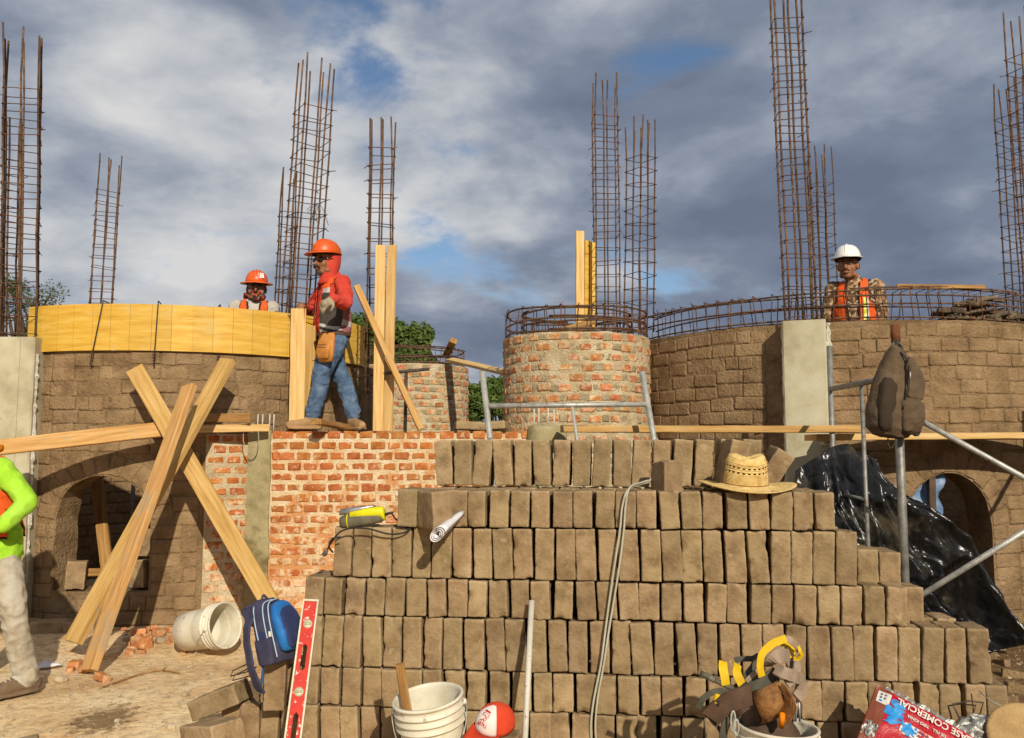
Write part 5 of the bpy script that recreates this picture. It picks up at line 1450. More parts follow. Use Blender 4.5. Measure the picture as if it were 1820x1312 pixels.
# ================================================================== bag of render
def text_mesh(body, size, M, mat, parent, name='lettering'):
    cu = bpy.data.curves.new(name, 'FONT'); cu.body = body; cu.size = size; cu.extrude = 0.0003; cu.offset = size * 0.018; cu.align_x = 'CENTER'; cu.align_y = 'CENTER'
    t = bpy.data.objects.new('tmp', cu); COL.objects.link(t)
    dg = bpy.context.evaluated_depsgraph_get(); me = bpy.data.meshes.new_from_object(t.evaluated_get(dg)); bpy.data.objects.remove(t); bpy.data.curves.remove(cu)
    me.materials.clear(); me.materials.append(mat); me.name = name
    return inst(name, me, M, parent)
def render_bag():
    t = V((0, 0.55, 0.835)).normalized(); X = V((1, 0, 0)); n = X.cross(t).normalized()
    u = (-X * 0.845 + t * 0.535).normalized(); v = (-X * 0.535 - t * 0.845).normalized()
    if n.y > 0: n = -n
    corner = P(1561, 1217, 3.86)          # upper corner: end of the line, foot of the letters
    # local coords: a along -u from the end edge, b along v from the torn edge
    Wd, Ln = 0.27, 0.46
    root = thing('cement_bag', corner - u * Ln * 0.5 + v * Wd, 'torn red bag printed BASE COMERCIAL at the right foot of the stack', 'bag')
    def pt(a, b, h=0.0):
        x, y = a / Ln, b / Wd
        bul = 0.028 * max(0, 1 - (2 * x - 1) ** 4) * max(0, 1 - (2 * y - 1) ** 4) + 0.009 * mnoise.noise(V((a * 16, b * 16, 2))) + 0.003 * mnoise.noise(V((a * 50, b * 50, 6)))
        return corner - u * a + v * b + n * (bul + h)
    def patch(a0, a1, b0, b1, mat, nm, h, k=14, parent=None, shape=None):
        m = MB(); vs = [pt(a0 + (a1 - a0) * i / k, b0 + (b1 - b0) * j / k, h) for i in range(k + 1) for j in range(k + 1)]
        fs = [(i * (k + 1) + j, (i + 1) * (k + 1) + j, (i + 1) * (k + 1) + j + 1, i * (k + 1) + j + 1) for i in range(k) for j in range(k)]
        if shape: fs = [f for f in fs if shape(*[(sum(x) / 4) for x in zip(*[((q // (k + 1)) / k, (q % (k + 1)) / k) for q in f])])]
        m.add(vs, fs, 0, True); return m.build(nm, MAT[mat], parent or root)
    m = MB(); k = 18
    top = [pt(Ln * i / k, Wd * j / k) for i in range(k + 1) for j in range(k + 1)]
    bot = [p - n * 0.040 for p in top]
    fs = [(i * (k + 1) + j, (i + 1) * (k + 1) + j, (i + 1) * (k + 1) + j + 1, i * (k + 1) + j + 1) for i in range(k) for j in range(k)]
    nb = len(top); m.add(top + bot, fs + [tuple(q + nb for q in f[::-1]) for f in fs], 0, True)
    edge = [i * (k + 1) for i in range(k + 1)] + [k * (k + 1) + j for j in range(1, k + 1)] + [i * (k + 1) + k for i in range(k - 1, -1, -1)] + [j for j in range(k - 1, 0, -1)]
    m.add([], []); 
    for a, b in zip(edge, edge[1:] + edge[:1]): m.f.append([a, b, b + nb, a + nb]); m.m.append(0); m.sm.append(False)
    body = m.build('sack', MAT['bag_red'], root)
    patch(-0.002, 0.055, -0.002, Wd + 0.002, 'bag_brown', 'end_band', 0.0015)
    lab_ = patch(0.010, 0.060, 0.022, 0.075, 'bag_white', 'paper_label', 0.003)
    for i, (x, y) in enumerate(((0.02, 0.03), (0.02, 0.045), (0.035, 0.03), (0.035, 0.045))): patch(x, x + 0.008, y, y + 0.009, 'ink', 'label_print', 0.0042, 3, lab_)
    patch(0.020, 0.032, 0.060, 0.069, 'bag_blue', 'label_print', 0.0042, 3, lab_)
    blob = lambda x, y: mnoise.noise(V((x * 5, y * 5, 7))) * 0.28 + math.hypot(x - .5, (y - .5)) < 0.40
    patch(0.052, 0.125, 0.035, 0.145, 'bag_blue', 'paint_splash', 0.0036, 70, None, lambda x, y: mnoise.noise(V((x * 4, y * 9, 3))) * 0.5 + abs(x - .5) * .7 + abs(y - .5) * 0.55 < 0.42)
    patch(0.125, 0.40, 0.105, 0.155, 'bag_white', 'title_panel', 0.0022, 20, None, lambda x, y: math.hypot(max(0, 0.09 - x) * 5.5, (y - .5)) < 0.52)
    patch(0.12, 0.19, 0.10, 0.16, 'bag_blue', 'paint_splash', 0.0050, 60, None, lambda x, y: mnoise.noise(V((x * 5, y * 5, 9))) * 0.35 + math.hypot(x - .5, y - .5) < 0.40)
    patch(-0.004, 0.05, 0.165, 0.235, 'foil', 'torn_corner', 0.006, 44, None, lambda x, y: mnoise.noise(V((x * 6, y * 6, 1))) * 0.4 + math.hypot(x - .5, y - .5) < 0.45)
    def tx(s, size, a, b, mat):
        c0 = pt(a, b, 0.012); M = frame(u, v, u.cross(v), c0); text_mesh(s, size, M, MAT[mat], body)
    tx('BASE COMERCIAL', 0.038, 0.235, 0.036, 'bag_white')
    tx('DE FILL   TIPO IONIA', 0.017, 0.215, 0.076, 'bag_white')
    tx('RE', 0.06, 0.225, 0.132, 'bag_red')
    m = MB(); q = []; rg = random.Random(3)        # torn silver lining along the edge
    for i in range(40):
        a = 0.03 + 0.42 * i / 39; w = 0.014 * rg.uniform(0.4, 1.3)
        q.append([pt(a, 0.004, 0.003), pt(a, -w, 0.004 + rg.uniform(-.008, .008)), pt(a, -w * .6, -0.02), pt(a, 0.004, -0.01)])
    m.loft(q, 0, True, False, False); m.build('torn_lining', MAT['foil'], root)
render_bag()

# ================================================================== odds and ends bottom right and left
c = P(1822, 1312, 3.75); M = Matrix.Rotation(R_(-52), 3, 'X') @ Matrix.Rotation(R_(18), 3, 'Y')
m = MB(); m.lathe([(0.002, 0.012), (0.13, 0.014), (0.142, 0.010), (0.145, 0.0), (0.142, -0.010), (0.002, -0.012)], 36, c, M.inverted())
o = m.build('round_lid', MAT['lid_tan'], None, c); tag(o, 'sand-coloured round lid leaning at the right foot of the stack', 'lid')
lump = thing('crumpled_foil', P(1730, 1300, 3.85), 'crumpled silvery wrapper beside the round lid', 'wrapper')
m = MB(); m.ell(P(1732, 1302, 3.85), 0.085, 0.05, 0.06, nu=26, nv=18); wobble(m, 26, 0.03); wobble(m, 60, 0.014); m.build('crumple', MAT['foil'], lump)
m = MB(); q = [P(1693, 1252, 4.02), P(1722, 1246, 4.0), P(1748, 1249, 4.0), P(1742, 1268, 4.0), P(1726, 1290, 3.98), P(1712, 1292, 3.99), P(1700, 1266, 4.01)]
m.tube(q, 0.0035, 6, closed=True); o = m.build('wire_loop', MAT['steel_dark'], None, q[4]); tag(o, 'dark bent wire triangle leaning on the right of the stack', 'wire')
m = MB(); m.tube([P(1740, 1228, 4.0), P(1760, 1246, 3.95), P(1795, 1262, 3.85)], 0.003, 6); o = m.build('bent_wire', MAT['galv'], None, P(1795, 1262, 3.85)); tag(o, 'thin bright wire sticking out above the round lid', 'wire')
m = MB(); q = [P(410, 1202, 4.40), P(414, 1192, 4.40), P(436, 1182, 4.40), P(452, 1178, 4.42), P(440, 1194, 4.38), P(425, 1198, 4.38)]
m.tube(q, 0.0032, 6, closed=True); m.tube([p + V((0.01, 0, -0.02)) for p in q], 0.0032, 6, closed=True); o = m.build('wire_stirrup', MAT['steel_dark'], None, q[0]); tag(o, 'bent wire stirrups lying on the fallen block beside the backpack strap', 'wire')
# wire coils on the narrow rail and thin wires
m = MB(); q = [P(446 + 14 * math.sin(t), 752 + 26 - 26 * math.cos(t), 7.30 - 0.01 * math.sin(t * .5)) for t in [0.45 * j for j in range(26)]]
m.tube(q, 0.003, 5); o = m.build('wire_coil', MAT['cable_grey'], None, q[0]); tag(o, 'loose loop of pale wire hanging from the narrow rail by the post', 'wire')
# brick and stone debris on the sand
rg3 = random.Random(99)
chip = [noisy_box('chip_mesh', 0.085, 0.06, 0.042, 0.009, 0.002, 0.009, 200 + i, MAT['brick_chip'], 14) for i in range(5)]
peb = [noisy_box('pebble_mesh', 0.08, 0.07, 0.05, 0.016, 0.022, 0.010, 220 + i, MAT['stone'], 14) for i in range(5)]
def bit(px, py, k, var, nm, lab, cat, grp, rot=None):
    Y = (CAMZ) * F / (py - 799) if py > 850 else 6
    q = P(px, py, Y); q.z = gz(q.x, q.y) + 0.02 * k
    M = Matrix.Translation(q) @ RXYZ(rg3.uniform(-12, 12), rg3.uniform(-12, 12), rg3.uniform(0, 180)) @ Matrix.Diagonal((k, k, k, 1))
    return tag(inst(nm, rg3.choice(var), M), lab, cat, grp)
for px, py, k in ((252, 1142, 1.9), (246, 1128, 1.2), (282, 1130, 1.2), (300, 1122, 0.9), (135, 1172, 1.2), (150, 1180, 1.0), (182, 1196, 1.1), (388, 1128, 1.1), (405, 1124, 0.8), (318, 1130, 0.8), (232, 1150, 0.7), (270, 1120, 1.0), (348, 1134, 0.7), (126, 1178, 0.8)) + tuple((rg3.uniform(215, 330), rg3.uniform(1118, 1152), rg3.uniform(.25, .7)) for _ in range(26)):
    bit(px, py, k, chip, 'brick_fragment', 'broken orange brick fragment lying on the sand near the props', 'brick fragment', 'brick fragments on the sand')
for px, py, k in ((286, 1138, 1.0), (362, 1132, 0.9), (108, 1198, 0.8), (226, 1136, 0.7), (262, 1288, 0.6), (60, 1100, 1.0), (95, 1104, 0.8), (305, 1268, 0.5), (210, 1260, 0.4), (30, 1165, 0.9), (330, 1225, 0.5), (1780, 1172, 1.0), (1800, 1190, 1.2), (1765, 1160, 0.9), (1810, 1212, 1.4), (1790, 1228, 1.0)):
    bit(px, py, k if px < 1500 else k * .45, peb if px < 1500 else adobe_var, 'stone', 'small stone or clod lying loose on the ground', 'stone', 'small stones on the ground')
for px, py, yw, nm in ((90, 1112, 8, 'beside the worker\'s leg'), (150, 1108, -4, 'below the low arched window'), (30, 1118, 4, 'behind the worker\'s knee')):
    Y = 6.95; q = P(px, py, Y); loose2(q.x, q.y, 0.06, True, RXYZ(0, 90, yw) , 'adobe block lying flat at the foot of the left wall, ' + nm)
# gravel: uncountable small grit
m = MB(); rg4 = random.Random(12)
for i in range(10000):
    x, y = rg4.uniform(-5.2, 5.0), 3.3 + 3.9 * rg4.random() ** 1.1
    if x > -1.2 and y < 5.3 and x < 2.2: continue
    r = 0.004 + 0.016 * rg4.random() ** 4; z = gz(x, y)
    pts = [V((x + r * dx, y + r * dy, z + r * dz)) + V((rg4.uniform(-.3, .3) * r, rg4.uniform(-.3, .3) * r, 0)) for dx, dy, dz in ((1, 0, 0), (0, 1, 0), (-1, 0, 0), (0, -1, 0), (0, 0, .8))]
    m.add(pts, [(0, 1, 4), (1, 2, 4), (2, 3, 4), (3, 0, 4)])
o = m.build('gravel', MAT['stone'], None, (0, 5, 0)); tag(o, 'fine stone grit scattered over the sandy ground', 'gravel', kind='stuff')
# fallen twig
m = MB(); q = [P(178, 1212, 5.38), P(215, 1200, 5.55), P(255, 1188, 5.75), P(290, 1182, 5.8), P(320, 1186, 5.72)]
for p in q: p.z = gz(p.x, p.y) + 0.012
m.tube(catmull(q, 5), [0.005] * 21, 5); m.tube([q[3], q[3] + V((0.06, -.08, 0.05))], [0.004, 0.002], 5)
o = m.build('twig', MAT['lumber_old'], None, q[0]); tag(o, 'dry bent twig lying on the sand', 'twig')

m = MB(); cs = P(82, 1164, 5.95); cs.z = gz(cs.x, cs.y) + 0.02
m.ell(cs, 0.10, 0.05, 0.012, nu=22, nv=10); wobble(m, 22, 0.02)
tag(m.build('paper_scrap', MAT['paper'], None, cs), 'crumpled white paper scrap on the sand by the worker in lime', 'paper')
# ================================================================== people
mk('skin', [A(122, 78, 52), A(154, 102, 70), A(170, 118, 84)], 18, 0.55, 0.15, 120, spec=0.35)
mk('jeans_blue', [A(58, 78, 106), A(86, 110, 140), A(116, 138, 162)], 9, 0.9, 0.5, 150, bdist=0.004, smear=(7, 0.60, 0.72, A(134, 130, 112)))
mk('jeans_pale', [A(150, 138, 116), A(186, 174, 152), A(202, 196, 182)], 9, 0.9, 0.5, 150, bdist=0.004, smear=(5, 0.58, 0.70, A(140, 112, 76)))
mk('shirt_coral', [A(196, 58, 42), A(220, 80, 62)], 8, 0.9, 0.4, 150, bdist=0.004)
mk('shirt_lime', [A(146, 200, 34), A(170, 224, 54), A(190, 234, 96)], 6, 0.85, 0.4, 150, bdist=0.004)
mk('shirt_grey', [A(176, 166, 152), A(204, 196, 184)], 6, 0.9, 0.4, 150, bdist=0.004)
mk('vest_orange', [A(228, 84, 20), A(240, 104, 38)], 6, 0.8, 0.3, 150, bdist=0.004)
mk('vest_grey', [A(60, 54, 50), A(84, 76, 70)], 8, 0.85, 0.4, 150, bdist=0.004)
mk('vest_back', [A(150, 96, 92), A(168, 112, 108)], 8, 0.85, 0.3, 200, bdist=0.004)
mk('vest_trim', [A(40, 28, 26), A(56, 40, 36)], 8, 0.85, 0)
mk('reflective', [A(176, 174, 166), A(206, 204, 198)], 20, 0.35, 0.2, 200, spec=0.6)
mk('reflect_yellow', [A(206, 214, 30), A(222, 228, 70)], 20, 0.4, 0)
mk('helmet_orange', [A(222, 88, 20), A(234, 104, 30)], 4, 0.42, 0.05, 60, spec=0.5, smear=(22, 0.68, 0.74, A(200, 110, 60)))
mk('helmet_white', [A(228, 226, 220, .9), A(240, 238, 234, .9)], 4, 0.3, 0.05, 60, spec=0.5)
mk('boot_tan', [A(150, 116, 76), A(188, 152, 108)], 12, 0.85, 0.5, 80, bdist=0.006, smear=(9, 0.6, 0.7, A(206, 178, 136)))
mk('boot_brown', [A(104, 84, 62), A(140, 116, 88)], 12, 0.85, 0.5, 80, bdist=0.006)
mk('sole', [A(62, 66, 72), A(88, 90, 94)], 12, 0.85, 0.2, 80)
mk('glove', [A(150, 136, 108), A(184, 170, 140)], 16, 0.9, 0.5, 120, bdist=0.005, smear=(14, 0.6, 0.7, A(100, 90, 70)))
mk('hair', [A(22, 18, 16), A(44, 36, 32)], 60, 0.7, 0.5, 200)
mk('moustache', [A(60, 52, 48), A(96, 86, 78)], 60, 0.8, 0.5, 200)
mk('dark_glass', [A(10, 10, 12), A(18, 18, 22)], 5, 0.08, 0, spec=0.7)
mk('eye_white', [A(206, 196, 186), A(216, 208, 200)], 5, 0.3, 0)
mk('pouch_leather', [A(176, 110, 44), A(206, 138, 64), A(220, 160, 90)], 10, 0.65, 0.4, 60, bdist=0.005)
def camo(name, cols, scale):
    m = bpy.data.materials.new(name); m.use_nodes = True; nt = m.node_tree; bs = nt.nodes['Principled BSDF']
    pos = nt.nodes.new('ShaderNodeNewGeometry').outputs['Position']
    wv = N(nt, 'ShaderNodeTexNoise', {'Vector': pos, 'Scale': scale * 0.7, 'Detail': 2})
    pp = N(nt, 'ShaderNodeVectorMath', {0: pos, 1: N(nt, 'ShaderNodeVectorMath', {0: wv.outputs[1], 1: (0.06, 0.06, 0.06)}, operation='MULTIPLY').outputs[0]}, operation='ADD').outputs[0]
    vo = N(nt, 'ShaderNodeTexVoronoi', {'Vector': pp, 'Scale': scale})
    x = N(nt, 'ShaderNodeSeparateColor', {0: vo.outputs['Color']}).outputs[0]
    nt.links.new(ramp(nt, x, [(i / len(cols), c) for i, c in enumerate(cols)], 'CONSTANT'), bs.inputs['Base Color'])
    bs.inputs['Roughness'].default_value = 0.9; MAT[name] = m
camo('camo', [A(70, 50, 36), A(150, 112, 76), A(186, 150, 112), A(110, 72, 48), A(206, 180, 146), A(92, 78, 52)], 34)
camo('bandana', [A(40, 34, 36), A(170, 36, 26), A(84, 92, 84), A(200, 110, 40), A(60, 50, 50), A(150, 150, 134), A(188, 48, 30)], 46)

class Body:
    def __init__(s): s.mb = MB(); s.smp = []
    def samp(s, p, r, reg): s.smp.append((p.x, p.y, p.z, r, reg))
    def limb(s, pts, rs, reg, n=16, sub=5, flat=1.0, up=None):
        pts = [V(p) for p in pts]
        cp = catmull(pts, sub); k = len(cp); rr = []
        for i in range(k):
            t = i / (k - 1) * (len(rs) - 1); a = int(min(t, len(rs) - 2)); rr.append(rs[a] + (rs[a + 1] - rs[a]) * (t - a))
        s.mb.tube(cp, rr, n, flat=flat, up=up)
        for p, r in ((cp[0], rr[0]), (cp[-1], rr[-1])): s.mb.ell(p, r * .97, r * .97, r * .97, nu=12, nv=8)
        for p, r in zip(cp, rr): s.samp(p, r * min(1, (1 + flat) / 2), reg)
    def rings(s, data, l, f, reg):
        """data: (centre, half width along l, half depth along f)"""
        q = []
        for c, a, b in data: q.append([V(c) + l * a * math.cos(t) + f * b * math.sin(t) for t in [2 * math.pi * j / 24 for j in range(24)]])
        s.mb.loft(q)
        for i, (c, a, b) in enumerate(data):
            for x in (-1, -.5, 0, .5, 1): s.samp(V(c) + l * (a - b) * x * (1 if a > b else 0), b, reg)
    def ball(s, c, rx, ry, rz, M, reg):
        s.mb.ell(c, rx, ry, rz, M); s.samp(V(c), min(rx, ry, rz), reg)
        ax = [(rx, 0), (ry, 1), (rz, 2)]; mx, mn = max(ax), min(rx, ry, rz)
        d = V((0, 0, 0)); d[mx[1]] = mx[0] - mn; d = M @ d
        for x in (-1, -.5, .5, 1): s.samp(V(c) + d * x, mn, reg)
    def finish(s, name, mats, parent, vox=0.007, folds=None, seed=0):
        off = org(parent)
        me = s.mb.mesh('tmp_body', [], V((0, 0, 0)))
        t = bpy.data.objects.new('tmp', me); COL.objects.link(t)
        r = t.modifiers.new('r', 'REMESH'); r.mode = 'VOXEL'; r.voxel_size = vox
        sm = t.modifiers.new('s', 'SMOOTH'); sm.factor = 0.5; sm.iterations = 4
        dg = bpy.context.evaluated_depsgraph_get()
        out = bpy.data.meshes.new_from_object(t.evaluated_get(dg)); bpy.data.objects.remove(t); bpy.data.meshes.remove(me)
        nV, nF = len(out.vertices), len(out.polygons)
        co = np.empty(nV * 3); out.vertices.foreach_get('co', co); co = co.reshape(-1, 3)
        nr = np.empty(nV * 3); out.vertices.foreach_get('normal', nr); nr = nr.reshape(-1, 3)
        S = np.array(s.smp)
        def reg_of(pts):
            best = np.full(len(pts), 1e9); idx = np.zeros(len(pts), int)
            for x, y, z, rad, rg in s.smp:
                d = np.sqrt((pts[:, 0] - x) ** 2 + (pts[:, 1] - y) ** 2 + (pts[:, 2] - z) ** 2) - rad
                m = d < best; best[m] = d[m]; idx[m] = int(rg)
            return idx
        vr = reg_of(co)
        if folds:
            for i in range(nV):
                a = folds.get(int(vr[i]), 0)
                if a:
                    p = V(co[i]) ; q = V((p.x * 11 + p.z * 6, p.y * 11, p.z * 13 - p.x * 5)) + V((seed, 0, 0))
                    h = (0.35 - abs(mnoise.noise(q)) * 1.3) * a + mnoise.noise(V((p.x * 26, p.y * 26, p.z * 34))) * a * 0.3
                    co[i] += nr[i] * h
            out.vertices.foreach_set('co', co.ravel())
        cen = np.empty(nF * 3); out.polygons.foreach_get('center', cen); cen = cen.reshape(-1, 3)
        fr = reg_of(cen)
        out.materials.clear()
        for m in mats: out.materials.append(m)
        out.polygons.foreach_set('material_index', fr.astype(np.int32)); out.polygons.foreach_set('use_smooth', np.ones(nF, bool))
        out.update()
        nr = np.empty(nV * 3); out.vertices.foreach_get('normal', nr); nr = nr.reshape(-1, 3)
        s.co, s.nr, s.fr, s.cen = co.copy(), nr.copy(), fr, cen.copy()
        s.poly = [tuple(p.vertices) for p in out.polygons]
        out.transform(Matrix.Translation(-off)); out.name = name
        o = bpy.data.objects.new(name, out); COL.objects.link(o); o.parent = parent; ORG[o.name] = off
        return o
    def shell(s, name, parent, mats, fn, off=0.012, thick=0.006, regs=None):
        """clothing grown off the body: fn(point, region) -> material index or None"""
        used = {}; vs, fs, mi = [], [], []
        for k, p in enumerate(s.poly):
            if regs is not None and s.fr[k] not in regs: continue
            r = fn(V(s.cen[k]), s.fr[k])
            if r is None: continue
            f = []
            for i in p:
                if i not in used: used[i] = len(vs); vs.append(V(s.co[i]) + V(s.nr[i]) * off)
                f.append(used[i])
            fs.append(f); mi.append(r)
        m = MB(); m.v = vs; m.f = fs; m.m = mi; m.sm = [True] * len(fs)
        o = m.build(name, [MAT[x] for x in mats], parent)
        md = o.modifiers.new('thick', 'SOLIDIFY'); md.thickness = thick; md.offset = -1
        return o

def head(B, c, f, up, reg, s=1.0, nose=True, neck=None, nreg=None):
    f = V(f).normalized(); up = V(up); up = (up - f * up.dot(f)).normalized(); l = up.cross(f)
    M = Matrix((l, f, up)).transposed()
    q = lambda a, b, d: V(c) + l * a * s + f * b * s + up * d * s
    B.ball(q(0, -.008, .025), .076 * s, .094 * s, .104 * s, M, reg)
    B.ball(q(0, .028, -.040), .063 * s, .066 * s, .080 * s, M, reg)
    B.ball(q(0, .058, -.098), .036 * s, .030 * s, .024 * s, M, reg)
    for sd in (-1, 1):
        B.ball(q(.040 * sd, .060, -.035), .024 * s, .024 * s, .028 * s, M, reg)
        B.ball(q(.076 * sd, -.008, -.016), .010 * s, .020 * s, .032 * s, M, reg)
        B.ball(q(.045 * sd, .015, -.085), .022 * s, .035 * s, .026 * s, M, reg)
    B.ball(q(0, .082, .014), .050 * s, .016 * s, .013 * s, M, reg)
    if nose:
        B.limb([q(0, .090, .005), q(0, .104, -.018), q(0, .112, -.036)], [.009 * s, .012 * s, .015 * s], reg, 10, 3)
        B.ball(q(0, .094, -.072), .027 * s, .012 * s, .013 * s, M, reg)
    if neck is not None: B.limb([q(0, -.030, -.080), V(neck)], [.049 * s, .060 * s], reg if nreg is None else nreg, 16, 4)
    return q, M, l, f, up

def hand(B, w, d, pn, reg, curl=0.5, thumb=1, s=1.0):
    """w wrist, d direction of the fingers, pn palm normal; five separate bent fingers"""
    d = V(d).normalized(); pn = V(pn); pn = (pn - d * pn.dot(d)).normalized(); sd = d.cross(pn) * thumb
    w = V(w)
    B.limb([w, w + d * .03 * s, w + d * .075 * s], [.026 * s, .034 * s, .036 * s], reg, 12, 4, 0.55, up=sd)
    for k, (o, L) in enumerate(((.027, .072), (.009, .080), (-.009, .075), (-.027, .058))):
        p = w + d * .078 * s + sd * o * s; a = 0.0; pts = [p - d * .012 * s]
        for j in range(3):
            a += curl * (0.75 + 0.1 * k)
            p = p + (d * math.cos(a) + pn * math.sin(a)) * L * s * (0.42, 0.33, 0.25)[j]; pts.append(p)
        B.limb(pts, [.0095 * s, .0092 * s, .0085 * s, .0075 * s], reg, 9, 3)
    t0 = w + d * .025 * s + sd * .026 * s
    B.limb([t0, t0 + (sd * .8 + d * .6 + pn * .25).normalized() * .034 * s, t0 + (sd * .55 + d * .85 + pn * .5).normalized() * .066 * s], [.014 * s, .0115 * s, .009 * s], reg, 9, 3)

def boot(B, ank, toe_dir, zs, reg, soler, L=0.27, s=1.0):
    t = V((toe_dir[0], toe_dir[1], 0)).normalized(); a = V((ank[0], ank[1], 0)); Z = V((0, 0, 1)); lr = Z.cross(t)
    h = a - t * .055
    B.limb([V(ank) + Z * .03, V((ank[0], ank[1], zs + .075))], [.050, .048], reg, 14, 3)
    B.limb([h + Z * (zs + .052), a + t * .03 + Z * (zs + .062), a + t * .11 + Z * (zs + .050), a + t * (L - .075) + Z * (zs + .040)], [.042, .050, .046, .036], reg, 14, 4, 0.86, up=Z)
    B.limb([h - t * .012 + Z * (zs + .014), a + t * .07 + Z * (zs + .014), a + t * (L - .062) + Z * (zs + .015)], [.013, .014, .013], soler, 10, 4, 3.3, up=Z)

def helmet(root, c, f, up, mat, full=False, s=1.0, name='hard_hat'):
    f = V(f).normalized(); up = V(up); up = (up - f * up.dot(f)).normalized(); l = up.cross(f); c = V(c)
    def pt(az, h, k): 
        ridge = 0.006 * max(0, 1 - abs(math.sin(az)) * 4) * (1 if math.cos(az) > 0 or True else 0)
        return c + f * k * (.128 * math.cos(az)) * s + l * k * .106 * math.sin(az) * s + up * (h + ridge * k * (1 - k * 0.3)) * s
    m = MB(); q = []; n = 40
    for e in [R_(90 * j / 12) for j in range(12)] + [R_(88)]:
        q.append([pt(2 * math.pi * j / n, .118 * math.sin(e) ** 0.95 if e > 0 else 0, math.cos(e) ** 0.8) for j in range(n)])
    m.loft(q, 0, False); m.f.append(list(range(len(m.v) - n, len(m.v)))); m.m.append(0); m.sm.append(True)
    hm = m.build(name, MAT[mat], root)
    hm.modifiers.new('thick', 'SOLIDIFY').thickness = 0.003
    m = MB(); q = [[], [], [], []]
    for j in range(n):
        az = 2 * math.pi * j / n; ca = math.cos(az)
        br = (.048 + .012 * max(0, ca)) if full else (.008 + (.058 * max(0, ca) ** 0.8 if ca > 0 else 0))
        dr = (.014 if full else .010) * (br / .05)
        r0, d = pt(az, 0, 1), (f * math.cos(az) + l * math.sin(az))
        q[0].append(r0 + up * .004); q[1].append(r0 + d * br * s - up * (dr - .002) * s); q[2].append(r0 + d * br * s - up * (dr + .004) * s); q[3].append(r0 - up * .004)
    m.loft(q, 0, False); m.build('brim', MAT[mat], hm)
    m = MB()     # raised crown ribs
    for lo in ((0,) if not full else (-.028, 0, .028)):
        pts = []
        for j in range(13):
            e = R_(20 + 140 * j / 12); k = abs(math.cos(e)) ** 0.8 * (1 if math.cos(e) > 0 else -1)
            pts.append(c + f * k * .128 * s + l * lo * s + up * (.118 * math.sin(e) ** 0.95 - (abs(lo) * .15)) * s + up * .003)
        m.tube(pts, 0.007, 8, flat=0.6)
    m.build('crown_rib', MAT[mat], hm)
    m = MB()
    ring = [c + f * .118 * math.cos(a) * s + l * .098 * math.sin(a) * s - up * .012 for a in [2 * math.pi * j / 28 for j in range(28)]]
    m.tube(ring, 0.009, 6, closed=True); m.build('head_band', MAT['vest_trim'], hm)
    return hm
def eyes(root, q, M, s, glasses=False):
    for sd in (-1, 1):
        if glasses:
            m = MB(); m.ell(q(.033 * sd, .088, -.004), .033 * s, .016 * s, .021 * s, M); m.build('sunglass_lens', MAT['dark_glass'], root)
            m = MB(); m.tube([q(.06 * sd, .08, .004), q(.084 * sd, .03, .004), q(.084 * sd, -.02, .0)], 0.004, 6); m.build('sunglass_arm', MAT['dark_glass'], root)
        else:
            m = MB(); m.ell(q(.031 * sd, .081, -.006), .013 * s, .011 * s, .008 * s, M); e = m.build('eye', MAT['eye_white'], root)
            m = MB(); m.ell(q(.031 * sd, .0905, -.006), .0055 * s, .003 * s, .0055 * s, M); m.build('iris', MAT['hair'], e)
            m = MB(); m.tube([q(.012 * sd, .097, .012), q(.032 * sd, .096, .019), q(.052 * sd, .084, .013)], .0045, 6); m.build('eyebrow', MAT['hair'], root)

def torso(B, pel, chest, neck, l, f, reg, legreg, w=1.0, belly=0.0):
    pel, chest, neck = V(pel), V(chest), V(neck); up = (neck - pel).normalized()
    mid = pel.lerp(chest, .5)
    B.rings([(pel - up * .10, .12 * w, .09), (pel - up * .03, .165 * w, .115), (pel + up * .05, .165 * w, .118)], l, f, legreg)
    B.rings([(pel + up * .02, .168 * w, .122 + belly * .5), (pel + up * .07, .165 * w, .125 + belly), (mid, .162 * w, .122 + belly), (chest - up * .03, .172 * w, .125 + belly * .4), (chest + up * .06, .180 * w, .122), (neck - up * .09, .178 * w, .108), (neck - up * .035, .130 * w, .085), (neck + up * .01, .07, .062)], l, f, reg)

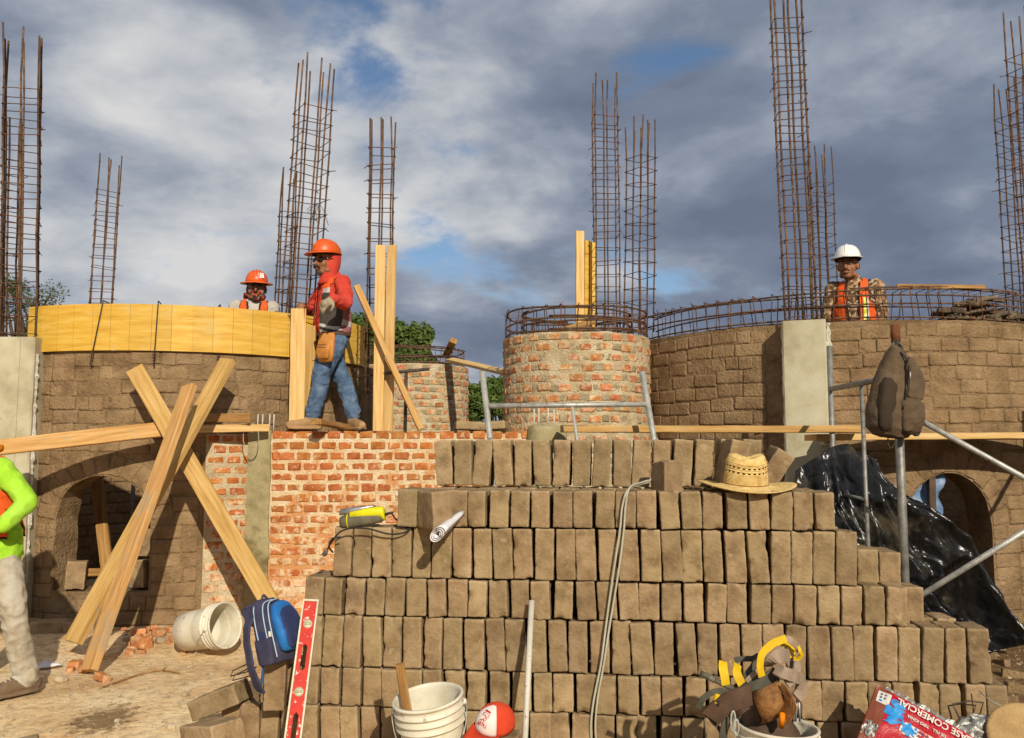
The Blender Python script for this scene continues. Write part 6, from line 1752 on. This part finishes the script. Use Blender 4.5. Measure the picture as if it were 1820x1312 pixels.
# ---------------------------------------------------------------- the man standing on the brick wall
def man_on_wall():
    Y = 7.74; zs = BW_Z + 0.004
    feet = V((PX(585, Y), Y, zs))
    root = thing('person', feet, 'person in orange hard hat, coral hooded shirt and jeans standing on the brick wall', 'person')
    B = Body(); SK, SH, TR, BT, SO, GL, HD, SV = range(8)
    f = V((-.80, -.60, 0)); l = V((0, 0, 1)).cross(f)
    pel, ch, nk = P(592, 597, 7.77), P(592, 534, 7.76), P(593, 494, 7.75)
    torso(B, pel, ch, nk, l, f, SH, TR, 0.98, 0.02)
    hf = V((-.66, -.74, -.06)); q, M, hl, hfn, hu = head(B, P(581, 463, 7.70), hf, (0.02, 0, 1), SK, 1.10, neck=nk + V((0, 0, .01)), nreg=HD)
    shL, shR = nk + l * .175 - V((0, 0, .065)), nk - l * .165 - V((0, 0, .065))
    elL, wrL = P(614, 541, 7.42), P(592, 531, 7.24)
    B.limb([shL, shL.lerp(elL, .5) + V((.012, 0, -.01)), elL], [.070, .064, .056], SV)
    B.limb([elL, elL.lerp(wrL, .5), wrL], [.056, .050, .038], SV)
    hand(B, wrL + (wrL - elL).normalized() * .005, V((-.62, -.45, -.60)), V((-.35, .55, -.75)), GL, 0.62, 1, 1.12)
    elR, wrR = P(552, 553, 8.00), P(541, 546, 7.78)
    B.limb([shR, shR.lerp(elR, .5) + V((-.01, 0, 0)), elR], [.068, .060, .052], SV); B.limb([elR, wrR], [.050, .030], SV)
    hand(B, wrR, (P(529, 545, 7.62) - wrR), V((0.1, -.2, -1)), SK, 0.40, -1, 1.12)
    hpL, hpR = pel + l * .088 - V((0, 0, .05)), pel - l * .088 - V((0, 0, .05))
    knL, anL = P(570, 668, 7.60), P(556, 735, 7.64); knR, anR = P(607, 672, 7.86), P(627, 737, 7.84)
    for hp, kn, an in ((hpL, knL, anL), (hpR, knR, anR)):
        an.z = max(an.z, zs + .10)
        B.limb([hp, hp.lerp(kn, .5) + f * .012, kn], [.102, .094, .078], TR); B.limb([kn, kn.lerp(an, .45) - f * .012, an], [.078, .074, .064], TR)
        B.limb([an + V((0, 0, .035)), an + V((0, 0, .005))], [.068, .067], TR)
    boot(B, anL, (-.95, -.30), zs, BT, SO); boot(B, anR, (.55, -.80), zs, BT, SO)
    B.finish('body', [MAT[k] for k in ('skin', 'shirt_coral', 'jeans_blue', 'boot_tan', 'sole', 'glove', 'shirt_coral', 'shirt_coral')], root, 0.0066, {SH: .013, SV: .012, TR: .015, BT: .005, HD: .008}, 3)
    upv = (nk - pel).normalized()
    def vest(p, r):
        d = p - pel; h = d.dot(upv); a, b = d.dot(l), d.dot(f)
        if h < -.055 or h > .49 - .0: return None
        arm = math.hypot(a - .185, (h - .36) * .9)
        if a > .13 and arm < .085: return None
        if a < -.13 and math.hypot(a + .185, (h - .36) * .9) < .085: return None
        if b > .02 and abs(a + .015) < .035 + .06 * max(0, h - .15) : return None
        if h > .47 and abs(a) < .07: return None
        if b > 0 and abs(a + .015) < .06 + .06 * max(0, h - .15): return 3
        if b > 0:
            s = h + .35 * a
            if .04 < s < .068 or .092 < s < .118: return 1
            if .36 < h < .405: return 1
            if h > .405: return 2
            return 0
        s = h - .5 * a
        if .0 < s < .05: return 1
        if h > .40: return 2
        return 4
    B.shell('safety_vest', root, ['vest_grey', 'reflective', 'vest_orange', 'shirt_coral', 'vest_back'], vest, .014, .006, (SH,))
    # hood: cloth round the head, open at the face, falling on the shoulders
    m = MB(); rr = []
    for k, (h, a, b, fo) in enumerate(((.10, .080, .085, -.030), (.06, .088, .090, -.032), (.0, .090, .088, -.030), (-.05, .086, .084, -.024), (-.10, .072, .072, -.016), (-.135, .068, .070, -.012), (-.165, .080, .078, -.012), (-.19, .098, .086, -.012))):
        rr.append([q(a * math.cos(t), fo + b * math.sin(t), h) for t in [2 * math.pi * z / 32 for z in range(32)]])
    m.loft(rr); [m.v.__setitem__(z, p + mnoise.noise_vector(p * 22) * .006) for z, p in enumerate(m.v)]
    m.build('hood', MAT['shirt_coral'], root)
    helmet(root, q(0, .004, .052), hfn, hu, 'helmet_orange', False, 1.06)
    eyes(root, q, M, 1.1, True)
    m = MB(); m.tube(catmull([q(-.036, .094, -.066), q(-.02, .108, -.054), q(0, .113, -.050), q(.02, .108, -.054), q(.036, .094, -.066)], 4), 0.0085, 7); wobble(m, 60, .003); m.build('moustache', MAT['moustache'], root)
    m = MB(); m.ell(q(0, .078, -.104), .034, .022, .020, M); wobble(m, 60, .003); m.build('beard', MAT['moustache'], root)
    # belt and leather pouch hanging in front of the hip
    pc = P(580, 620, 7.50); uu = V((0.02, -.03, 1)).normalized(); pl = (V((.86, -.50, 0))); pl = (pl - uu * pl.dot(uu)).normalized(); pf = uu.cross(pl)
    if pf.y > 0: pf = -pf
    def bag(prof, nm, mat, dy, par):
        m = MB(); m.loft([rr_ring(pc + uu * h + pf * (dy + b * .5), pl, pf, a, b, 3.2) for h, a, b in prof]); wobble(m, 18, .004); return m.build(nm, MAT[mat], par)
    pk = bag([(-.115, .05, .012), (-.105, .072, .022), (-.03, .085, .030), (.04, .088, .026), (.10, .086, .018), (.135, .080, .012)], 'tool_pouch', 'pouch_leather', -.01, root)
    bag([(-.09, .045, .010), (-.08, .062, .018), (-.02, .068, .022), (.022, .070, .014), (.026, .066, .008)], 'pocket', 'pouch_leather', .03, pk)
    m = MB(); m.tube([pc + uu * (.026) + pl * x + pf * .075 for x in (-.06, -.02, .02, .06)], 0.004, 6); m.build('pocket_rim', MAT['leather_dark'], pk)
    m = MB(); ring = [pel - upv * .0 + l * .178 * math.cos(a) + f * .142 * math.sin(a) for a in [2 * math.pi * j / 32 for j in range(32)]]
    m.tube(ring, 0.019, 6, closed=True, flat=0.3, up=(0, 0, 1)); m.build('belt', MAT['leather_dark'], root)
man_on_wall()

# ---------------------------------------------------------------- masked man behind the yellow band
def masked_man():
    zf = 1.425; Y = 8.5
    root = thing('person', (PX(452, Y), Y, zf), 'person in wide-brimmed orange hard hat and patterned face mask behind the yellow band', 'person')
    B = Body(); SK, SH, TR, BT, SO, BD, SV = range(7)
    f = V((.20, -.98, 0)); l = V((0, 0, 1)).cross(f)
    nk = P(452, 534, 8.52); pel = nk + V((0, .02, -.50)); ch = nk + V((0, .01, -.20))
    torso(B, pel, ch, nk, l, f, SH, TR, 0.98)
    q, M, hl, hfn, hu = head(B, P(456, 512, 8.47), V((.22, -.97, -.08)), (0, 0, 1), SK, 1.05, neck=nk, nreg=BD)
    for sd in (-1, 1):
        sh = nk + l * sd * .17 - V((0, 0, .06)); el = sh + l * sd * .07 + V((0, .02, -.26)); wr = el + f * .20 + V((0, 0, -.05)) - l * sd * .03
        B.limb([sh, sh.lerp(el, .5), el], [.066, .06, .05], SV); B.limb([el, wr], [.05, .036], SV); hand(B, wr, f - V((0, 0, .3)), V((0, 0, -1)), SK, .35, -sd)
        hp = pel + l * sd * .09 - V((0, 0, .05)); an = V((hp.x + l.x * sd * .04, hp.y, zf + .10)); kn = hp.lerp(an, .5) + f * .02
        B.limb([hp, hp.lerp(kn, .5), kn], [.098, .09, .074], TR); B.limb([kn, an], [.072, .062], TR); boot(B, an, (f.x + l.x * sd * .3, f.y), zf, BT, SO)
    B.finish('body', [MAT[k] for k in ('skin', 'shirt_grey', 'jeans_blue', 'boot_brown', 'sole', 'bandana', 'shirt_grey')], root, 0.008, {SH: .010, SV: .010, TR: .012}, 8)
    upv = V((0, 0, 1))
    def vest(p, r):
        d = p - pel; h = d.z; a, b = d.dot(l), d.dot(f)
        if h < -.02 or h > .50: return None
        if abs(a) > .125 and math.hypot(abs(a) - .185, (h - .40) * .8) < .085: return None
        if b > 0 and abs(a) < .042 + .10 * max(0, h - .36): return None
        if h > .47 and abs(a) < .075: return None
        if b > 0 and abs(a) < .058 + .10 * max(0, h - .36): return 1
        if abs(a) > .12 and math.hypot(abs(a) - .185, (h - .40) * .8) < .097: return 1
        return 2 if .12 < h < .17 else 0
    B.shell('safety_vest', root, ['vest_orange', 'vest_trim', 'reflective'], vest, .013, .006, (SH,))
    def mask(p, r):
        d = p - q(0, 0, 0); u = d.dot(hu); b = d.dot(hfn)
        return 0 if u < (-.028 if b > .0 else .03) and u > -.19 else None
    B.shell('face_mask', root, ['bandana'], mask, .009, .005, (SK, BD))
    m = MB(); nkr = [nk + V((0, 0, .035)) + l * .085 * math.cos(a) + f * .080 * math.sin(a) + V((0, 0, .012 * math.sin(3 * a))) for a in [2 * math.pi * j / 28 for j in range(28)]]
    m.tube(nkr, 0.022, 8, closed=True); wobble(m, 40, .008); m.build('neck_scarf', MAT['bandana'], root)
    hm = helmet(root, q(0, .004, .050), hfn, hu, 'helmet_orange', True, 1.0)
    eyes(root, q, M, 1.05)
    # white square badge with letter strokes on the front of the hat
    c0 = q(.012, 0, .050) + hfn * .098 + hl * .030 + hu * .052; nn_ = (hfn * .86 + hl * .25 + hu * .44).normalized(); hx = hu.cross(nn_).normalized(); hy = nn_.cross(hx)
    m = MB(); m.box(c0 + nn_ * .012, (.052, .056, .010), M=Matrix((hx, hy, nn_)).transposed(), bev=.002); bd = m.build('badge', MAT['helmet_white'], hm)
    for (x0, y0, x1, y1) in ((-.016, -.006, -.016, .018), (-.016, .018, -.006, .004), (-.006, .004, .000, .018), (.006, .016, .016, .016), (.006, .004, .016, -.002), (.016, .016, .006, .004), (-.016, -.014, .016, -.014)):
        m = MB(); k0 = c0 + nn_ * .018; m.tube([k0 + hx * x0 + hy * y0, k0 + hx * x1 + hy * y1], .0016, 5); m.build('badge_stroke', MAT['vest_orange'], bd)
    # working platform he stands on
    t = thing('trestle_platform', (PX(452, Y), Y, 0), 'plank platform on posts inside the round room, under the masked man', 'platform')
    for k in range(3): plank('board', V((PX(452, Y) - .7, Y - .22 + .22 * k, zf - .022)), V((PX(452, Y) + .55, Y - .22 + .22 * k, zf - .022)), .20, .04, LO, parent=t)
    for dx in (-.6, .45):
        for dy in (-.25, .25): plank('leg', V((PX(452, Y) + dx, Y + dy, 0)), V((PX(452, Y) + dx, Y + dy, zf - .045)), .07, .07, LO, parent=t, up=(0, 1, 0))
masked_man()

# ---------------------------------------------------------------- man in the white hard hat behind the right wall
def white_hat_man():
    Y = 8.05; zf = 1.60
    root = thing('person', (PX(1518, Y), Y, zf), 'person in white hard hat, camouflage shirt and orange vest behind the right wall', 'person')
    B = Body(); SK, SH, TR, BT, SO, SV = range(6)
    f = V((-.42, -.905, 0)); l = V((0, 0, 1)).cross(f)
    nk = P(1518, 499, 8.07); pel = nk + V((0, .02, -.51)); ch = nk + V((0, .01, -.20))
    torso(B, pel, ch, nk, l, f, SH, TR, 1.06, .03)
    q, M, hl, hfn, hu = head(B, P(1507, 471, 8.02), V((-.50, -.86, -.02)), (0, 0, 1), SK, 1.13, neck=nk)
    for sd in (-1, 1):
        sh = nk + l * sd * .185 - V((0, 0, .065)); el = sh + l * sd * .055 + V((0, .03, -.27)); wr = el + f * .08 + V((0, 0, -.22))
        B.limb([sh, sh.lerp(el, .5), el], [.075, .068, .058], SV); B.limb([el, wr], [.056, .042], SV); hand(B, wr, V((0, -.1, -1)), -l * sd, SK, .35, sd)
        hp = pel + l * sd * .09 - V((0, 0, .05)); an = V((hp.x + l.x * sd * .04, hp.y, zf + .10)); kn = hp.lerp(an, .5) + f * .02
        B.limb([hp, hp.lerp(kn, .5), kn], [.10, .092, .076], TR); B.limb([kn, an], [.074, .064], TR); boot(B, an, (f.x + l.x * sd * .3, f.y), zf, BT, SO)
    B.finish('body', [MAT[k] for k in ('skin', 'camo', 'jeans_blue', 'boot_brown', 'sole', 'camo')], root, 0.0078, {SH: .011, SV: .011, TR: .012}, 5)
    def vest(p, r):
        d = p - pel; h = d.z; a, b = d.dot(l), d.dot(f)
        if h < -.04 or h > .52: return None
        if abs(a) > .13 and math.hypot(abs(a) - .20, (h - .40) * .8) < .09: return None
        g = .045 + .05 * max(0, h - .30)
        if b > 0 and abs(a) < g: return None
        if h > .48 and abs(a) < .08: return None
        if b > 0 and abs(a) < g + .012: return 1
        if abs(a) > .125 and math.hypot(abs(a) - .20, (h - .40) * .8) < .102: return 1
        if b > 0 and a > 0 and .085 < abs(a) < .125 and h < .33: return 2 if abs(a) < .105 else 3
        return 0
    B.shell('safety_vest', root, ['vest_orange', 'vest_trim', 'reflect_yellow', 'reflective'], vest, .013, .006, (SH,))
    helmet(root, q(0, .004, .050), hfn, hu, 'helmet_white', False, 1.08)
    eyes(root, q, M, 1.13)
    m = MB(); m.tube(catmull([q(-.028, .096, -.062), q(-.01, .107, -.054), q(.01, .107, -.054), q(.028, .096, -.062)], 4), 0.005, 6); m.build('moustache', MAT['hair'], root)
    def hairf(p, r):
        d = p - q(0, 0, 0); return 0 if d.dot(hfn) < -.02 and -.05 < d.dot(hu) < .06 else None
    B.shell('hair', root, ['hair'], hairf, .006, .005, (SK,))
    t = thing('trestle_platform', (PX(1518, Y), Y, 0), 'plank platform on posts inside the right round room, under the man in white hat', 'platform')
    for k in range(7): plank('board', V((PX(1518, Y) - 1.0, Y - .38 + .23 * k, zf - .022)), V((PX(1518, Y) + 1.7, Y - .38 + .23 * k, zf - .022)), .215, .04, LO, parent=t)
    for dx in (-.9, 1.5):
        for dy in (-.3, .9): plank('leg', V((PX(1518, Y) + dx, Y + dy, 0)), V((PX(1518, Y) + dx, Y + dy, zf - .045)), .08, .08, LO, parent=t, up=(0, 1, 0))
white_hat_man()

# ---------------------------------------------------------------- worker in lime shirt at the left edge
def lime_worker():
    Y = 5.27
    zg = gz(PX(20, Y), Y) + .004
    root = thing('person', (PX(5, Y), Y, zg), 'person in lime-yellow shirt, orange vest and torn pale jeans beside the left wall', 'person')
    B = Body(); SK, SH, TR, BT, SO, RP, SV = range(7)
    f = V((-.50, -.866, 0)); l = V((0, 0, 1)).cross(f)
    nk = P(-28, 812, 5.30); pel = P(-9, 964, 5.30); ch = nk.lerp(pel, .38)
    torso(B, pel, ch, nk, l, f, SH, TR, 1.0, .015)
    q, M, hl, hfn, hu = head(B, P(-42, 764, 5.26), V((-.6, -.78, -.15)), (0, 0, 1), SK, 1.05, neck=nk)
    sL = nk + l * .178 - V((0, 0, .07)); eL, wL = P(50, 893, 5.19), P(6, 934, 5.05)
    B.limb([sL, sL.lerp(eL, .5) + l * .012, eL], [.070, .062, .054], SV); B.limb([eL, eL.lerp(wL, .5), wL], [.054, .050, .042], SV)
    hand(B, wL, V((-.9, -.3, .15)), V((0, .5, -.8)), SK, .55, -1)
    sR = nk - l * .178 - V((0, 0, .07)); eR = sR + V((-.10, -.02, -.27)); wR = eR + V((.10, -.22, -.02))
    B.limb([sR, sR.lerp(eR, .5), eR], [.068, .06, .05], SV); B.limb([eR, wR], [.05, .038], SV); hand(B, wR, V((.8, -.5, 0)), V((0, .3, -1)), SK, .5, 1)
    B.rings([(pel + V((0, 0, -.075)), .185, .135), (pel + V((0, 0, -.02)), .180, .134), (pel + V((0, 0, .08)), .17, .128)], l, f, SH)
    aL = P(46, 1186, 5.27); aL.z = zg + .10
    hL = pel + l * .082 - V((0, 0, .08)); kL = P(22, 1082, 5.17)
    hR = pel - l * .09 - V((0, 0, .08)); kR = P(-48, 1085, 5.34); aR = P(-66, 1190, 5.45); aR.z = zg + .10
    for hp, kn, an in ((hL, kL, aL), (hR, kR, aR)):
        B.limb([hp, hp.lerp(kn, .5), kn], [.100, .092, .074], TR); B.limb([kn, kn.lerp(an, .5), an], [.072, .068, .062], TR); B.limb([an + V((0, 0, .05)), an + V((0, 0, .0))], [.068, .070], TR)
    B.samp(kL + f * .074 + V((0, 0, .0)), .013, RP); B.samp(kL + f * .070 + l * .03, .012, RP)
    boot(B, aL, (-.55, -.83), zg, BT, SO, .28); boot(B, aR, (-.9, -.4), zg, BT, SO, .28)
    B.finish('body', [MAT[k] for k in ('skin', 'shirt_lime', 'jeans_pale', 'boot_brown', 'sole', 'skin', 'shirt_lime')], root, 0.0066, {SH: .012, SV: .010, TR: .014, BT: .005}, 12)
    def vest(p, r):
        d = p - pel; h = d.z; a, b = d.dot(l), d.dot(f)
        if h < .03 or h > .53: return None
        if abs(a) > .13 and math.hypot(abs(a) - .19, (h - .42) * .8) < .085: return None
        if b > 0 and a < .02 and a > -.06: return None
        if h > .50 and abs(a) < .07: return None
        if b < .03 and abs(a) > .10 and h < .2: return None
        if (h < .042) or (abs(a) > .12 and math.hypot(abs(a) - .19, (h - .42) * .8) < .096): return 1
        if b > 0 and .02 < a < .034: return 1
        return 0
    B.shell('safety_vest', root, ['vest_orange', 'vest_trim'], vest, .013, .006, (SH,))
    helmet(root, q(0, .004, .050), hfn, hu, 'helmet_orange', False, 1.0); eyes(root, q, M, 1.05)
    m = MB(); nkr = [nk + V((0, 0, .05)) + l * .08 * math.cos(a) + f * .075 * math.sin(a) for a in [2 * math.pi * j / 28 for j in range(28)]]
    m.tube(nkr, 0.026, 8, closed=True); wobble(m, 30, .008); m.build('neck_scarf', MAT['orange_handle'], root)
    for k in range(5):     # laces
        m = MB(); t = V((-.55, -.83, 0)).normalized(); s = V((.83, -.55, 0)); p = V((aL.x, aL.y, 0)) + t * (.03 + .022 * k) + V((0, 0, zg + .118 - .006 * k)); m.tube([p - s * .022, p + V((0, 0, .003)), p + s * .022], .0022, 5); m.build('lace', MAT['bag_white'], root)
lime_worker()

# ================================================================== trees behind the site
def leafmat(name, a, b, c):
    m = pm(name, [a, b, c], 2.2, 0.6, 0, spec=0.25, detail=4); nt = m.node_tree; bs = nt.nodes['Principled BSDF']
    tr = nt.nodes.new('ShaderNodeBsdfTranslucent'); mx = nt.nodes.new('ShaderNodeMixShader'); mx.inputs[0].default_value = 0.25
    col = bs.inputs['Base Color'].links[0].from_socket; nt.links.new(col, tr.inputs[0])
    nt.links.new(bs.outputs[0], mx.inputs[1]); nt.links.new(tr.outputs[0], mx.inputs[2]); nt.links.new(mx.outputs[0], nt.nodes['Material Output'].inputs[0]); MAT[name] = m
leafmat('leaf_green', (.05, .085, .016), (.10, .15, .03), (.17, .23, .06))
leafmat('leaf_pale', (.06, .085, .035), (.10, .13, .055), (.15, .18, .08))
mk('bark', [A(74, 58, 42), A(110, 90, 68)], 10, 0.95, 0.8, 40)
def tree(px, py_top, Y, w, h, label, leaf, n, seed, ls=0.09, sparse=False):
    top = P(px, py_top, Y); x = top.x; Ht = top.z; base = V((x, Y, 0)); rg = random.Random(seed)
    root = thing('tree', base, label, 'tree', 'trees behind the building site')
    tr = MB(); fork = V((x + rg.uniform(-.1, .1), Y, max(0.6, Ht - h)))
    tr.tube(catmull([base - V((0, 0, .1)), base.lerp(fork, .5) + V((.06, 0, 0)), fork], 5), [.16 - .006 * i for i in range(11)], 9)
    clumps = []
    for i in range(26 if not sparse else 18):
        a, e = rg.uniform(0, 2 * math.pi), rg.uniform(-.5, 1.45); k = rg.uniform(.55, 1.0)
        c = V((x + w * .5 * math.cos(a) * math.cos(e) * k, Y + w * .5 * math.sin(a) * math.cos(e) * k, Ht - h * .5 + h * .5 * math.sin(e) * k))
        clumps.append((c, rg.uniform(.13, .24) * w * (0.7 if sparse else 1)))
        md = fork.lerp(c, .5) + V((rg.uniform(-.1, .1), rg.uniform(-.1, .1), .1)); tr.tube(catmull([fork, md, c], 4), [.05, .045, .04, .034, .028, .022, .016, .011, .008], 6)
    tr.build('trunk', MAT['bark'], root)
    m = MB()
    for i in range(n):
        c, r = rg.choice(clumps); d = V((rg.gauss(0, 1), rg.gauss(0, 1), rg.gauss(0, .8))); d = d.normalized() * r * rg.random() ** 0.45
        p = c + d; u = V((rg.gauss(0, 1), rg.gauss(0, 1), rg.gauss(0, .7))).normalized(); v = u.orthogonal().normalized(); s = ls * rg.uniform(.5, 1.2)
        v = Matrix.Rotation(rg.uniform(0, 6.28), 3, u) @ v
        m.add([p - u * s, p + v * s * .38, p + u * s, p - v * s * .38], [(0, 1, 2, 3)])
    m.build('crown', MAT[leaf], root)
tree(716, 572, 16.0, 1.25, 2.4, 'leafy green tree behind the smaller brick tower', 'leaf_green', 22000, 1, .06)
tree(640, 566, 15.5, 1.0, 1.8, 'green tree showing between the standing man and the pale boards', 'leaf_green', 14000, 2, .06)
tree(838, 690, 14.5, 0.95, 2.2, 'low green tree at the right side of the smaller brick tower', 'leaf_green', 16000, 3, .055)
tree(888, 676, 17.5, 1.3, 2.4, 'olive green tree in the gap between the two brick towers', 'leaf_green', 18000, 4, .06)
tree(760, 640, 18.0, 1.2, 2.2, 'distant green tree low behind the smaller tower', 'leaf_green', 16000, 6, .06)
tree(48, 505, 13.0, 1.5, 1.3, 'wispy feathery tree behind the left rebar cages', 'leaf_pale', 4500, 5, .03, True)
